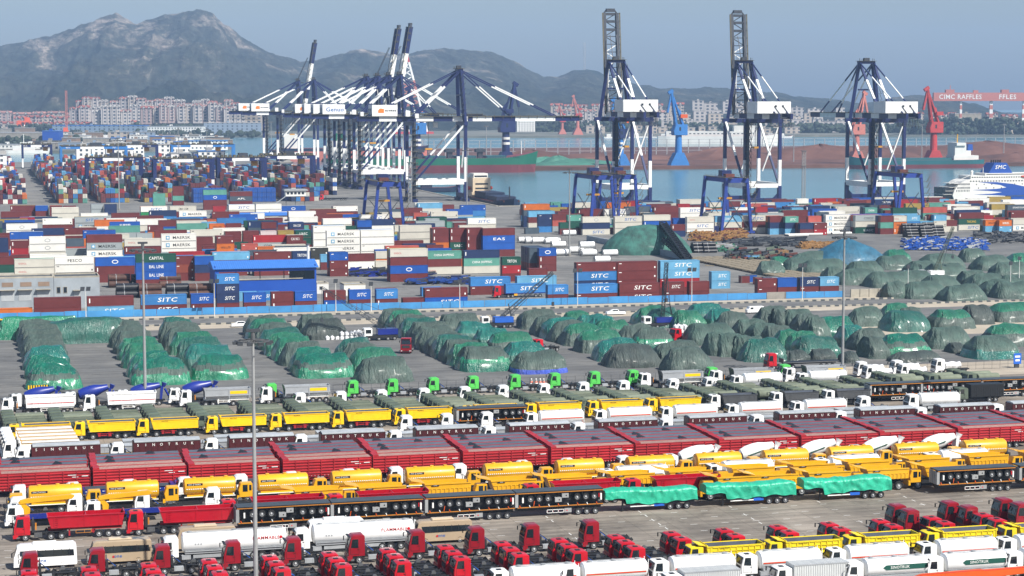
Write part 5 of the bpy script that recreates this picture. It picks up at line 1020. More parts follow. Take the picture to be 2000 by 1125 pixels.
T = """
-30 600 40 O|66 589 40 r r|170 583 40 r L/S|275 578 40 B/S r/S|373 581 20 b/S r|423 540 20 B/S N/S N/S r|476 581 20 b/S r|530 581 20 r r|576 580 20 b/S r|633 578 20 r b|682 578 20 b/S r|735 576 20 B/S r|787 573 20 r|830 567 40 r b/S|1070 565 20 B/S r|1126 558 40 B/S r|1210 556 40 r/S r/S|1298 558 20 r/S r|1347 558 20 r r
;549.|1126 514 40 r B/S N/S r|1199 510 40 r r r r|1290 508 40 L/S L/S R r|1335 521 20 r/S N/S r r
;567.|1390 528 20 L/S L/S|919 535 40 B/S r|1010 530 40 L/S B|824 541 20 B/S|735 543 20 r/S|500 548 20 B/S|462 546 20 L/S
;541.|1480 552 20 r r|1500 552 20 b r|1522 552 20 r r|1563 553 20 N/S r|1602 553 20 L/S r
;*|-42 502 40 r G w|28 507 40 w/O w/O r|107 501 40 W/FESCO W r|186 504 40 b/o r r|265 497 40 G/CAPITAL b/BAL_LINE b/BAL_LINE r|342 501 20 r o r|380 501 20 b N r|415 493 40 L r r|496 492 40 r r r|571 491 20 N/TRITON r r|608 485 20 k k
21 471 20 r R r|-18 465 20 N N r|57 463 40 W/o/ink W/o/ink w r|130 468 20 K s r|169 460 40 r g/M W/M r|243 467 40 w/O r b r|315 457 40 W/M W/M W r|383 463 20 r r r|423 462 20 r O/HAPAG-LLOYD E r|440 452 20 r r G|475 452 20 r r r|509 451 20 P P r|543 451 20 Y r r|577 450 20 G/UASC r O|494 460 40 R g/COSCO/ink r|560 460 20 r/CAI_RC1 r/CAI_RC1 r
19 454 40 b r W|12 438 40 W/o/ink W b|-55 433 40 K G N|83 427 40 W r r|146 424 40 g/S g/M g|39 425 20 R K r|162 451 40 b b r|214 434 40 b/安通控股 T r|208 427 40 W W w|268 428 40 W w r|311 438 20 K/YANGMING r|267 456 20 g r|302 450 40 r r w|372 449 40 w w r|345 432 40 w W r|409 437 20 O/HAPAG-LLOYD r r|442 437 20 r r r|477 431 40 G/ZGL G r|538 437 20 b/S r|565 435 20 N/CMA_CGM r r|603 434 20 O/HAPAG-LLOYD r|553 433 20 W r|631 427 40 W w r|612 442 40 W W W r|615 419 40 r r b|564 413 40 W w r|546 424 40 W N r|486 424 20 Y r|518 424 20 w r|424 427 40 B r r|393 427 20 r/S r|340 426 40 B r r
275 404 40 W/S E/EVERGREEN r|332 403 40 w/CMA_CGM/ink r r|350 413 40 W/M b r|101 406 40 w w r|158 417 40 W w|20 402 40 r r|69 402 20 b r|97 402 20 r r|124 402 20 r r|204 399 20 N N|178 399 20 g g|416 403 20 R/TRHU r|447 400 40 W/S w r|500 399 40 W W r|549 403 40 b/o r|414 414 40 r r r|470 415 20 r/CAI_RC1 r|498 416 20 N r|528 414 40 W w|651 403 40 W r|608 409 40 r r
299 378 20 T T T T|337 364 20 r r T r|397 371 40 T b/o r r|449 374 40 r K/APL r
638 451 40 W/M W/M W/M W/M|705 450 40 W W W W|781 441 40 w w w r|845 446 20 r r O r|879 446 20 r r G/UASC r|912 446 20 r r r r|943 446 40 r b/EAS b r|762 487 40 w/O r b/o r|831 491 40 T/CHINA_SHIPPING r w/O|906 489 40 N T/CHINA_SHIPPING w|981 502 20 G/TRITON R r|818 424 40 G/ZGL G r|885 430 20 r r|914 427 40 W/S w r|756 432 20 r r|792 432 20 r r|813 397 40 L w r|864 400 20 r r|769 409 40 w/LINE/orange w|703 420 40 W/S g r|644 494 20 b r r
1023 399 40 O K/HAMBURG N N|1041 418 40 N N|1082 397 40 T r|1097 409 20 r r|1129 409 40 r r r|1138 424 40 w/o/ink N w/S|1201 423 40 w/S w w|1181 409 40 W/S w r|1158 414 20 w w|1117 396 40 w r r|1186 396 20 O r r|1209 396 20 O r r|1248 401 20 b b r|1277 404 40 r r r|1255 416 20 K r|1254 426 20 L r|1285 427 20 b/S r|1312 439 20 r N|1293 394 20 K r|1053 485 20 b/o r r|1033 524 20 r r
1328 390 40 w N r|1329 406 40 W/S W r|1342 424 40 w/O W/S W/M|1397 422 40 L/COSCO w r|1415 431 20 W W|1387 405 20 G r|1437 406 40 W/S w|1449 421 40 w/S r w|1494 402 20 r r|1531 403 20 r r|1556 403 20 r r|1529 411 40 r r r|1504 423 20 r N L|1534 423 20 T/S N L|1563 436 20 N r|1588 436 20 r R|1554 391 20 L T|1577 396 20 T/CHINA T|1584 423 20 K w r|1620 399 20 b r|1632 404 40 w w r|1613 420 40 W/M W/M W/M|1602 413 40 W w r
1645 404 40 W/S w r|1671 421 40 g/COSCO/ink w G/UASC|1720 422 20 r T r|1746 422 20 w/O O/HAPAG-LLOYD O|1772 421 20 L/S B r|1794 432 20 L r|1820 420 20 L w w|1845 430 20 r w|1873 416 40 r G/TAICANG/gold w/S|1868 404 40 w r r|1925 430 20 O/HAPAG-LLOYD L|1952 430 20 O/HAMBURG/white L|1979 428 40 w W/M|1975 414 40 r w r|1968 400 40 K/DONGYOUNG r r|1690 406 20 T/CHINA r r|1724 408 20 T/CHINA r|1661 391 40 o r r|1709 390 40 N/TRITON r r|1749 390 40 R R r|1890 387 40 W/S r r|1959 390 40 W b r|1805 401 20 T w|1812 396 40 T r r|1851 400 40 W r r|1916 411 20 W W|1200 392 20 r r r
"""
for si, seg in enumerate(T.split(';')):
    v = None; first = True
    for ln in seg.strip().split('\n'):
        for it in ln.split('|'):
            it = it.strip()
            if not it: continue
            if first and (it.endswith('.') or it == '*'): v = None if it == '*' else float(it); first = False; continue
            p = it.split(' ', 3)
            stack(float(p[0]), float(p[1]), int(p[2]), p[3], v=v if v else (537.5 if si == 0 else None)); first = False
# a second rank hidden just behind part of the stacks gives the block its depth
RR = random.Random(77)
pal = 'rrrrrrWwwgbbBLNNGTOKRYs'
for s in list(STK):
    if s[1] > 590 and RR.random() < .7: STK.append([s[0]+RR.uniform(-.1, .1), s[1]+2.75, s[2], 0, [RR.choice(pal) for _ in range(max(1, len(s[4])-RR.choice((0, 0, 1))))]])
for i, px in enumerate((1053,)):
    for j in range(5): STK.append([ux(1053, 636, 5)+j*.0-1.5, 640+j*2.75, 6.06, 0, ['r', 'K', RR.choice('rKN')]])
# keep stacks of one row from running into one another
STK.sort(key=lambda s: (s[1], s[0])); out = []
for s in STK:
    ok = True
    for t in out:
        if abs(t[1]-s[1]) < 2.5:
            a = max(t[0], s[0]); b = min(t[0]+t[2], s[0]+s[2])
            if b-a > 0:
                if b-a < 4.5 and s[0] >= t[0]: s[0] = t[0]+t[2]+.25
                else: ok = False; break
    if ok and not any(abs(t[1]-s[1]) < 2.5 and min(t[0]+t[2], s[0]+s[2])-max(t[0], s[0]) > .05 for t in out): out.append(s)
STK = out
# far yard: lanes of containers lying along v, their ends towards the town side, between the rail gantries
lanes = [(-50, 29), (45, 62), (68, 86), (92, 110), (118, 137), (146, 165), (173, 190), (196, 214)]
for a, b in lanes:
    nrow = 0
    v = 1132 if a < 100 else 1120
    if a >= 190: v = 1190
    while v < (1700 if a < 190 else 1480):
        u = a
        blue = a > 115 and v < 1180 and RR.random() < .6
        while u+2.5 < b:
            hgt = RR.choice((1, 2, 3, 3, 4, 4, 5)) if RR.random() < .9 else 0
            if blue: hgt = 3
            if v < 1150 and not blue: hgt = max(2, hgt)
            L = 12.19
            if hgt: STK.append([u+2.44, v, 12.19, math.pi/2, [('b' if blue else RR.choice(pal if a > 40 else pal+'OOOWWW')) for _ in range(hgt)]])
            u += 2.6
        v += 13.2+RR.choice((0, 0, 0, 1.5)); nrow += 1
# further back the rows are simply full
def free(u, v, L): return not any(abs(s[1]-v) < 2.6 and s[3] == 0 and min(s[0]+s[2], u+L)-max(s[0], u) > -.1 for s in STK)
for v in np.arange(665, 985, 8.25):
    for a, b in ((-10, 905), (1015, 2000)):
        if (b == 2000 and v < 812) or (b == 905 and v > 920): continue
        u = ux(a, v)+RR.uniform(0, 6); e = ux(b, v)
        while u < e:
            L = RR.choice((12.19, 12.19, 6.06))
            if RR.random() < .62 and free(u, v, L): STK.append([u, v, L, 0, [RR.choice(pal) for _ in range(RR.choice((1, 2, 2) if v < 760 or v > 930 else (1, 2, 2, 3)))]])
            u += L+RR.choice((.3, .3, .3, 3))
# which boxes show largest: paint front and top outlines far to near into an id picture
ids = np.full((563, 1001), -1, np.int32); boxes = []
def fillq(P, i):
    P = [(x/2, y/2) for x, y in P]; y0 = max(0, int(min(p[1] for p in P))); y1 = min(562, int(max(p[1] for p in P))+1)
    for y in range(y0, y1+1):
        xs = []
        for k in range(len(P)):
            a, b = P[k], P[(k+1) % len(P)]
            if (a[1] <= y+.5) != (b[1] <= y+.5): xs.append(a[0]+(y+.5-a[1])/(b[1]-a[1])*(b[0]-a[0]))
        if len(xs) >= 2:
            x0, x1 = int(max(0, min(xs))), int(min(1000, max(xs)))
            if x1 >= x0: ids[y, x0:x1+1] = i
for u, v, L, r, toks in STK:
    for k, t in enumerate(toks): boxes.append((u, v, L, r, k, t, len(toks)))
order = sorted(range(len(boxes)), key=lambda i: (-boxes[i][1], boxes[i][4]))
for i in order:
    u, v, L, r, k, t, n_ = boxes[i]; a, b = (u, u+L) if not r else (u-2.44, u); d = 2.44 if not r else L; z0, z1 = k*HC, (k+1)*HC
    Q = [(a, v, z0), (b, v, z0), (b, v, z1), (a, v, z1)]; fillq([pix(*q) for q in Q], i)
    Q = [(a, v, z0), (a, v+d, z0), (a, v+d, z1), (a, v, z1)]; fillq([pix(*q) for q in Q], i)
    Q = [(a, v, z1), (b, v, z1), (b, v+d, z1), (a, v+d, z1)]; fillq([pix(*q) for q in Q], i)
cnt = np.bincount(ids[ids >= 0].ravel(), minlength=len(boxes)); big = set(np.argsort(-cnt)[:300].tolist())
WN = {'SITC': 'slanted lettering', 'MAERSK': 'a star and lettering', 'OOCL': 'small red letters', 'o': 'oval emblem'}
rest = {}; uses = {}
keys = sorted(big, key=lambda i: (boxes[i][1], boxes[i][0], boxes[i][4]))
def zone(v, px):
    side = 'left' if px < 660 else ('middle' if px < 1330 else 'right')
    return ('fence row' if v < 545 else ('second rows' if v < 600 else ('near %s stacks' % side if v < 680 else ('middle %s stacks' % side if v < 820 else 'far %s stacks' % side)))), side
for i in keys:
    u, v, L, r, k, t, n_ = boxes[i]; c, w, wc = parse(t); px = pix(u, v, 0)[0]; zn, sd = zone(v, px)
    d = '%s %s container%s, %s' % (CNAME[c], 'long' if L > 10 else 'short', ' with '+WN.get(w, 'lettering') if w else '', zn)
    uses.setdefault(d, []).append(i)
for d, L_ in uses.items():
    L_.sort(key=lambda i: (pix(boxes[i][0], boxes[i][1], 0)[0], boxes[i][4]))
    for q, i in enumerate(L_):
        u, v, L, r, k, t, n_ = boxes[i]; c, w, wc = parse(t); side = (None if w else (i*7+k) % 4) if c not in 'WwP' else (None if w else (2 if i % 3 == 0 else 3))
        me = cget(L, c, w, wc, side); lab = d+(' '+nth(q) if len(L_) > 1 else '')
        o = single('shipping_container', me, lab, 'container', (u, v, k*HC), 'containers standing in the yard', rot=r)
        if v < 700: dd = single('door', door_mesh(c)); dd.parent = o
for i, bx in enumerate(boxes):
    if i in big: continue
    u, v, L, r, k, t, n_ = bx; c, w, wc = parse(t); M2 = rest.setdefault('all', MB())
    if not r:
        V = cont_mesh(L, c, w if v < 900 else None, wc) if cnt[i] > 12 else None
        if V: 
            for j, f in enumerate(V.F): pass
            o = len(M2.V); M2.V += [(x+u, y+v, z+k*HC) for x, y, z in V.V]
            for f, ii in zip(V.F, V.I): M2.F.append(tuple(o+q for q in f)); M2.I.append(M2._m(V.m[ii]))
        else: M2.box(u, u+L, v, v+2.44, k*HC+.02, k*HC+HC-.02, 'box_'+c)
    else:
        M2.box(u-2.44, u, v, v+L, k*HC+.03, k*HC+HC-.03, 'box_'+c)
        if v < 1400:
            M2.box(u-2.44+.1, u-.1, v-.06, v, k*HC+.15, k*HC+.25, 'rail_dark'); M2.box(u-1.25, u-1.2, v-.06, v, k*HC+.1, k*HC+2.5, 'rail_dark')
            for q in (-.7, -1.75): M2.box(u+q-.04, u+q+.04, v-.05, v, k*HC+.1, k*HC+2.5, 'steel')
single('shipping_containers', rest['all'].mesh('shipping_containers'), 'hundreds of smaller mixed-colour containers stacked across the far yard', 'containers', kind='stuff')
# tank containers
K = Kind('tank_container', 'tank container'); mb = MB(); mb.cyl((.3, 1.22, 1.3), (5.8, 1.22, 1.3), 1.12, 'white_tank', 16); K.part('tank', mb.mesh('tank', smooth=.7)); mb = MB()
for x in (0, 5.9):
    for y in (0, 2.3): mb.box(x, x+.14, y, y+.14, 0, 2.6, 'steel')
    mb.box(x, x+.14, .14, 2.3, 0, .12, 'steel'); mb.box(x, x+.14, .14, 2.3, 2.48, 2.6, 'steel'); mb.bar((x+.07, .1, .1), (x+.07, 2.3, 2.5), .05, 'steel')
mb.box(.14, 5.9, .0, .1, 0, .12, 'steel'); mb.box(.14, 5.9, 2.3, 2.4, 0, .12, 'steel'); K.part('frame', mb.mesh('frame'))
TC = [(1196, 419, 2), (1215, 424, 2), (1240, 416, 1), (1013, 461, 1), (1027, 462, 1), (1040, 462, 1), (1068, 462, 1), (1078, 470, 1), (1085, 486, 1), (1112, 481, 1), (1133, 475, 2), (1137, 487, 1), (1178, 487, 1), (1162, 500, 1), (1065, 463, 1), (1080, 429, 1), (1098, 434, 2), (1100, 447, 1)]
for i, (px, py, n_) in enumerate(TC):
    for k in range(n_):
        u, v = at(px, py+ 14*1.0, 0) if n_ == 1 else at(px, py+24, 0)
        K.put(u, v, 'white tank container %s, %s' % (['on the ground', 'on top of another'][k], nth(i)), 'white tank containers beside the yard road', z=k*2.62)
# ---------------------------------------------------------------- fence, buildings and lamps of the yard
K = Kind('blue_fence', 'fence'); mb = MB(); v = 533.; L0, L1 = ux(-12, v), ux(1640, v); rr = random.Random(3); x = L0
while x < L1:
    w = 6.0
    if not (ux(1497, v) < x < ux(1512, v)): mb.box(x, x+w-.12, v+rr.uniform(0, .08), v+.16, .05, 1.9+rr.uniform(-.06, .1), 'fence_blue')
    else: mb.box(x, x+w-.12, v, v+.3, 0, 2.0, 'concrete')
    x += w
K.part('fence_panel', mb.mesh('fence_panel')); K.put(0, 0, 'long sky blue sheet fence between the containers and the port road')
K = Kind('barrier_row', 'barrier'); mb = MB(); u0 = ux(1662, 531)
for i in range(7): mb.box(u0+i*2.9, u0+i*2.9+2.7, 531, 531.6, 0, 2.4, 'concrete_light')
K.part('concrete_block', mb.mesh('concrete_block')); K.put(0, 0, 'row of upright concrete blocks at the end of the blue fence')
def striped(px, py):
    K = Kind('striped_barrier', 'barrier'); mb = MB(); u, v = at(px, py)
    for i in range(8): mb.box(i*.5, i*.5+.25, 0, .25, 0, 1.3, 'yellow_paint'); mb.box(i*.5+.25, i*.5+.5, 0, .25, 0, 1.3, 'black_paint')
    K.part('barrier_board', mb.mesh('barrier_board')); K.put(u, v, 'black and yellow striped barrier near picture %s' % ('left at the green heaps' if px < 500 else 'right by the grey heaps'), 'striped barriers')
striped(55, 766); striped(1776, 584)
def warehouse(name, u0, u1, v0, v1, h, wall, roof, label, cat='building', shutters=(), wins=(), pitch=0., door=None, group=None):
    K = Kind(name, cat); mb = MB()
    mb.box(u0, u1, v0, v1, 0, h, wall); K.part('wall', mb.mesh('wall')); mb = MB()
    if pitch:
        vm = (v0+v1)/2; mb.prism([(v0-.5, h+.003), (v1+.5, h+.003), (vm, h+pitch)], u0-.5, u1+.5, roof, ax='x')
    else: mb.box(u0+.3, u1-.3, v0+.3, v1-.3, h+.003, h+.06, roof); [mb.box(*q, h+.004, h+.45, 'concrete_light') for q in ((u0, u1, v0, v0+.3), (u0, u1, v1-.3, v1), (u0, u0+.3, v0+.3, v1-.3), (u1-.3, u1, v0+.3, v1-.3))]
    K.part('roof', mb.mesh('roof'))
    for x0, x1, z0, z1, k in shutters:
        g = MB(); g.box(x0, x1, v0-.06, v0, z0, z1, k)
        if k == 'shutter': g.box(x0-.3, x1+.3, v0-1.2, v0-.02, z1+.1, z1+.25, 'concrete_light')
        K.part('roller_door' if k == 'shutter' else 'vent_panel', g.mesh('roller_door'))
    for x0, x1, z0, z1 in wins:
        g = MB(); g.box(x0, x1, v0-.08, v0, z0, z1, 'concrete_light'); w = K.part('window', g.mesh('window')); g = MB(); g.box(x0+.12, x1-.12, v0-.11, v0-.08, z0+.12, z1-.12, 'window_dark'); K.part('pane', g.mesh('pane'), parent=w)
    return K.put(0, 0, label, group)
uA, uB, uC = ux(-60, 560), ux(105, 560, 4), ux(195, 560, 4)
warehouse('warehouse', uA, uB, 560, 569, 8.6, 'wall_grey', 'roof_dark', 'grey flat-roofed warehouse with three roller doors, left half', shutters=[(ux(p, 560, 1), ux(p+25, 560, 1), 2.4, 5.3, 'shutter') for p in (3, 37, 73)]+[(ux(p, 560, 4), ux(p+22, 560, 4), 6.3, 7.5, 'brown_panel') for p in (4, 40, 75)]+[], wins=[])
warehouse('office', uB+.1, uC, 560.2, 571, 8.4, 'wall_grey', 'roof_dark', 'grey flat-roofed office joined to the warehouse, with two dark windows', shutters=[(ux(145, 560, 1), ux(157, 560, 1), 2.2, 4.8, 'shutter')], wins=[(ux(111, 560, 2), ux(119, 560, 2), 4.2, 6.0), (ux(124, 560, 2), ux(132, 560, 2), 4.2, 6.0)])
warehouse('warehouse', ux(-60, 860), ux(98, 860, 4), 860, 885, 5.5, 'wall_grey', 'roof_dark', 'long low grey warehouse far left among the containers', wins=[(ux(p, 860, 2), ux(p+4, 860, 2), .6, 2.2) for p in (5, 20, 32, 72, 80)])
warehouse('office', ux(160, 905), ux(190, 905), 905, 915, 4.5, 'super_white', 'roof_dark', 'small white hut with a blue water tank behind the far left stacks', wins=[(ux(170, 905, 3), ux(176, 905, 3), 2.4, 3.9)])
# open-fronted blue shed
K = Kind('blue_shed', 'shed'); v0 = 577.; u0, u1 = ux(420, v0, 4), ux(618, v0, 4); mb = MB()
mb.box(u0, u1, v0, v0+.3, 0, 5.0, 'shed_blue'); mb.box(u0, u0+.3, v0+.3, v0+13, 0, 9.2, 'shed_blue'); mb.box(u1-.3, u1, v0+.3, v0+13, 0, 9.2, 'shed_blue'); mb.box(u0, u1, v0, v0+.3, 7.6, 8.4, 'shed_blue'); mb.box(u0, u0+1.2, v0, v0+.3, 5, 7.6, 'shed_blue'); mb.box(u1-.5, u1, v0, v0+.3, 5., 7.6, 'shed_blue'); K.part('wall', mb.mesh('wall'))
mb = MB(); mb.prism([(v0-.6, 8.42), (v0+13.6, 8.42), (v0+13.6, 8.55), (v0+6.5, 10.4), (v0-.6, 8.6)], u0-.6, u1+.6, 'roof_blue', ax='x'); K.part('roof', mb.mesh('roof'))
mb = MB(); mb.cyl((u0+1, v0-.15, 5.25), (u1-4, v0-.15, 5.3), .14, 'concrete_light', 8); K.part('pipe', mb.mesh('pipe'))
mb = MB()
for i in range(5): x = u0+.5+(u1-u0-1)*i/4; g = MB(); g.box(x-.12, x+.12, v0+12.5, v0+12.8, 0, 8.4, 'black_paint'); K.part('frame_post', g.mesh('frame_post'))
mb.box(u1-8, u1-.6, v0+.1, v0+.2, 5.0, 7.6, 'glass'); K.part('glazing', mb.mesh('glazing')); mb = MB(); mb.cyl((ux(602, v0+8, 8), v0+8, 8), (ux(602, v0+8, 8), v0+8, 14.5), .4, 'super_white', 12); mb.cyl((ux(602, v0+8, 8), v0+8, 14.5), (ux(602, v0+8, 8), v0+8, 14.8), .65, 'steel', 12); K.part('chimney', mb.mesh('chimney')); K.put(0, 0, 'bright blue open-fronted shed with a ribbed roof and white chimney', 'sheds')
warehouse('shed', ux(415, 905), ux(580, 905), 900, 912, 5.0, 'super_white', 'roof_blue', 'long white shed with a light blue roof behind the reefers', pitch=1.2)
warehouse('site_cabin', *[ux(p, 575) for p in (672, 714)], 575, 582, 3.0, 'super_white', 'light_grey', 'white site cabin with a pale roof by the chassis park', cat='cabin', wins=[(ux(680, 575, 1), ux(684, 575, 1), 1.2, 2.2)], group='white site cabins')
warehouse('site_cabin', *[ux(p, 583) for p in (619, 642)], 583, 589, 2.8, 'super_white', 'steel', 'smaller white site cabin beside the blue shed', cat='cabin', wins=[(ux(624, 583, 1), ux(630, 583, 1), 1.2, 2.2)], group='white site cabins')
# raised control cabin on stilts
K = Kind('control_cabin', 'cabin'); v0 = 1060.; u0, u1 = ux(558, v0, 6), ux(598, v0, 6); mb = MB(); mb.box(u0, u1, v0, v0+6, 6, 8.8, 'super_white'); mb.box(u0-.8, u1+1.5, v0-1, v0+7, 5.8, 5.99, 'light_grey'); b = K.part('cabin', mb.mesh('cabin'))
for i in range(5): g = MB(); x = u0+.6+i*(u1-u0-1)/5; g.box(x, x+1.3, v0-.06, v0, 6.9, 8.2, 'window_dark'); K.part('window', g.mesh('window'), parent=b)
mb = MB(); mb.prism([(u0-1, 8.82), (u1+1, 8.82), (u1+.6, 9.6), (u0-.6, 9.6)], v0-.8, v0+6.8, 'light_grey'); K.part('roof', mb.mesh('roof'))
for x in (u0+.5, (u0+u1)/2, u1-.5): mb = MB(); mb.box(x-.15, x+.15, v0+2, v0+2.3, 0, 5.8, 'steel'); K.part('stilt', mb.mesh('stilt'))
mb = MB(); mb.bar((u0-.5, v0-1, 5.8), (u0-9, v0-3, .1), .6, 'light_grey', .12); K.part('stair', mb.mesh('stair')); K.put(0, 0, 'raised white control cabin on stilts with a long stair', 'cabins')
# light masts
def mast(px, v, h, label, big=1., arms=10, z=0):
    K = Kind('light_mast', 'light mast'); mb = MB(); mb.cyl((0, 0, 0), (0, 0, h), .34*big, 'pole_grey', 10, r2=.17*big); mb.cyl((0, 0, 0), (0, 0, .8), .6*big, 'concrete', 10); K.part('pole', mb.mesh('pole', smooth=.6))
    mb = MB(); R = 2.1*big; n = arms
    for i in range(16): a, b = 2*math.pi*i/16, 2*math.pi*(i+1)/16; mb.bar((R*math.cos(a), R*math.sin(a), h-.7), (R*math.cos(b), R*math.sin(b), h-.7), .05, 'steel')
    for i in range(n): a = 2*math.pi*i/n; mb.bar((0, 0, h-.6), (R*math.cos(a), R*math.sin(a), h-.7), .04, 'steel')
    mb.cyl((0, 0, h-.9), (0, 0, h+.5), .3*big, 'steel', 8); mb.box(-.9*big, .9*big, -.3, .3, h+.35, h+.7, 'rail_dark'); K.part('lamp_ring', mb.mesh('lamp_ring'))
    for i in range(n): a = 2*math.pi*i/n; g = MB(); c = (R*1.08*math.cos(a), R*1.08*math.sin(a)); g.box(c[0]-.3, c[0]+.3, c[1]-.25, c[1]+.25, h-1.05, h-.72, 'rail_dark'); g.box(c[0]-.26, c[0]+.26, c[1]-.2, c[1]+.2, h-1.09, h-1.05, 'headlight'); K.part('floodlight', g.mesh('floodlight'))
    K.put(ux(px, v, z), v, label, 'tall light masts')
mast(500, 229, 30.2, 'tall light mast standing among the red tractor units in front', .9); mast(284, 376., 30.2, 'tall light mast beside the white dump semitrailers at left'); mast(1645, 376., 30, 'tall light mast beside the fence at right'); mast(1112, 701, 31.5, 'tall light mast beside the tank containers')
mast(233, 1057, 37, 'tall light mast among the far left stacks'); mast(912, 1002, 32, 'tall light mast by the quay corner'); mast(350, 1500, 36, 'distant light mast in the far yard, left one'); mast(405, 1500, 36, 'distant light mast in the far yard, right one')
def lamp(px, v, h, i, two=True):
    K = Kind('yard_lamp', 'lamp post'); mb = MB(); mb.cyl((0, 0, 0), (0, 0, h), .12, 'super_white', 8, r2=.08); K.part('pole', mb.mesh('pole'))
    for s in ((-.75, .75) if two else (0,)): g = MB(); g.prism([(s-.65, h), (s+.45, h), (s+.6, h+1.1), (s-.5, h+1.1)], -.15, .1, 'rail_dark'); K.part('solar_panel' if two else 'lamp_head', g.mesh('lamp_head'))
    K.put(ux(px, v), v, 'slim %s post by the port road, %s' % ('panel-topped lamp' if two else 'small-headed lamp', nth(i)), 'slim lamp posts along the road')
for i, (p, v, h) in enumerate([(168, 530, 7.5), (419, 527, 9), (656, 530, 8), (725, 530, 7), (898, 530, 7), (1128, 528, 9.5), (1351, 528, 9), (1567, 528, 9.5), (1773, 527, 8.5), (1973, 530, 8.5), (1990, 540, 9)]): lamp(p, v, h, i, p in (168, 419, 1128, 1351, 1567))
# lattice mast by the quay and a slim one at the left crane
for px, v, h, lb in ((1569, 1000, 30, 'thin lattice mast standing against the water'), (801, 985, 26, 'thin lattice mast beside the left quay crane')):
    K = Kind('lattice_mast', 'mast'); mb = MB(); lattice(mb, (0, 0, 0), (0, 0, h), 1.5, 1.5, 'pole_grey', 16, .1, side=Vector((1, 0, 0))); mb.box(-1.6, 1.6, -1.2, 1.2, h*.72, h*.72+.2, 'steel'); mb.box(-1.4, 1.4, -1.2, 1.2, h-.3, h, 'steel'); mb.cyl((0, 0, h), (0, 0, h+2), .06, 'steel', 5); K.part('lattice', mb.mesh('lattice')); K.put(ux(px, v), v, lb, 'lattice masts')
# ---------------------------------------------------------------- rubber-tyred gantries over the stacks (legs splay to a box girder)
def rtg(px0, px1, v, span, h, label, spread=True):
    K = Kind('yard_gantry', 'gantry crane'); u0 = ux(px0, v); u1 = ux(px1, v); um = (u0+u1)/2; w = (u1-u0)/2; c = 'rtg_blue'; mb = MB(); ti = .55
    for vv in (0, span):
        mb.box(u0+w*.25, u1-w*.25, vv-.9, vv+.9, h-2.0, h, c)
        mb.box(u0+w*.1, u1-w*.1, vv-.35, vv+.35, 3.2, 3.6, c) if not spread else None
    K.part('end_beam', mb.mesh('end_beam'))
    for vv in (0, span):
        for uu, s in ((u0, 1), (u1, -1)): g = MB(); g.bar((uu, vv, .9), (uu+s*w*ti*.55, vv, h-1.6), .62, c, .6); K.part('leg', g.mesh('leg'))
        for uu in (u0, u1): g = MB(); g.box(uu-1.6, uu+1.6, vv-.5, vv+.5, .35, 1.2, c); [g.cyl((uu+q, vv-.35, .8), (uu+q, vv+.35, .8), .8, 'tyre', 12) for q in (-1.5, 1.5)]; K.part('wheel_bogie', g.mesh('wheel_bogie'))
        g = MB(); g.bar((u0+1, vv, 2.2), (u1-w*.45, vv, h*.62), .14, 'rail_dark'); g.bar((u1-1, vv, 2.2), (u0+w*.45, vv, h*.62), .14, 'rail_dark'); K.part('brace', g.mesh('brace'))
    mb = MB()
    for uu in (u0+w*.5, u1-w*.5): mb.box(uu-.8, uu+.8, .9, span-.9, h-1.9, h-.1, c); mb.box(uu-.9, uu+.9, -3.2, span+3.2, h+.003, h+.15, 'platform_olive')
    for i in range(int(span/1.6)): 
        for uu in (u0+w*.2, u1-w*.2): mb.bar((uu, i*1.6, h+.15), (uu, i*1.6, h+1.2), .05, 'platform_olive')
    K.part('main_girder', mb.mesh('main_girder')); mb = MB()
    mb.box(um-2.2, um+2.2, span*.45, span*.45+4.5, h+.2, h+2.9, 'crane_blue'); mb.box(um-3, um+1, span*.2, span*.2+3, h+.2, h+1.6, 'rust'); K.part('trolley', mb.mesh('trolley')); mb = MB(); mb.box(um-3.0, um+3.0, span*.5, span*.5+1.4, h*.6, h*.6+.8, 'crane_yellow'); [mb.bar((um+q, span*.5+.7, h*.6+.8), (um+q*.6, span*.5+.7, h-.2), .05, 'rail_dark') for q in (-2, 2)]; K.part('spreader', mb.mesh('spreader'))
    mb = MB(); n = 7
    for i in range(n): z = 3+i*(h-4)/n; mb.box(u1+.2-w*.2*i/n, u1+2.2-w*.2*i/n, -1.4, .9, z, z+.1, 'platform_olive'); mb.bar((u1+.3, -1.3, z), (u1+2, -1.3, z+(h-4)/n), .1, 'platform_olive'); mb.bar((u1+2.1-w*.2*i/n, -1.4, z), (u1+2.1-w*.2*i/n, -1.4, z+1.1), .05, 'platform_olive')
    mb.box(u0-3.5, u0-1.2, -.4, 2.6, 1, 3.6, 'crane_blue'); K.part('stair_tower', mb.mesh('stair_tower')); K.put(0, v, label, 'blue yard gantries over the front stacks')
rtg(1409, 1467, 797, 26, 24, 'blue yard gantry with a yellow spreader below the second quay crane')
rtg(1752, 1805, 840, 28, 23.5, 'blue yard gantry below the third quay crane')
rtg(1153, 1201, 842, 28, 24, 'blue yard gantry below the first tall quay crane, left one')
rtg(1206, 1246, 858, 30, 23.5, 'blue yard gantry below the first tall quay crane, right one')
rtg(730, 790, 832, 26, 22.5, 'blue yard gantry with a cable reel at the left quay cranes')
K = Kind('cable_reel', 'cable reel'); mb = MB(); mb.cyl((0, 0, 3), (0, .5, 3), 2.2, 'rust', 20); mb.cyl((0, -.1, 3), (0, .6, 3), 1.0, 'timber', 14); mb.box(-.5, .5, .1, .4, 0, 3, 'steel'); K.part('reel', mb.mesh('reel')); K.put(ux(737, 822, 3), 824, 'rust brown cable reel at the foot of the left yard gantry', z=0)
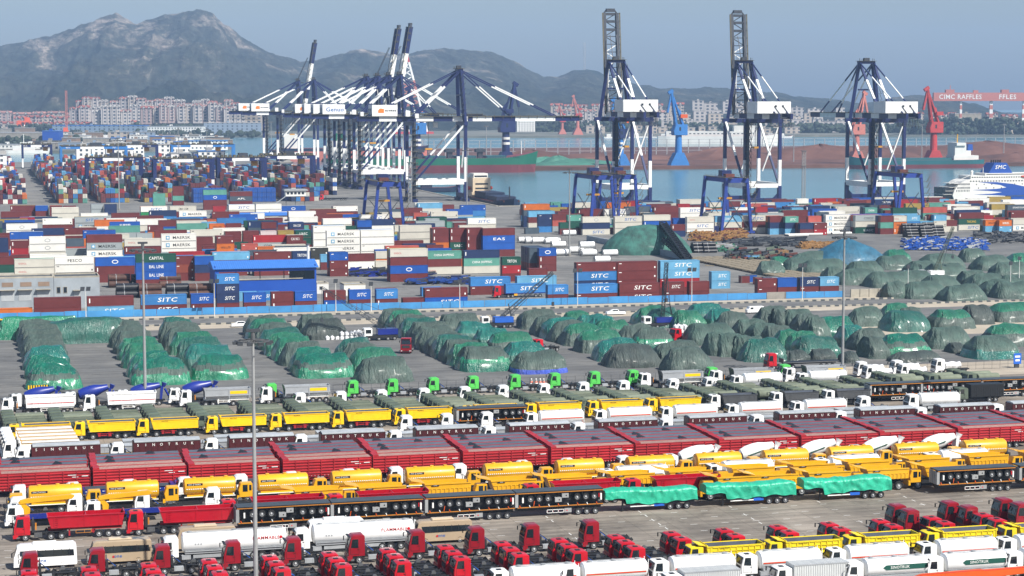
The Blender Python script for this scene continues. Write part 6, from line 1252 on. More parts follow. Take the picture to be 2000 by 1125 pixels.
# rail gantries of the far yard
def rmg(px0, px1, v, h, label, c='crane_blue', lw=1.3):
    K = Kind('rail_gantry', 'gantry crane'); u0 = ux(px0, v); u1 = ux(px1, v); mb = MB(); L = u1-u0
    for dv in (0, 9):
        mb.box(u0, u0+L*.30, dv, dv+1.6, h-2.2, h, c); mb.box(u0+L*.30, u0+L*.65, dv, dv+1.6, h-2.2, h, 'crane_white'); mb.box(u0+L*.65, u1, dv, dv+1.6, h-2.2, h, c)
    mb.box(u0+1, u1-1, -.4, 11, h+.003, h+.2, 'platform_olive'); g_ = K.part('main_girder', mb.mesh('main_girder'))
    mb = MB(); rr = random.Random(int(px0))
    for i in range(12): x = u0+L*i/12; mb.box(x, x+L*.05, rr.uniform(0, 3), 6, h+.2, h+rr.uniform(.8, 1.8), 'platform_olive')
    mb.box(u0+L*.45, u0+L*.62, 1, 9, h+.2, h+2.6, 'crane_steel'); K.part('trolley', mb.mesh('trolley'), parent=g_); mb = MB(); mb.text('40.5t', u0+L*.12, -.03, h-1.1, 1.1, 'white_ink'); mb.text('A2%d' % (int(px0) % 9), u0+L*.8, -.03, h-1.1, 1.1, 'white_ink'); K.part('lettering', mb.mesh('lettering'), parent=g_)
    for uu in (u0, u1-lw*1.6):
        for dv in (0, 9.2): g = MB(); g.box(uu, uu+lw*1.6, dv, dv+1.3, h*.42, h-2.2, c); g.box(uu+.2, uu+lw*1.6-.2, dv+.1, dv+1.2, 0.8, h*.42, 'crane_white'); K.part('leg', g.mesh('leg'))
        g = MB(); g.box(uu-.3, uu+lw*1.6+.3, -2, 12.5, 0, .8, 'crane_steel'); K.part('rail_bogie', g.mesh('rail_bogie'))
    g = MB(); g.box(u0+L*.7, u0+L*.7+4, 3, 6, h-5.5, h-2.3, 'crane_yellow'); K.part('operator_cab', g.mesh('operator_cab')); K.put(0, v, label, 'blue and white rail gantries in the far yard')
rmg(168, 281, 1235, 22.5, 'rail gantry over the far yard, second from the left'); rmg(300, 420, 1215, 22, 'rail gantry over the far yard, third from the left'); rmg(425, 522, 1232, 22, 'rail gantry over the far yard, fourth from the left'); rmg(510, 617, 1250, 22.5, 'rail gantry over the far yard, rightmost')
rmg(43, 103, 1720, 20, 'rail gantry standing far left beyond the yard road', lw=1.); rmg(118, 250, 1560, 22, 'pale blue rail gantry behind the far left stacks', 'crane_sky', 1.1); rmg(220, 310, 1650, 21, 'distant rail gantry behind the white pier offices', 'crane_blue', 1.); rmg(335, 460, 1600, 22, 'distant rail gantry left of the quay cranes', 'crane_sky', 1.1)
# ---------------------------------------------------------------- ship-to-shore cranes; local x to the water, y along the quay, z up
BW = lambda *f: [(a, ('crane_blue' if i % 2 == 0 else 'crane_white')) for i, a in enumerate(f)]
def sts(u, v, rot, label, boom_up=False, H=45., apex=72., gauge=30., w=18., boom=62., back=17., house_mark=None, hy=None, stp=-2.2, side_only=False, bup=84, group='ship-to-shore quay cranes'):
    K = Kind('quay_crane', 'quay crane'); c, wh, st = 'crane_blue', 'crane_white', 'crane_steel'; pz = 11.
    for x in (0, gauge):
        for y in (0, w):
            g = MB(); g.bar((x, y, 1.5), (x, y, pz), 1.1, c, .9); g.bar((x, y, pz), (x, y, pz+14), .85, wh, .8); g.bar((x, y, pz+14), (x, y, H), .85, c, .8); l_ = K.part('leg', g.mesh('leg'))
            g = MB(); g.box(x-1.4, x+1.4, y-4, y+4, 0, 1.7, c)
            for q in range(4): g.cyl((x-.8, y-3+q*2, .5), (x+.8, y-3+q*2, .5), .55, 'steel', 8)
            K.part('rail_bogie', g.mesh('rail_bogie'), parent=l_)
    g = MB()
    for x in (0, gauge): g = MB(); g.box(x-1.0, x+1.0, -1+1.8, w+1-1.8, 2., 4.4, c); g.prism([(1, 4.4), (3.5, 4.4), (1, 7)], x-.6, x+.6, c, ax='x'); g.prism([(w-1, 4.4), (w-1, 7), (w-3.5, 4.4)], x-.6, x+.6, c, ax='x'); K.part('sill_beam', g.mesh('sill_beam'))
    g = MB()
    for y in (0, w): g.box(.9, gauge-.9, y-.9, y+.9, pz-1.4, pz+1.5, wh)
    for x in (0, gauge): g.box(x-.7, x+.7, .9, w-.9, pz-1.0, pz+1.2, wh)
    K.part('portal_beam', g.mesh('portal_beam')); g = MB()
    for y in (0, w): g.band((1, y, pz+1), (gauge-1, y, H-2), .55, [(.45, c), (1, wh)], .5)
    for x in (0, gauge): g.bar((x, 1, H-4), (x, w*.5, pz+8), .4, wh, .3)
    K.part('diagonal_brace', g.mesh('diagonal_brace')); g = MB()
    for x in (0, gauge): g.box(x-1, x+1, -1.5, w+1.5, H-2.2, H, c)
    K.part('cross_beam', g.mesh('cross_beam'))
    g = MB(); y0, y1 = w/2-3.6, w/2+3.6; X0 = -back-14
    for y in (y0, y1): g.band((X0, y, H+1.6), (gauge+2.5, y, H+1.6), .7, BW(.18, .34, .52, .68, .86, 1.), 1.4)
    for i in range(12): g.box(X0+2+i*5, X0+2.4+i*5, y0, y1, H+.6, H+1.1, st)
    for y in (y0-1.3, y1+1.3): g.box(X0, gauge+2, y-.5, y+.5, H+2.9, H+3.05, 'platform_olive'); [g.bar((X0+i*2.4, y, H+3.05), (X0+i*2.4, y, H+4.1), .06, 'platform_olive') for i in range(int((gauge-X0)/2.4))]
    for i in range(7): g.bar((X0+.5+i*1.9, y0, H), (X0+.5+i*1.9, y0+.2, H-4.5+ (i % 2)), .12, st); g.bar((X0+.5+i*1.9, y1, H), (X0+.5+i*1.9, y1, H-3.5), .12, st)
    g.box(X0, X0+13, y0-1, y1+1, H-3.8, H-3.6, st); K.part('girder', g.mesh('girder'))
    g = MB(); hy0, hy1 = hy or (w/2-5.5, w/2+5.5); g.box(-back-7, -back+7.5, hy0, hy1, H+3.1, H+9.4, wh); hs = K.part('machinery_house', g.mesh('machinery_house', bevel=.1))
    g = MB()
    for i in range(2): g.box(-back-7.06, -back-7.0, w/2-2+i*4, w/2-.9+i*4, H+6.4, H+7.5, 'window_dark')
    g.bar((-back-7.2, w/2-4.5, H+3.2), (-back-7.2, w/2-1.5, H+7), .12, 'rail_dark'); g.bar((-back-7.2, w/2+.5, H+3.2), (-back-7.2, w/2+3.5, H+7), .12, 'rail_dark')
    for i in range(10): g.bar((-back-7+i*1.6, hy0, H+9.4), (-back-7+i*1.6, hy0, H+10.3), .05, st)
    g.box(-back-7, -back+7.5, hy0-.03, hy0+.03, H+10.2, H+10.3, st); K.part('house_fitting', g.mesh('house_fitting'), parent=hs)
    if house_mark is not None:
        g = MB(); x0 = -back+1; yy = hy0-.06
        if house_mark == 'cat': g.prism([(x0-4.5, H+5.0), (x0-1.2, H+5.0), (x0-1.2, H+7.2), (x0-3.5, H+7.5), (x0-4.5, H+6.5)], yy-.03, yy, 'orange_ink'); g.text('烟台港集装箱', x0+2.6, yy-.03, H+6.3, 1.0, 'ink')
        else: g.text(house_mark, x0, yy-.03, H+6.2, 2.6, 'blue_ink', wide=1.1)
        K.part('emblem', g.mesh('emblem'), parent=hs)
    # A-frame
    g = MB(); ax_, az = gauge-1.5, apex
    for y, yt in ((1.5, w/2-4.2), (w-1.5, w/2+4.2)): g.bar((gauge, y, H), (ax_, yt, az), .95, c, .9)
    g.box(ax_-1.2, ax_+1.2, w/2-5, w/2+5, az-.6, az+.9, c); g.box(ax_-2.2, ax_+2.2, w/2-5.5, w/2+5.5, az+.9, az+1.05, 'platform_olive')
    for q in (-4, -1, 2, 4): g.bar((ax_, w/2+q, az+1), (ax_, w/2+q, az+2.4), .12, st); g.bar((ax_-2, w/2+q, az+1), (ax_-2, w/2+q, az+2.2), .08, 'platform_olive')
    g.box(ax_-1.4, ax_+1, w/2-1.5, w/2+1.5, az+1.05, az+2.7, st); g.box(ax_-.6, ax_+.6, w/2-4.6, w/2+4.6, (H+az)/2, (H+az)/2+.9, c); K.part('apex_frame', g.mesh('apex_frame'))
    g = MB()
    for y, yb in ((w/2-4.2, y0), (w/2+4.2, y1)):
        g.band((ax_, y, az), (2, yb, H+2.8), .62, [(.35, c), (.72, wh), (1, c)], .55); g.band((ax_, y, az+.3), (-back-9, yb, H+3), .28, [(.3, c), (.72, wh), (1, c)])
    K.part('back_stay', g.mesh('back_stay'))
    # boom
    g = MB(); hx, hz = gauge+2.8, H+1.6
    ang = rad(bup) if boom_up else 0.; D = lambda s, t: (hx+s*math.cos(ang)-t*math.sin(ang), hz+s*math.sin(ang)+t*math.cos(ang))
    for y in (y0, y1):
        P = lambda s: (D(s, 0)[0], y, D(s, 0)[1]); upv = (0, 1, 0) 
        if boom_up: ks = [(0., .08, c), (.08, .20, wh), (.20, .33, c), (.33, .70, wh), (.70, 1., c)] if side_only else [(0, 1, st)]
        else: ks = [(0, .04, c), (.04, .21, wh), (.21, .42, c), (.42, .78, wh), (.78, 1., c)]
        for a, b, kk in ks: g.bar(P(boom*a), P(boom*b), 1.4 if side_only or not boom_up else 1.25, kk, .7, up=upv)
    for i in range(14):
        s = boom*i/13; a = D(s, 0); g.bar((a[0], y0, a[1]), (a[0], y1, a[1]), .22, st)
        if i < 13: b = D(boom*(i+1)/13, 0); k2 = 'crane_white' if boom_up and 2 < i < 9 else st; g.bar((a[0], y0 if i % 2 else y1, a[1]), (b[0], y1 if i % 2 else y0, b[1]), .22, k2)
        t = D(s, 2.2); g.bar((a[0], y0-1.2, a[1]), (t[0], y0-1.2, t[1]), .1, 'platform_olive')
    a, b = D(0, 1.4), D(boom, 1.4); g.bar((a[0], y0-1.2, a[1]), (b[0], y0-1.2, b[1]), .35, 'platform_olive', .15); g.bar((a[0], y1+1.2, a[1]), (b[0], y1+1.2, b[1]), .35, 'platform_olive', .15)
    a, b = D(boom-7, 0), D(boom+2.5, 0); g.bar((a[0], w/2, a[1]), (b[0], w/2, b[1]), 3.4 if boom_up else 3.2, 'crane_steel' if boom_up else c, .5, up=(0, 1, 0) if not boom_up else (1, 0, 0)) if False else None
    for s in (boom-.5, boom-4.5, boom-9): a = D(s, 0); g.bar((a[0], y0-.8, a[1]), (a[0], y1+.8, a[1]), .7, st if boom_up else c)
    for s in (boom+1.6,): a = D(s, 0); g.bar((a[0], y0+1.2, a[1]), (a[0], y1-1.2, a[1]), .9, st); g.bar((a[0], y0+1.2, a[1]), (D(boom, 0)[0], y0, D(boom, 0)[1]), .35, st); g.bar((a[0], y1-1.2, a[1]), (D(boom, 0)[0], y1, D(boom, 0)[1]), .35, st)
    K.part('boom', g.mesh('boom')); g = MB()
    if not boom_up:
        for y, yb in ((w/2-4.2, y0), (w/2+4.2, y1)):
            for s, ks in ((boom*.40, [(.35, c), (.8, wh), (1, c)]), (boom*.80, [(.35, c), (.75, wh), (1, c)])):
                e = D(s, 1.2); g.band((ax_, y, az), (e[0], yb, e[1]), .33, ks)
    else:
        for y, yb in ((w/2-4.2, y0), (w/2+4.2, y1)):
            for s in (boom*.42, boom*.78): e = D(s, 1.5); g.bar((ax_-1, y*.4+w/2*.6, az), (e[0]-2.5, yb*.5+w/4, e[1]), .16, 'crane_steel')
            g.bar((ax_, y, az), (hx-2, yb, H+2), .22, wh)
    K.part('fore_stay', g.mesh('fore_stay'))
    # lift and stair tower on a leg, trolley cab
    g = MB(); xs, ys = (0, stp) if stp < 0 else (-1.5, stp-2)
    g.box(xs-.5, xs+.7, ys-.6, ys+.7, 3, H, 'crane_steel')
    for i in range(13): z = 3+i*(H-4)/13; g.box(xs-1.8, xs+1.8, ys-1.8, ys+1.6, z, z+.18, 'platform_olive'); g.bar((xs-1.4, ys-1.2, z), (xs+1.4, ys-1.2, z+(H-4)/13), .13, 'crane_steel'); g.bar((xs-1.5, ys-1.3, z), (xs-1.5, ys-1.3, z+(H-4)/13), .08, 'crane_steel'); g.bar((xs+1.5, ys-1.3, z), (xs+1.5, ys-1.3, z+(H-4)/13), .08, 'crane_steel')
    for i in range(8): z = H+4+i*(apex-H-5)/8; f = i/8; g.box(gauge-1-1.5*f-1.5, gauge-1-1.5*f+1.2, 1.5+(w/2-5.7)*f-2.4, 1.5+(w/2-5.7)*f-.8, z, z+.12, 'crane_steel'); g.bar((gauge-2, 1.5+(w/2-5.7)*f-2.3, z), (gauge+.5, 1.5+(w/2-5.7)*f-2.2, z+3), .1, 'crane_steel')
    K.part('stair_tower', g.mesh('stair_tower')); g = MB(); tx_ = gauge*.35; g.box(tx_-3, tx_+3, w/2-2.8, w/2+2.8, H-.2, H+1., st); g.box(tx_+3, tx_+5.2, w/2-1.4, w/2+1.2, H-3.4, H-.6, 'super_white'); g.box(tx_-2, tx_+2, w/2-1.2, w/2+1.2, H-16, H-15, 'crane_yellow'); g.bar((tx_, w/2, H-15), (tx_, w/2, H), .1, 'rail_dark'); K.part('trolley', g.mesh('trolley')); g = MB(); g.box(-back+12, -back+14.5, w/2-7, w/2-4.5, H+3, H+6, wh); g.box(1, 3, 0, 2, H+2, H+4.6, wh); K.part('electric_room', g.mesh('electric_room'))
    r = K.put(u, v, label, group, rot=rot); return r
# right-hand berth: booms point away over the water. local y must run to -u when x runs to +v
def sts_far(px_near_right, label, **kw):
    v = 1004.; uR = ux(px_near_right, v, 10); sts(uR, v, math.pi/2, label, w=20, hy=(4, 23), stp=21, **kw)
sts_far(1269, 'tall quay crane with its boom raised, left of the two', boom_up=True, H=48, apex=78, boom=55)
sts_far(1522, 'tall quay crane with its boom raised, right of the two', boom_up=True, H=47, apex=78, boom=56)
sts_far(1764, 'quay crane with its boom lowered away over the water, nearest the ferry', H=47, apex=78, boom=62)
# left berth: booms point right
def sts_side(v, label, **kw): sts(QU-34, v, 0, label, w=18, **kw)
sts_side(1098, 'nearest left quay crane with a lowered boom and an orange emblem', H=45, apex=74, boom=66, house_mark='cat', back=16)
for v, lb, kw in ((1262, 'left quay crane second in line with lettering on its house', dict(house_mark='Genuo')), (1298, 'left quay crane third in line with its boom raised steeply', dict(boom_up=True, side_only=True, bup=80)), (1335, 'left quay crane fourth in line with its boom raised steeply', dict(boom_up=True, side_only=True, bup=80)), (1375, 'left quay crane fifth in line, boom lowered', dict(house_mark='cat')), (1600, 'left quay crane sixth in line with an orange emblem, boom lowered', dict(house_mark='cat')), (1680, 'farthest left quay crane with an orange emblem, boom raised', dict(boom_up=True, side_only=True, bup=80, house_mark='cat'))):
    sts_side(v, lb, H=45, apex=73, boom=50 if not kw.get('boom_up') else 60, back=16, **kw)
# ---------------------------------------------------------------- mobile cranes among the heaps
def crawler(px, py, tip, body, jib, label, truck=True):
    K = Kind('mobile_crane', 'mobile crane'); u, v = at(px, py); mb = MB(); mb.box(-4.5, 3.5, -1.3, 1.3, .6, 1.3, 'chassis_black'); mb.box(-1.5, 3.5, -1.25, 1.25, 1.35, 2.8, body); K.part('upper_body', mb.mesh('upper_body', bevel=.06))
    mb = MB(); mb.box(-4.8, -2.8, -1.25, 1.25, .8, 3.0, 'white_paint'); c = K.part('cab', mb.mesh('cab', bevel=.12)); g = MB(); g.quad((-4.83, -1, 1.8), (-4.83, 1, 1.8), (-4.83, 1, 2.7), (-4.83, -1, 2.7), 'glass'); g.quad((-4.4, -1.27, 1.8), (-3.1, -1.27, 1.8), (-3.1, -1.27, 2.7), (-4.4, -1.27, 2.7), 'glass'); K.part('window', g.mesh('window'), parent=c)
    for x in (-3.6, -1.2, 1.0, 2.6): K.part('wheel', wheel_mesh(), (x, -1.35, .52))
    tu, tz = ux(tip[0], v, 12), yv(v, tip[1], tip[0]); tu = ux(tip[0], v, tz); mb = MB(); lattice(mb, (.5, 0, 2.6), (tu-u, 0, tz), .75, .75, jib, 15, .05, side=Vector((0, 1, 0))); K.part('boom', mb.mesh('boom'))
    mb = MB(); mb.cyl((tu-u, 0, tz), (tu-u, 0, max(5.5, tz*.45)), .05, 'rail_dark', 4); mb.box(tu-u-.3, tu-u+.3, -.25, .25, max(4.6, tz*.45-1), max(5.6, tz*.45), 'rail_dark'); mb.bar((2.8, 0, 2.8), (tu-u, 0, tz), .05, 'rail_dark'); mb.bar((3.2, 0, 2.7), (2.4, 0, 6), .12, jib); mb.bar((2.4, 0, 6), (tu-u, 0, tz), .04, 'rail_dark'); K.part('hoist_cable', mb.mesh('hoist_cable')); K.put(u, v, label, 'mobile cranes among the heaps')
crawler(748, 664, (628, 562), 'blue_paint', 'rail_dark', 'mobile crane with a blue body and white cab, boom leaning left')
crawler(975, 640, (1080, 532), 'blue_box', 'rail_dark', 'mobile crane with a blue body, boom leaning right over the fence')
crawler(1290, 640, (1302, 512), 'blue_paint', 'black_paint', 'mobile crane with an upright black boom')
crawler(1822, 545, (1862, 443), 'crane_white', 'army_green', 'mobile crane among the grey green heaps with an olive boom')
KD['car_white'].put(*at(452, 640), 'white saloon car driving on the port road at left'); KD['pickup_white'].put(*at(1186, 616), 'white pickup truck driving on the port road'); KD['van_white'].put(*at(1460, 613), 'small white van at the right part of the port road')
KD['container_semi'].put(ux(968, 562)-2, 556, 'red-cab semitrailer hauling a sky blue container through the yard', rot=0)
u = ux(968, 562)-2; o = single('shipping_container', cget(12.19, 'B', 'SITC', 'white_ink', None), 'sky blue container with a slanted name riding on the red-cab semitrailer', 'container', (u+3.5, 556.02, 1.42))
KD['flat_semi_red'].put(ux(1494, 393), 391.5, 'red-cab flatbed semitrailer parked before the right heaps'); 
u, v = at(782, 692); KD['tractor_dark'].put(u+2.5, v, 'red truck driving between the left and middle heap blocks', rot=math.pi/2-.3)
u, v = at(1046, 690); KD['tractor_red'].put(u, v, 'red cab showing behind the middle heaps, left one', 'red cabs among the heaps', rot=.3); u, v = at(1318, 668); KD['tractor_red'].put(u, v, 'red cab showing behind the right heaps', 'red cabs among the heaps', rot=.3)
K = KD['cab_yellow'] = Kind('tractor_unit', 'truck'); tractor(K, 'yellow_paint', h=3.1); K.put(ux(2, 510, 2)-1, 507, 'yellow tractor unit at the left end of the port road')
K = KD['yard_truck'] = Kind('tractor_unit', 'truck'); tractor(K, 'ochre_paint', h=3.1); K.put(*at(1215, 492), 'ochre yard tractor parked by the retaining wall')
KD['flat_semi_red'].put(*at(625, 392), 'small red truck with a long low load on the far yard')
K = Kind('road_sign', 'sign'); mb = MB(); mb.box(-.9, .9, 0, .12, .9, 3.2, 'blue_box'); mb.box(-.6, .6, -.03, 0, 2.3, 2.7, 'white_ink'); mb.box(-.5, .5, -.03, 0, 1.5, 1.9, 'white_ink'); K.part('sign_board', mb.mesh('sign_board')); mb = MB(); mb.box(-.5, .5, .12, .6, 0, 2.2, 'rail_dark'); K.part('sign_stand', mb.mesh('sign_stand')); K.put(*at(1987, 719), 'blue sign board standing at the right edge by the fence')
K = Kind('traffic_cone', 'cone'); mb = MB(); mb.cyl((0, 0, .05), (0, 0, .9), .28, 'white_ink', 10, r2=.06); mb.cyl((0, 0, .3), (0, 0, .5), .24, 'orange_paint', 10, r2=.19); mb.cyl((0, 0, .6), (0, 0, .72), .16, 'black_paint', 10, r2=.12); mb.box(-.3, .3, -.3, .3, 0, .06, 'black_paint'); K.part('cone_body', mb.mesh('cone_body'))
for i, px in enumerate((1038, 1047, 1055, 1062, 1070)): K.put(*at(px, 751), 'striped traffic cone behind the green tractor units, %s of five' % nth(i, 5), 'traffic cones', scale=1.4)
# people
def person(px, py, top, leg, label):
    u, v = at(px, py); me = bpy.data.meshes.new('p'); bm = bmesh.new(); J_ = [(0, 0, .95), (0, 0, 1.2), (0, 0, 1.45), (0, 0, 1.56), (0, 0, 1.66), (.1, 0, .9), (.12, .04, .5), (.13, 0, .08), (.13, -.12, .04), (-.1, 0, .9), (-.12, -.03, .5), (-.13, .05, .08), (-.13, -.08, .04), (.2, 0, 1.42), (.27, 0, 1.15), (.28, -.12, .9), (-.2, 0, 1.42), (-.27, .02, 1.15), (-.28, -.06, .9)]
    E_ = [(0,1),(1,2),(2,3),(3,4),(0,5),(5,6),(6,7),(7,8),(0,9),(9,10),(10,11),(11,12),(2,13),(13,14),(14,15),(2,16),(16,17),(17,18)]; Rr = [.15,.15,.16,.07,.11,.11,.08,.06,.05,.11,.08,.06,.05,.08,.06,.045,.08,.06,.045]
    vs = [bm.verts.new(q) for q in J_]; [bm.edges.new((vs[a], vs[b])) for a, b in E_]; bm.to_mesh(me); bm.free(); o = bpy.data.objects.new('person', me); C.objects.link(o); md = o.modifiers.new('s', 'SKIN'); 
    for i, r in enumerate(Rr): me.skin_vertices[0].data[i].radius = (r, r)
    me.skin_vertices[0].data[0].use_root = True; o.modifiers.new('d', 'SUBSURF').levels = 1; o.location = (u, v, 0); me.materials.append(M[top]); o['label'] = label; o['category'] = 'person'
    h = MB(); h.ell((0, 0, 1.76), .12, .12, .10, 'orange_paint', 10, 6); q = bpy.data.objects.new('helmet', h.mesh('helmet')); C.objects.link(q); q.parent = o
try:
    bpy.context.view_layer.update(); 
    person(1418, 696, 'orange_paint', 'orange_paint', 'person in an orange work suit walking beside the right heaps')
except Exception as ex: print('person', ex)
# ---------------------------------------------------------------- stored goods
pipeK = {}
def pipes(name, px, py, nx, nz, L, r, k, label, rot=0, grp=None, step=None):
    u, v = at(px, py); q = 0; key = (L, r, k)
    if key not in pipeK: m = MB(); m.cyl((0, 0, 0), (L, 0, 0), r, k, 12); m.cyl((-.02, 0, 0), (.02, 0, 0), r*.85, 'black_paint', 12); m.cyl((L*.33, 0, 0), (L*.33+.15, 0, 0), r*1.03, 'light_grey', 12); pipeK[key] = m.mesh('pipe', smooth=.6)
    for z in range(nz):
        for i in range(nx-z): single(name, pipeK[key], label, 'pipe', (u, v+(i+z*.5)*r*2.05, r+z*r*1.75), grp or label, rot=rot)
for i, (px, py) in enumerate([(213, 562), (258, 562), (312, 562), (228, 582), (272, 582), (326, 582), (370, 582)]): pipes('steel_pipe', px, py, 3, 2, 6.5, 1.05, 'pipe_black' if i % 2 else 'pipe_brown', 'big dark steel pipe before the left stacks, pile %s' % nth(i))
for i, (px, py) in enumerate([(1355, 494), (1375, 494)]): pipes('steel_pipe', px, py, 4, 3, 5.0, .7, 'pipe_black', 'black bundled pipe near the conveyor, pile %s' % nth(i))
for i, (px, py) in enumerate([(1765, 458), (1785, 458), (1805, 456), (1772, 464), (1800, 464), (1822, 462)]): pipes('steel_pipe', px, py, 4, 4, 5.5, .65, 'pipe_black', 'black pipe in the dark pipe stacks at the right, pile %s' % nth(i))
for i, (px, py) in enumerate([(1540, 462), (1568, 460), (1600, 458), (1625, 458)]): pipes('steel_pipe', px, py, 5, 1, 9., .5, 'super_white', 'white pipe lying before the right stacks, group %s' % nth(i))
def clutter(name, px0, px1, py0, py1, n, mats, label, s=(2.5, .35, .35), hmax=2.4, kind='stuff', cat='goods', seed=1, rotr=.5):
    """a jumble of bars and frames nobody could count"""
    rnd = random.Random(seed); mb = MB()
    for i in range(n):
        u, v = at(rnd.uniform(px0, px1), rnd.uniform(py0, py1)); z = rnd.uniform(.2, hmax)*rnd.uniform(.4, 1); a = rnd.uniform(-rotr, rotr)+(0 if rnd.random() < .75 else 1.4); L = s[0]*rnd.uniform(.5, 1.4)
        mb.bar((u, v, z), (u+L*math.cos(a), v+L*math.sin(a), z+rnd.uniform(-.3, .5)), s[1]*rnd.uniform(.5, 1), rnd.choice(mats), s[2]*rnd.uniform(.5, 1))
    o = single(name, mb.mesh(name), label, cat, kind=kind); return o
clutter('scaffold_stock', 1345, 1450, 455, 472, 700, ['scaffold_orange', 'scaffold_orange', 'timber', 'rust'], 'jumble of orange scaffold parts before the right stacks', seed=2)
clutter('scaffold_stock', 1560, 1615, 476, 487, 220, ['scaffold_orange', 'timber'], 'second jumble of orange scaffold parts', seed=3, hmax=1.4)
clutter('blue_frames', 1765, 1920, 472, 490, 1100, ['frame_blue', 'frame_blue', 'shed_blue', 'light_grey'], 'mass of bright blue steel frames behind the grey green heaps', seed=4, hmax=2.3, s=(2.2, .3, .3))
clutter('dark_steel', 1410, 1560, 468, 482, 420, ['pipe_black', 'rail_dark', 'black_paint', 'steel'], 'dark steel sections laid out on the bulk yard', seed=5, hmax=1.4, s=(4, .4, .4))
clutter('dark_steel', 1900, 2010, 460, 476, 300, ['pipe_black', 'rail_dark', 'steel'], 'dark steel scrap at the right edge of the bulk yard', seed=6, hmax=2.2)
clutter('steel_frames', 1366, 1600, 505, 522, 10, ['steel_tan'], 'few tan bars beside the frames', seed=7, hmax=.6)
clutter('scrap', 1418, 1545, 497, 512, 260, ['rust', 'black_paint', 'rail_dark', 'army_green'], 'dark machinery scrap before the grey green heaps', seed=8, hmax=3, s=(2.5, .5, .5))
clutter('crate_rubble', 1385, 1430, 482, 492, 160, ['light_grey', 'tarp_green', 'concrete'], 'pale wrapped bundles beside the dark pipes', seed=9, hmax=1.8)
clutter('trailer_chassis_row', 680, 832, 531, 541, 330, ['crane_blue', 'rail_dark', 'tyre', 'blue_paint'], 'crowd of dark blue trailer chassis parked close behind the yard road', seed=10, hmax=1.7, s=(3, .3, .3), rotr=.15)
clutter('trailer_chassis_row', 788, 915, 547, 557, 200, ['crane_blue', 'rail_dark', 'frame_blue'], 'second crowd of dark blue trailer chassis beside the small containers', seed=12, hmax=1.6, s=(3, .3, .3), rotr=.15)
# long diagonal bed of tan steel frames
rnd = random.Random(21); mb = MB(); A = Vector((*at(1368, 506), 0)); B = Vector((*at(1600, 553), 0)); n = 120; d = (B-A); s = Vector((-d.y, d.x, 0)).normalized()
for i in range(n):
    p = A+d*i/n
    for q in range(7):
        c = p+s*(q*3.6-6); mb.bar(c+Vector((0, 0, .7)), c+Vector((2.4*rnd.uniform(.8, 1.1), rnd.uniform(-.2, .5), .9)), .28, 'steel_tan', .12)
        if rnd.random() < .6: mb.bar(c+Vector((0, 0, .2)), c+s*2.0+Vector((0, 0, .5)), .22, 'rust' if rnd.random() < .3 else 'steel_tan', .3)
single('steel_frames', mb.mesh('steel_frames'), 'long slanting bed of tan steel frames beside the grey green heaps', 'steel frames', kind='stuff')
K = Kind('timber_crate', 'crate'); mb = MB(); mb.box(0, 5, 0, 3, 0, 2.6, 'timber'); [mb.box(i*1.2, i*1.2+.15, -.05, 0, 0, 2.6, 'brown_panel') for i in range(5)]; K.part('crate', mb.mesh('crate')); K.put(*at(1516, 503), 'tall timber crate at the edge of the bulk yard')
for i, (px, py, k) in enumerate([(1457, 511, 'box_B'), (1468, 511, 'box_L'), (1447, 553, 'box_r'), (1461, 551, 'box_b'), (1475, 556, 'box_s'), (1490, 556, 'box_B'), (1502, 555, 'box_g')]):
    K = Kind('small_bin', 'bin'); mb = MB(); mb.box(0, 3, 0, 2, 0, 2.2, k); mb.box(-.05, 3.05, -.05, 2.05, 2.2, 2.3, 'steel'); mb.box(.2, .35, -.05, 0, .1, 2.1, 'steel'); K.part('bin_body', mb.mesh('bin_body')); K.put(*at(px, py), '%s metal bin beside the tan steel frames, %s' % ({'box_B': 'sky blue', 'box_L': 'pale blue', 'box_r': 'maroon', 'box_b': 'deep blue', 'box_s': 'salmon', 'box_g': 'grey'}[k], nth(i, 7)), 'metal bins')
# ---------------------------------------------------------------- ships
def hull(mb, L, B, z0, zw, z1, c1, c2, bow=.16, stern=.08, sheer=2.0, flare=.5, n=30):
    """hull along +x (bow at +x), y from 0 to B; boot colour c1 below zw, c2 above"""
    def sec(s):
        w = 1.
        if s > 1-bow: w = max(.02, 1-((s-(1-bow))/bow)**2.2)
        if s < stern: w = .72+.28*(s/stern)
        return w
    R = []
    for i in range(n+1):
        s = i/n; w = sec(s); zt = z1+sheer*max(0, (s-.82)/.18)**1.5+.4*max(0, (.1-s)/.1); wb = w*(1 if s < 1-bow else (.55+.45*w)); over = flare*max(0, (s-.9)/.1)*5
        row = []
        for y, f, z, o in ((0, 1, zt, over), (0, .97, zw, over*.3), (0, .85, z0, 0), (1, .85, z0, 0), (1, .97, zw, over*.3), (1, 1, zt, over)):
            ww = (w if z > zw-.1 else wb)*f; row.append((L*s+o, B/2+(-1 if y == 0 else 1)*B/2*ww, z))
        R.append(row)
    for j in range(5):
        k = c2 if j in (0, 4) else c1
        for i in range(n): mb.add([R[i][j], R[i+1][j], R[i+1][j+1], R[i][j+1]], [(0, 1, 2, 3)], k)
    for i in range(n): mb.add([R[i][5], R[i+1][5], R[i+1][0], R[i][0]], [(0, 1, 2, 3)], 'hull_red')
    mb.add(R[0][0:2]+R[0][4:6], [(0, 1, 2, 3)], c2); mb.add(R[0][1:5], [(0, 1, 2, 3)], c1); mb.add(R[-1], [tuple(range(6))], c2)
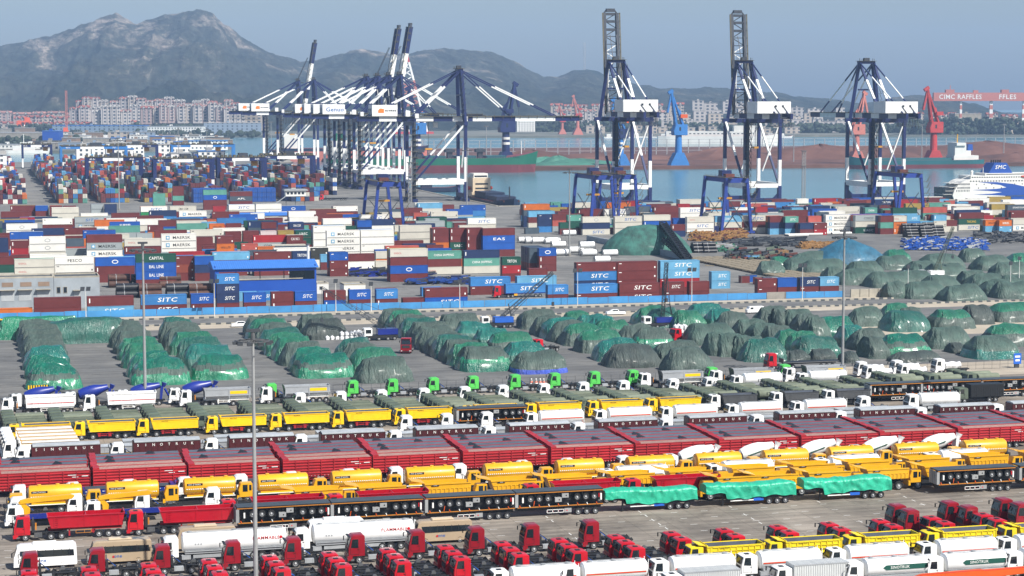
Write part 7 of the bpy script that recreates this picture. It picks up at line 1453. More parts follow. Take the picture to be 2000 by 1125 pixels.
# green bulk carrier, bow to the right
K = Kind('bulk_carrier', 'ship'); mb = MB(); v = 1628.; u1 = ux(1036, v, 2); L = 178; hull(mb, L, 27, SEA-.5, 3.6, 9.2, 'hull_red', 'hull_green', sheer=5.5, bow=.13); K.part('hull', mb.mesh('hull')); mb = MB()
for i in range(5): x = 30+i*26; mb.box(x, x+17, 5, 22, 9.2, 11., 'hull_teal')
for i in range(4):
    x = 50+i*26; mb.box(x, x+4, 10, 15, 9.2, 17, 'crane_steel'); mb.box(x-2, x+6, 9, 16, 14, 16.5, 'crane_steel')
K.part('hatch_cover', mb.mesh('hatch_cover')); mb = MB()
for i in range(70): mb.box(8+i*2.2, 8.3+i*2.2, -.05, .2, 9.2, 10.4, 'hull_navy')
mb.box(8, 165, -.05, .1, 10.4, 10.5, 'hull_navy'); K.part('railing', mb.mesh('railing')); mb = MB(); mb.box(4, 18, 2, 25, 9.2, 24, 'super_white'); mb.box(8, 14, 9, 18, 24, 30, 'hull_green'); K.part('superstructure', mb.mesh('superstructure')); mb = MB(); mb.cyl((L-12, 13, 12), (L-12, 13, 23), .4, 'super_white', 8); K.part('foremast', mb.mesh('foremast')); mb = MB(); mb.text('长航', L-13, 1.5, 10.6, 1.6, 'white_ink'); K.part('lettering', mb.mesh('lettering')) if False else None
K.put(u1-L, v-27.5, 'large green and red bulk carrier moored at the ore pier')
# teal coaster, stern to the right
K = Kind('cargo_ship', 'ship'); mb = MB(); L = 128; v = 1618.; uR = ux(1905, v, 2); hull(mb, L, 19, SEA-.5, .6, 4.4, 'hull_red', 'hull_teal', sheer=4.5, bow=.14); K.part('hull', mb.mesh('hull')); mb = MB(); mb.box(6, 30, 2, 17, 4.4, 8.2, 'super_white'); mb.box(18, 29, 2.5, 16.5, 8.2, 17, 'super_white'); mb.box(12, 18, 5, 14, 8.2, 12.5, 'super_white'); mb.box(19, 28, 1, 18, 17, 19.5, 'super_white'); s = K.part('superstructure', mb.mesh('superstructure')); mb = MB()
for z in (9.5, 12, 14.5, 17.9): mb.box(19, 28, 2.44 if z < 17 else .94, 2.5 if z < 17 else 1, z, z+1, 'window_dark')
for z in (9.5, 12, 14.5, 17.9): mb.box(18.94, 19, 3, 16, z, z+1, 'window_dark')
K.part('window_row', mb.mesh('window_row'), parent=s); mb = MB(); mb.prism([(9, 12.5), (14, 12.5), (13.5, 18), (9.5, 18)], 7, 12, 'ship_blue'); K.part('funnel', mb.mesh('funnel')); mb = MB(); mb.cyl((23, 9, 19.5), (23, 9, 27), .5, 'ochre_paint', 8); K.part('mast', mb.mesh('mast')); mb = MB(); mb.ell((16, 1.5, 10), 2.6, 1.1, 1.1, 'lifeboat'); K.part('lifeboat', mb.mesh('lifeboat')); mb = MB(); mb.box(32, 112, 3, 16, 4.4, 6.2, 'hull_teal'); K.part('hatch_cover', mb.mesh('hatch_cover'))
K.put(uR, v, 'teal and red coaster with a white bridge and blue funnel', rot=math.pi)
# dark coaster at the left quay
K = Kind('cargo_ship', 'ship'); mb = MB(); L = 92; hull(mb, L, 15, SEA-.5, -2., 1.6, 'hull_red', 'hull_navy', sheer=2.2); K.part('hull', mb.mesh('hull')); mb = MB(); mb.box(68+0, 82, 2.5, 13, 1.8, 12.5, 'beige_light'); mb.box(66, 84, 1.5, 14, 1.8, 4.4, 'beige_light'); mb.box(70, 80, 3.5, 12, 12.5, 15, 'super_white'); s = K.part('superstructure', mb.mesh('superstructure')); mb = MB()
for z in (6, 8.6, 12.9): mb.box(67.9 if z < 12 else 69.9, 68 if z < 12 else 70, 4, 11.5, z, z+.9, 'window_dark')
K.part('window_row', mb.mesh('window_row'), parent=s); mb = MB(); mb.ell((73, 1.2, 6.5), 2.8, 1.1, 1.2, 'lifeboat'); mb.ell((73, 14.2, 6.5), 2.8, 1.1, 1.2, 'lifeboat'); K.part('lifeboat', mb.mesh('lifeboat')); mb = MB(); mb.box(14, 36, 2, 13, 1.8, 4.2, 'hull_navy'); mb.box(38, 64, 2, 13, 1.8, 5.4, 'hull_navy'); [mb.box(15+i*3.4, 16+i*3.4, 1.8, 2, 2, 4, 'rail_dark') for i in range(14)]; K.part('hatch_cover', mb.mesh('hatch_cover')); mb = MB(); mb.cyl((7, 7.5, 2), (7, 7.5, 10), .35, 'rail_dark', 8); mb.box(3, 11, 3, 12, 1.7, 2.6, 'rust'); K.part('foremast', mb.mesh('foremast'))
# mesh is bow-first at +x; flip it so its bow points to the camera
K2 = K; K2.put(QU+17.5, 1045+L, 'dark coaster with a beige bridge moored at the left quay, bow towards the yard', rot=-math.pi/2) if False else None
mb = MB(); L = 92; hull(mb, L, 15, SEA-.5, -2., 1.6, 'hull_red', 'hull_navy', sheer=2.2)
mb.V = [(L-x, y, z) for x, y, z in mb.V]; K.parts[0] = ('hull', mb.mesh('hull'), (0, 0, 0), None, None, None); K.put(QU+2.2+15, 1046, 'dark coaster with a beige bridge moored at the left quay, bow towards the yard', rot=math.pi/2)
K = Kind('tug', 'boat'); mb = MB(); hull(mb, 26, 7, SEA-.5, -2, 0.2, 'hull_navy', 'hull_navy', sheer=1.2); K.part('hull', mb.mesh('hull')); mb = MB(); mb.box(3, 10, 1.5, 5.5, .2, 3.6, 'hull_navy'); K.part('deckhouse', mb.mesh('deckhouse')); K.put(QU+6, 1270, 'small dark workboat lying behind the nearest left quay crane')
K = Kind('bulk_carrier', 'ship'); mb = MB(); hull(mb, 150, 24, SEA-.5, 7, 10, 'pale_red', 'hull_navy', sheer=2); K.part('hull', mb.mesh('hull')); mb = MB(); mb.box(6, 20, 3, 21, 10, 24, 'super_white'); K.part('superstructure', mb.mesh('superstructure')); K.put(ux(540, 1950, 3), 1935, 'bulk carrier with a faded red hull behind the left quay cranes')
# white ferry with a blue wave
K = Kind('ferry', 'ferry'); L = 150; B = 24; v = 1052.; u0 = ux(1858, v, 6); D = [(0, 0, 12.5, 0), ]; mb = MB(); mb.prism([(4, SEA-.5), (L, SEA-.5), (L, 17), (18, 17), (12, 15.2), (6.5, 11.5), (3.2, 7.5), (1.5, 3)], 0, B, 'super_white'); mb.box(19, L, .6, B-.6, 17, 20, 'super_white'); mb.box(34, L, 2, B-2, 20, 22, 'super_white'); h = K.part('hull', mb.mesh('hull'))
g = MB(); g.prism([(22, 3.4), (44, 2.6), (90, -1), (140, -3), (140, -.5), (92, 5.5), (74, 9.6), (60, 12.4), (44, 14.2), (26, 14.4), (36, 13.2), (48, 11.6), (54, 9.4), (44, 8.2), (20, 7.4), (36, 6.6), (50, 5.2), (40, 4.0)], -.08, -.01, 'ship_blue'); K.part('wave_stripe', g.mesh('wave_stripe'), parent=h)
g = MB()
for z, x0, n, st in ((18, 20, 50, 2.4), (14.7, 18, 44, 2.8), (11.8, 8, 9, 1.15), (11.8, 24, 16, 7.5), (8.6, 6, 11, 1.15), (8.6, 26, 16, 7.5), (6.0, 5, 9, 1.5)):
    for i in range(n):
        x = x0+i*st; dz = 1.3
        yy = .6 if z > 17 else 0
        if x < L-2: g.box(x, x+(.65 if st < 2 else (1.5 if st < 3 else .9)), yy-.04, yy, z, z+(1.7 if st < 2 else 1.0), 'window_dark')
g.box(35, L-2, 1.94, 2, 20.6, 21.4, 'window_dark')
for z in (15., 12.2, 9.2, 6.4): g.box(3.2 if z < 9 else 8, 3.3+ (0 if z < 9 else 5), 1.5, B-1.5, z, z+.05, 'light_grey')
K.part('porthole_row', g.mesh('porthole_row'), parent=h, label='rows of dark portholes and tall stern windows') if False else K.part('window_row', g.mesh('window_row'), parent=h)
g = MB(); g.prism([(37, 20), (63, 20), (56, 31), (44, 31)], 4, B-4, 'ship_blue'); f = K.part('funnel', g.mesh('funnel'))
g = MB(); g.text('SMC', 50, 3.93, 27.4, 3.4, 'white_ink', shear=.25, wide=1.1); K.part('lettering', g.mesh('lettering'), parent=f); g = MB(); [g.cyl((45+i*2.2, 12, 31), (45+i*2.2, 12, 33.6), .7, 'black_paint', 8) for i in range(5)]; K.part('exhaust_pipe', g.mesh('exhaust_pipe'), parent=f)
g = MB()
for z, x0 in ((3.5, -7), (6.6, -5), (9.8, -1.5), (13, 3)): g.box(x0, 16, 1, B-1, z, z+.3, 'super_white'); [g.box(x0+.2, x0+.3, 1.5+i*1.8, 1.6+i*1.8, z+.3, z+1.5, 'light_grey') for i in range(12)]; [g.box(x0+.4+i*1.9, x0+.5+i*1.9, .9, 1.0, z+.3, z+1.4, 'light_grey') for i in range(8)]
g.box(-5.5, 3, 2, B-2, SEA, 9.7, 'window_dark'); g.bar((-1.5, 1, 13), (18, 1, 20.2), .2, 'super_white'); K.part('stern_deck', g.mesh('stern_deck'))
for i in range(3): g = MB(); x = 72+i*20; g.ell((x, .2, 19), 4, 1, 1.1, 'lifeboat'); K.part('lifeboat', g.mesh('lifeboat'))
g = MB(); g.cyl((26, 12, 20), (26, 12, 22.6), 1.2, 'super_white', 10); g.ell((26, 12, 23), 1.4, 1.4, 1.4, 'super_white'); g.cyl((36, 10, 20), (36, 10, 27), .3, 'super_white', 6); K.part('radome', g.mesh('radome')); K.put(u0, v, 'white passenger ferry with a blue wave and blue funnel at the right edge', scale=.66)
# ---------------------------------------------------------------- level-luffing harbour cranes
def luffer(px, v, h, label, col, col2, flip=1, base_h=None, grp='harbour cranes across the basin', bands=False):
    K = Kind('harbour_crane', 'harbour crane'); s = h/42.; u = ux(px, v, 5)
    g = MB(); g.prism([(-5.5*s, 0), (5.5*s, 0), (5.0*s, 1.5*s), (2.2*s, 7*s), (-2.2*s, 7*s), (-5.0*s, 1.5*s)], -3*s, 3*s, col); K.part('portal_base', g.mesh('portal_base')); g = MB(); g.cyl((0, 0, 7*s), (0, 0, 19*s), 2.0*s, col, 14, r2=1.7*s)
    if bands: [g.cyl((0, 0, z*s), (0, 0, (z+1.2)*s), 2.06*s, 'super_white', 14) for z in (10.5, 13.)]
    K.part('column', g.mesh('column')); g = MB(); g.prism([(-3.4*s, 16.5*s), (4.4*s, 16.5*s), (4.4*s, 22.5*s), (-2.4*s, 22.5*s), (-3.6*s, 19*s)], -2.6*s, 2.6*s, col2); m_ = K.part('machinery_house', g.mesh('machinery_house', bevel=.3)); g = MB(); g.box(-.5*s, .5*s, -2.65*s, -2.6*s, 19*s, 21*s, 'window_dark'); K.part('window', g.mesh('window'), parent=m_)
    g = MB(); P = Vector((flip*-1.5*s, 0, 22*s)); Q = Vector((flip*-4.2*s, 0, 40*s))
    for y in (-1.2*s, 1.2*s): g.bar(P+Vector((0, y, 0)), Q+Vector((0, y*.4, 0)), .55*s, col); g.bar((flip*2.2*s, y, 22*s), (flip*-3.2*s, y*.4, 37.5*s), .3*s, col)
    g.bar((flip*2.5*s, 0, 22*s), (flip*.3*s, 0, 30*s), .6*s, col); g.bar((flip*.3*s, 0, 30*s), (flip*-3*s, 0, 34*s), .3*s, col)
    for i in range(8): a = P.lerp(Q, i/8); b = P.lerp(Q, (i+1)/8); g.bar(a+Vector((0, -1*s, 0)), b+Vector((0, 1*s, 0)), .18*s, col)
    b_ = K.part('boom', g.mesh('boom')); g = MB(); g.bar(Q, (flip*-6.6*s, 0, 29*s), .7*s, col, .5*s); g.bar(Q+Vector((flip*.6*s, 0, 1.2*s)), Q+Vector((flip*-2.0*s, 0, -.5*s)), .8*s, col); K.part('fly_jib', g.mesh('fly_jib'), parent=b_); g = MB(); g.box(flip*.5*s, flip*.5*s+4*s, -2*s, 2*s, 26*s, 28*s, 'orange_paint' if col == 'crane_sky' else col2); K.part('counterweight', g.mesh('counterweight')); g = MB(); g.bar((flip*-6.6*s, 0, 29*s), (flip*-6.6*s, 0, 20*s), .06*s, 'rail_dark'); K.part('hoist_cable', g.mesh('hoist_cable')); K.put(u, v, label, grp)
luffer(1325, 1655, 67, 'sky blue harbour crane with an orange counterweight', 'crane_sky', 'crane_sky'); luffer(1823, 1650, 70, 'coral red harbour crane behind the teal coaster', 'crane_red', 'crane_red'); luffer(988, 1680, 74, 'dark blue harbour crane above the green carrier', 'crane_blue', 'crane_blue', bands=True, flip=-1); luffer(815, 1690, 70, 'dark blue harbour crane with a white cab behind the quay cranes', 'crane_blue', 'crane_sky', bands=True); luffer(1212, 1665, 60, 'blue harbour crane half hidden by a tall quay crane', 'crane_sky', 'crane_blue', bands=True); luffer(1672, 1660, 66, 'pale red harbour crane behind the lowered quay crane', 'pale_red', 'pale_red', flip=-1)
luffer(1128, 3120, 66, 'faded red luffing crane on the far shore, right one', 'pale_red', 'crane_red', grp='far shore cranes'); luffer(1098, 3180, 52, 'faded red luffing crane on the far shore, left one', 'pale_red', 'crane_red', grp='far shore cranes')
# orange and red cranes on the west pier
def portal_orange(px, py, h, label, jib=0):
    K = Kind('portal_crane', 'harbour crane'); u, v = at(px, py); g = MB()
    for x in (-1, 1):
        for y in (-1, 1): g.band((x*h*.26, y*h*.2, 0), (x*h*.14, y*h*.12, h*.62), h*.028, [(.25, 'crane_white'), (.5, 'crane_orange'), (.75, 'crane_white'), (1, 'crane_orange')])
    K.part('portal_leg', g.mesh('portal_leg')); g = MB(); g.box(-h*.28, h*.28, -h*.15, h*.15, h*.62, h*.72, 'crane_orange'); g.box(-h*.16, h*.2, -h*.12, h*.12, h*.72, h*.95, 'crane_orange'); K.part('machinery_house', g.mesh('machinery_house'))
    if jib: g = MB(); lattice(g, (h*.1, 0, h*.3), (h*.12, 0, jib), h*.13, h*.13, 'pale_red', 16, h*.014, side=Vector((1, 0, 0))); K.part('jib', g.mesh('jib'))
    K.put(u, v, label, 'orange portal cranes')
portal_orange(128, 272, 18, 'orange portal crane with a tall red lattice jib', 71); portal_orange(53, 257, 27, 'orange portal crane with red and white striped legs', 0); portal_orange(38, 257, 21, 'smaller portal crane with red and white legs at far left', 0)
K = Kind('floating_crane', 'crane'); g = MB(); u, v = at(806, 262); s = .95
for x in (-26, 26):
    g.band((x, 0, 0), (-14, 0, 150), 1.6, [(.15, 'crane_white'), (.3, 'pale_red'), (.45, 'crane_white'), (.6, 'pale_red'), (.8, 'crane_white'), (1, 'crane_red')])
for i in range(14): z = 150*i/14; w = 26*(1-i/14)*1.; w2 = 26*(1-(i+1)/14); c0 = -14*i/14; c1 = -14*(i+1)/14; k = ['crane_white', 'crane_white', 'pale_red', 'pale_red'][(i//2) % 4]; g.bar((c0-w, 0, z), (c1+w2, 0, z+150/14), .8, k); g.bar((c0+w, 0, z), (c1-w2, 0, z+150/14), .8, k)
K.part('shear_leg', g.mesh('shear_leg')); g = MB(); g.box(-34, 34, -10, 20, SEA, 4, 'crane_red'); K.part('pontoon', g.mesh('pontoon')); K.put(u, v, 'tall red and white shear-leg crane behind the quay cranes')
# shipyard goliath gantries
K = Kind('goliath_crane', 'gantry crane'); d = 3300.; X0 = (1820-1000)/FPX*d; X1 = (2010-1000)/FPX*d; zt = CAMH+(195-181)/FPX*d; zb = CAMH+(195-196)/FPX*d-1; g = MB(); O = cw(X0, d); ang = -HEAD
g.box(0, X1-X0, 0, 10, zb, zt, 'pale_red'); b = K.part('bridge_girder', g.mesh('bridge_girder')); q = MB(); q.text('CIMC RAFFLES', 44, -.2, (zb+zt)/2, 7.6, 'white_ink', wide=1.3, maxw=70); q.text('FFLES', 122, -.2, (zb+zt)/2, 7.6, 'white_ink', wide=1.35, maxw=28); K.part('lettering', q.mesh('lettering'), parent=b)
for x, w in ((46, 2), (96, 3.0), (153, 6)):
    g = MB()
    for i in range(8): z0 = zb*i/8; z1 = zb*(i+1)/8; t = (i+.5)/8; g.box(x-w*(1.1-.3*t), x+w*(1.1-.3*t), 3, 7, z0, z1, 'crane_white' if i % 2 else 'pale_red')
    K.part('leg', g.mesh('leg'))
g = MB(); g.box(20, 34, 0, 10, zt, zt+5, 'pale_red'); g.box(112, 124, 0, 10, zt, zt+5, 'pale_red'); g.bar((28, 5, zt+5), (28, 5, zt+12), .5, 'pale_red'); g.box(66, 74, 2, 8, zt, zt+4, 'pale_red'); K.part('trolley', g.mesh('trolley')); r = K.put(O[0], O[1], 'giant pale red shipyard gantry lettered in white at the right', rot=ang)
# ---------------------------------------------------------------- pier offices, warehouses and the town
def bmat(name, wall, win, sx, sz, rough=.8, mortar=.42):
    """masonry with a grid of windows (object space)"""
    m = bpy.data.materials.new(name); m.use_nodes = True; n = m.node_tree.nodes; l = m.node_tree.links; b = n['Principled BSDF']; b.inputs['Roughness'].default_value = rough; tc = n.new('ShaderNodeTexCoord'); sp = n.new('ShaderNodeSeparateXYZ'); l.new(tc.outputs['Object'], sp.inputs[0]); outs = []
    ad = n.new('ShaderNodeMath'); ad.operation = 'ADD'; l.new(sp.outputs[0], ad.inputs[0]); l.new(sp.outputs[1], ad.inputs[1])
    for src, per in ((ad.outputs[0], sx), (sp.outputs[2], sz)):
        q = n.new('ShaderNodeMath'); q.operation = 'MULTIPLY'; q.inputs[1].default_value = 1/per; l.new(src, q.inputs[0]); f = n.new('ShaderNodeMath'); f.operation = 'FRACT'; l.new(q.outputs[0], f.inputs[0]); g = n.new('ShaderNodeMath'); g.operation = 'GREATER_THAN'; g.inputs[1].default_value = 1-mortar if per == sx else .45; l.new(f.outputs[0], g.inputs[0]); outs.append(g.outputs[0])
    an = n.new('ShaderNodeMath'); an.operation = 'MULTIPLY'; l.new(outs[0], an.inputs[0]); l.new(outs[1], an.inputs[1]); mx = n.new('ShaderNodeMix'); mx.data_type = 'RGBA'; l.new(an.outputs[0], mx.inputs[0]); mx.inputs[6].default_value = (*srgb(wall), 1); mx.inputs[7].default_value = (*srgb(win), 1); l.new(mx.outputs[2], b.inputs['Base Color']); M[name] = m
bmat('wall_pink', 'A89490', '4A4650', 8.5, 5.2, mortar=.5); bmat('wall_cream', 'AFA498', '424A54', 9., 5.5, mortar=.5); bmat('wall_white', 'B8B2AE', '444C58', 9., 6, mortar=.5); bmat('wall_blue', '7E8EA0', '3A4654', 8, 5, mortar=.3); bmat('office_white', 'DDDDD8', '3E4A54', 4.6, 3.6)
defm('roof_red', 'A05A50', .8, var=.2, scale=.05); defm('roof_pink', 'A87C74', .8, var=.2, scale=.05); defm('roof_pale', 'A8A6A2', .8, var=.15, scale=.05)
HB = [0]
def block(x, d, w, h, dep, wall, roof, label, grp, base=0., pitched=True, name='apartment_block', cat='apartment block', z0=None):
    """a building placed in the heading frame; parts: walls, roof, gables or stair heads"""
    K = Kind(name, cat); g = MB(); g.box(0, w, 0, dep, -6, h, wall); K.part('wall', g.mesh('wall')); g = MB(); rnd = random.Random(HB[0]); HB[0] += 1
    if pitched:
        g.prism([(-1, h+.01), (dep+1, h+.01), (dep/2, h+3.5)], -1, w+1, roof, ax='x'); K.part('roof', g.mesh('roof')); n = max(2, int(w/14))
        for i in range(n): q = MB(); x0 = w*(i+.3)/n; q.prism([(x0, h-.5), (x0+6, h-.5), (x0+3, h+3.6)], -1.3, 3, 'wall_white'); q.prism([(x0-.6, h+.4), (x0+3, h+4.6), (x0+6.6, h+.4), (x0+3, h+3.9)], -1.6, 4.5, roof); K.part('dormer', q.mesh('dormer'))
        q = MB(); [q.box(w*(i+.6)/n-.8, w*(i+.6)/n+.8, -1.2, .2, 0, h-1, 'wall_white') for i in range(n)]; K.part('stair_bay', q.mesh('stair_bay'))
    else:
        g.box(-.4, w+.4, -.4, dep+.4, h+.01, h+.8, roof); K.part('roof', g.mesh('roof')); q = MB(); q.box(w*.4, w*.4+4, 2, 6, h+.8, h+3.4, wall); K.part('stair_head', q.mesh('stair_head'))
    c = cw(x, d); z = base if z0 is None else z0; K.put(c[0], c[1], label, grp, rot=-HEAD+rnd.uniform(-.12, .12), z=z)
def pxd(px, d): return (px-1000)/FPX*d
def ztop(py, d): return CAMH+(195-py)/FPX*d
rnd = random.Random(99)
# west town: tiers of red-roofed flats climbing to the big blocks
tiers = [(3560, 252, 0, 150, 22, 11, 12, 'wall_cream', 'roof_pink', 'low red-roofed house'), (3620, 240, 0, 250, 26, 14, 13, 'wall_pink', 'roof_red', 'low red-roofed block'), (3700, 230, 30, 300, 30, 16, 13, 'wall_pink', 'roof_red', 'mid-height pink block'), (3780, 222, -5, 140, 32, 18, 13, 'wall_pink', 'roof_pink', 'upper pink block')]
for ti, (d, py, a, b, wpx, h, dep, wl, rf, lb) in enumerate(tiers):
    p = a; k = 0
    while p < b:
        w = rnd.uniform(.7, 1.15)*wpx; wm = w/FPX*d*.93; zz = ztop(py, d)-h+rnd.uniform(-2, 2); block(pxd(p, d), d+rnd.uniform(-10, 10), wm, h, dep, wl if rnd.random() < .7 else 'wall_cream', rf, '%s of the western town, %s' % (lb if ti != 1 else 'second-tier red-roofed block', nth(k)), 'red-roofed blocks in the western town', z0=zz); p += w+rnd.uniform(1, 5); k += 1
for i, (px0, px1, top, bot, d) in enumerate([(138, 197, 206, 242, 3650), (183, 257, 211, 242, 3600), (150, 212, 192, 225, 3760), (217, 288, 192, 232, 3740), (288, 362, 194, 236, 3720), (258, 300, 204, 236, 3690), (300, 345, 204, 234, 3680), (348, 395, 203, 234, 3680), (365, 425, 197, 232, 3720), (395, 440, 203, 234, 3700), (425, 470, 200, 236, 3720), (440, 480, 206, 238, 3690), (470, 500, 206, 236, 3720)]):
    nn = max(2, round((px1-px0)/17)); wpx = (px1-px0)/nn
    for q in range(nn):
        tp = top+rnd.uniform(-2, 4)+(5 if q in (0, nn-1) else 0); h = (bot-tp)/FPX*d; block(pxd(px0+q*wpx, d), d+rnd.uniform(-8, 8), wpx/FPX*d*rnd.uniform(.86, .98), h, 15, 'wall_white' if i < 2 or rnd.random() < .3 else rnd.choice(('wall_pink', 'wall_cream')), rnd.choice(('roof_pink', 'roof_red', 'roof_pale')), 'gabled flats, %s, cluster %s, below the mountain' % (nth(q), nth(i, 13)), 'tall apartment blocks below the mountain', z0=ztop(bot, d))
# long sheds and offices of the west shore
for i, (px0, px1, top, bot, d, w, r, lb) in enumerate([(105, 290, 245, 262, 3250, 'wall_blue', 'roof_blue', 'long blue-grey shed on the west shore'), (290, 398, 247, 262, 3200, 'office_white', 'light_grey', 'long white office with brown windows on the west shore'), (0, 82, 259, 275, 2700, 'concrete', 'light_grey', 'low grey shed on the west pier'), (85, 117, 256, 272, 2600, 'shed_blue', 'roof_blue', 'bright blue shed on the west pier'), (155, 172, 265, 270, 2650, 'super_white', 'light_grey', 'small white depot on the west pier'), (400, 510, 240, 262, 3300, 'wall_blue', 'roof_pale', 'blue-grey shed behind the farthest quay cranes'), (1010, 1045, 232, 250, 3350, 'office_white', 'roof_pale', 'white shed on the far shore behind the lowered boom'), (480, 520, 222, 248, 3400, 'wall_cream', 'roof_pale', 'open-framed pale building behind the quay cranes')]):
    h = (bot-top)/FPX*d; block(pxd(px0, d), d, (px1-px0)/FPX*d, h, 25, w, r, lb, None, z0=ztop(bot, d), pitched=False, name='warehouse', cat='warehouse')
for i, (px0, px1, top, bot, v, pn) in enumerate([(150, 178, 288, 312, 1640, 0), (180, 206, 284, 312, 1680, 0), (208, 250, 280, 308, 1800, 0), (250, 282, 280, 304, 1850, 0), (222, 262, 292, 310, 1700, 0), (310, 370, 283, 309, 1760, 0), (335, 372, 300, 312, 1560, 0), (388, 440, 296, 308, 1640, 0), (548, 572, 318, 332, 1420, 0), (-6, 14, 303, 318, 1500, 0), (370, 445, 276, 285, 2300, 0)]):
    u0, u1 = ux(px0, v), ux(px1, v); zt_ = yv(v, top, px0); K = Kind('pier_office', 'office building'); g = MB(); g.box(0, u1-u0, 0, 14, 0, max(5, zt_), 'office_white'); K.part('wall', g.mesh('wall')); g = MB(); g.box(-.5, u1-u0+.5, -.5, 14.5, max(5, zt_)+.01, max(5, zt_)+.7, ['light_grey', 'crane_sky', 'roof_pale'][i % 3]); K.part('roof', g.mesh('roof')); g = MB(); g.box((u1-u0)*.3, (u1-u0)*.3+5, 3, 8, max(5, zt_)+.7, max(5, zt_)+3.2, 'roof_pale'); K.part('roof_hut', g.mesh('roof_hut')); K.put(u0, v, 'white harbour office beyond the far yard, %s' % nth(i, 11), 'white harbour offices')
K = Kind('patrol_ship', 'ship'); mb = MB(); hull(mb, 46, 9, SEA-.5, -1, 2.5, 'super_white', 'super_white', sheer=2); K.part('hull', mb.mesh('hull')); mb = MB(); mb.box(8, 32, 1.5, 7.5, 2.5, 7, 'super_white'); mb.box(16, 27, 2, 7, 7, 11, 'super_white'); mb.box(16, 27, 1.95, 2, 8.5, 9.8, 'window_dark'); mb.cyl((20, 4.5, 11), (20, 4.5, 20), .4, 'super_white', 6); K.part('superstructure', mb.mesh('superstructure')); c = cw(pxd(12, 2180), 2180); K.put(c[0], c[1], 'white patrol ship moored at the far left')
# east town and far shore
k = 0
for d, py, a, b, h, wl, rf, nm in [(3700, 205, 1075, 1330, 26, 'wall_cream', 'roof_red', 'cream block with a red roof'), (3620, 216, 1085, 1300, 24, 'wall_white', 'roof_pink', 'pale block with a pink roof'), (3760, 197, 1100, 1190, 22, 'wall_white', 'roof_red', 'hillside block with a red roof'), (3800, 200, 1350, 1440, 14, 'wall_white', 'roof_pale', 'low hillside block'), (3650, 214, 1355, 1440, 14, 'wall_white', 'roof_pale', 'long white slab block'), (3600, 224, 1300, 1700, 12, 'wall_cream', 'roof_pale', 'low pale building'), (3500, 235, 1290, 1760, 14, 'wall_white', 'roof_pale', 'shore-side pale building'), (3850, 213, 1540, 1640, 16, 'wall_white', 'roof_pale', 'white building near the low hill'), (3400, 247, 1060, 1560, 9, 'wall_cream', 'roof_pale', 'low shed by the water'), (3380, 235, 1900, 2010, 20, 'wall_cream', 'roof_pink', 'shipyard building'), (3600, 225, 1780, 1990, 18, 'wall_cream', 'roof_red', 'orange-roofed shipyard hall')]:
    p = a; j = 0
    while p < b:
        w = rnd.uniform(14, 34); wm = w/FPX*d*.9; hh = h*rnd.uniform(.75, 1.2); zt_ = ztop(py, d)+rnd.uniform(-3, 3)
        if rnd.random() < .88: block(pxd(p, d), d+rnd.uniform(-25, 25), wm, hh, 14, wl, rf, '%s across the basin, %s' % (nm, nth(j)), 'buildings across the basin', z0=max(0, zt_-hh), pitched='red' in rf or 'pink' in rf); j += 1
        p += w+rnd.uniform(0, 9)
    k += 1
block(pxd(1700, 3500)+0, 3480, 100, 40, 30, 'office_white', 'roof_pale', 'large cream shipyard hall below the giant gantry', None, z0=0, pitched=False, name='shipyard_hall', cat='hall') if False else block(pxd(1862, 3350), 3350, 46, 34, 30, 'concrete_light', 'roof_pale', 'large cream shipyard hall below the giant gantry', None, z0=0, pitched=False, name='shipyard_hall', cat='hall')
# white passenger ship on the far side of the ore pier
K = Kind('passenger_ship', 'ship'); mb = MB(); hull(mb, 150, 22, SEA-.5, 2, 12, 'super_white', 'super_white', sheer=3); K.part('hull', mb.mesh('hull')); mb = MB(); mb.box(10, 130, 2, 20, 12, 18, 'super_white'); mb.box(95, 125, 3, 19, 18, 25, 'super_white'); [mb.box(14+i*5, 16.5+i*5, 1.94, 2, 14.5, 15.7, 'window_dark') for i in range(22)]; mb.box(20, 28, 7, 15, 18, 26, 'ship_blue'); K.part('superstructure', mb.mesh('superstructure')); c = cw(pxd(1285, 2500), 2500); K.put(c[0], c[1], 'white passenger ship beyond the ore pier', rot=-HEAD)
# ore heaps of the pier
def mound(px, v, a, b, h, k, label, grp, cat='ore heap'):
    V = []; F = []; n, m = 40, 9; u = ux(px, v)
    for r in range(m+1):
        t = r/m
        for i in range(n): th = 2*math.pi*i/n; q = 1+.18*noise.noise(Vector((math.cos(th)*2+px*.1, math.sin(th)*2, t*2))); V.append((a*(1-t)*math.cos(th)*q, b*(1-t)*math.sin(th)*q, h*(1-(1-t)**1.5)*(1+.15*noise.noise(Vector((math.cos(th)*3, math.sin(th)*3, t*3+px))))))
    for r in range(m): F += [(r*n+i, r*n+(i+1) % n, (r+1)*n+(i+1) % n, (r+1)*n+i) for i in range(n)]
    mb = MB(); mb.add(V, F, k); single('ore_mound', mb.mesh('ore_mound'), label, cat, (u, v, 0), grp)
for i, (px, v, a, b, h) in enumerate([(1040, 1800, 48, 30, 14), (1180, 1850, 90, 30, 8), (1420, 1830, 60, 40, 15), (1500, 1860, 70, 40, 13), (1600, 1820, 75, 45, 18), (1700, 1840, 60, 45, 14), (1800, 1850, 90, 45, 13), (1930, 1840, 110, 50, 20), (1985, 1700, 60, 30, 10), (1470, 1760, 40, 20, 8)]): mound(px, v, a, b, h*.75, 'red_earth', 'red ore heap on the pier, %s' % nth(sorted([1040,1180,1420,1500,1600,1700,1800,1930,1985,1470]).index(px), 10), 'red ore heaps on the pier')
defm('net_green', '45806E', .7, var=.2, scale=.05)
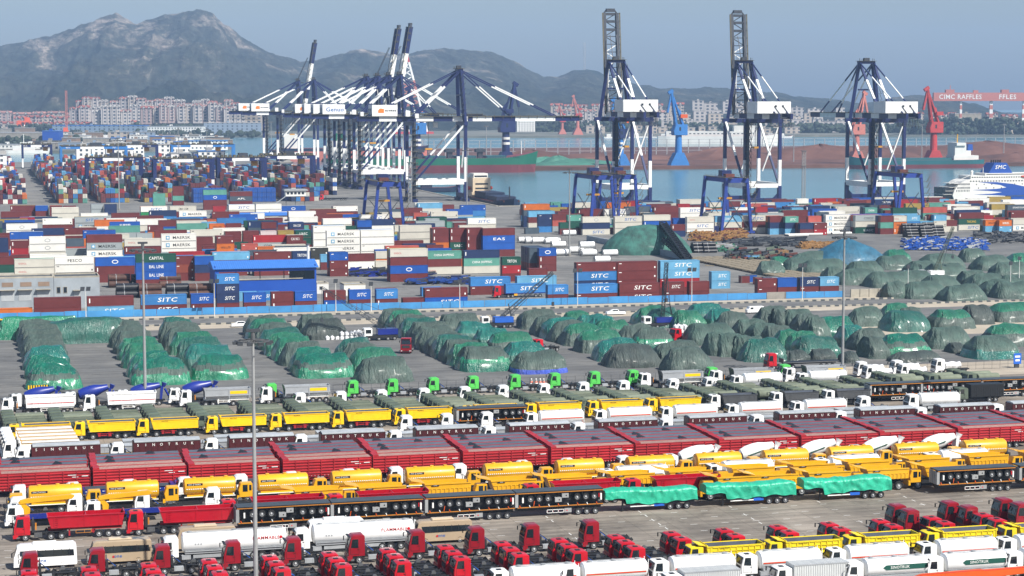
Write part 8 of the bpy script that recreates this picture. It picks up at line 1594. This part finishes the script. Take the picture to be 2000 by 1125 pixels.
for i, (px, v, a, b, h) in enumerate([(1065, 1740, 26, 14, 6), (1090, 1730, 20, 12, 7), (1130, 1725, 40, 16, 4.5), (1085, 1690, 45, 12, 3)]): mound(px, v, a, b, h, 'net_green', 'ore heap under pale green netting on the pier, %s' % nth(sorted([1065,1090,1130,1085]).index(px), 4), 'green-netted heaps on the pier')
# wind fence along the pier
K = Kind('wind_fence', 'fence'); mb = MB(); v = 1990.
for i in range(110): mb.box(430+i*12, 430.7+i*12, v, v+.7, 0, 16, 'light_grey')
for z in (4, 8, 12, 15.5): mb.box(430, 1740, v, v+.3, z, z+.35, 'light_grey')
K.part('fence_frame', mb.mesh('fence_frame')); K.put(0, 0, 'tall open wind fence behind the red ore heaps')
for i, px in enumerate((1165, 1550, 1800, 1960, 950, 530, 235)): 
    K = Kind('lamp_mast', 'light mast'); mb = MB(); mb.cyl((0, 0, 0), (0, 0, 34), .5, 'pole_grey', 6, r2=.3); mb.box(-2, 2, -.6, .6, 33.4, 34.4, 'steel'); K.part('pole', mb.mesh('pole')); K.put(ux(px, 1720 if px > 900 else 2100), 1720 if px > 900 else 2100, 'thin distant lamp mast, %s' % nth(sorted([1165,1550,1800,1960,950,530,235]).index(px), 7), 'thin distant lamp masts')
# radio tower on the hill and a pavilion
K = Kind('radio_tower', 'tower'); mb = MB(); lattice(mb, (0, 0, 0), (0, 0, 84), 5, 5, 'light_grey', 12, .3, side=Vector((1, 0, 0))); K.part('lattice', mb.mesh('lattice')); d = 6170.; c = cw(pxd(1141, d), d); K.put(c[0], c[1], 'thin radio tower on the ridge of the middle hill', z=ztop(137, d))
# trees: belts on the far shore (one mass each) and scattered crowns
def belt(px0, px1, d, h, n, label, seed):
    rnd = random.Random(seed); mb = MB()
    for i in range(n):
        x = pxd(rnd.uniform(px0, px1), d); dd = d+rnd.uniform(-30, 30); c = cw(x, dd); r = rnd.uniform(3, 6); z = rnd.uniform(.5, h)
        for q in range(3): o = (c[0]+rnd.uniform(-4, 4), c[1]+rnd.uniform(-4, 4), z+rnd.uniform(-2, 3)); mb.ell(o, r*rnd.uniform(.6, 1), r*rnd.uniform(.6, 1), r*rnd.uniform(.5, .9), 'foliage' if rnd.random() < .6 else 'foliage_dark', 6, 4)
    single('tree_belt', mb.mesh('tree_belt'), label, 'trees', kind='stuff')
defm('foliage', '3E4C3A', .95, var=.25, scale=.1); defm('foliage_dark', '2C3A30', .95, var=.25, scale=.1)
belt(0, 520, 3480, 12, 240, 'dark belt of trees below the western town', 1); belt(1300, 1760, 3450, 14, 420, 'dark belt of trees along the far shore', 2); belt(1760, 2010, 3300, 24, 380, 'dark trees in front of the shipyard', 3); belt(0, 150, 2620, 6, 30, 'scrub on the west pier', 4); belt(100, 500, 3150, 6, 90, 'scrub before the long sheds', 5); belt(1050, 1330, 3560, 18, 200, 'trees between the eastern blocks', 6)
# moored boats and clutter of the far quays
K0 = Kind('fishing_boat', 'boat'); mb = MB(); hull(mb, 22, 6, SEA-.5, -2, 0, 'ship_blue', 'super_white', sheer=1.5); K0.part('hull', mb.mesh('hull')); mb = MB(); mb.box(4, 10, 1.5, 4.5, 0, 3.5, 'super_white'); mb.cyl((12, 3, 0), (12, 3, 9), .2, 'pole_grey', 5); K0.part('deckhouse', mb.mesh('deckhouse'))
for i in range(36):
    px = 130+i*9.5+rnd.uniform(-3, 3) if i < 22 else 1180+(i-22)*26; d = (3050 if i < 22 else 3120)+rnd.uniform(-30, 30)
    if i < 22: d = 2960+rnd.uniform(0, 90)
    c = cw(pxd(px, d), d); K0.put(c[0], c[1], 'small moored boat on the %s, %s' % ('west water' if i < 22 else 'far shore', nth(i if i < 22 else i-22)), 'small moored boats', rot=rnd.uniform(-.4, .4), scale=1.3)

# low sheds and depots that fill the west pier and its quays
k = 0; sheds = []
for d, a, b, h in ((2330, -5, 400, 7), (2480, -5, 420, 8), (2680, 120, 420, 8), (2860, 60, 430, 9), (3380, 0, 520, 10)):
    p = a
    while p < b:
        w = rnd.uniform(18, 55)
        if rnd.random() < .78: sheds.append((p, d, w, h*rnd.uniform(.6, 1.25)))
        p += w+rnd.uniform(1, 14)
sheds.sort()
SN = {'office_white': 'white', 'wall_blue': 'blue-grey', 'concrete': 'grey', 'wall_cream': 'cream', 'brown_panel': 'brown'}
cntr = {}
for p, d, w, h in sheds:
    wl = rnd.choice(('office_white', 'wall_blue', 'concrete', 'wall_cream', 'brown_panel', 'office_white')); rf = rnd.choice(('light_grey', 'roof_pale', 'roof_dark', 'roof_blue')); q = cntr.setdefault((wl, d), 0); cntr[(wl, d)] += 1
    where = {2330: 'nearest row', 2480: 'second row', 2680: 'middle row', 2860: 'fourth row', 3380: 'rearmost row'}[d]
    block(pxd(p, d), d, w/FPX*d, h, 16, wl, rf, 'low %s shed on the west pier, %s, %s' % (SN[wl], where, nth(q)), 'low sheds on the west pier', z0=.4, pitched=False, name='low_shed', cat='shed')
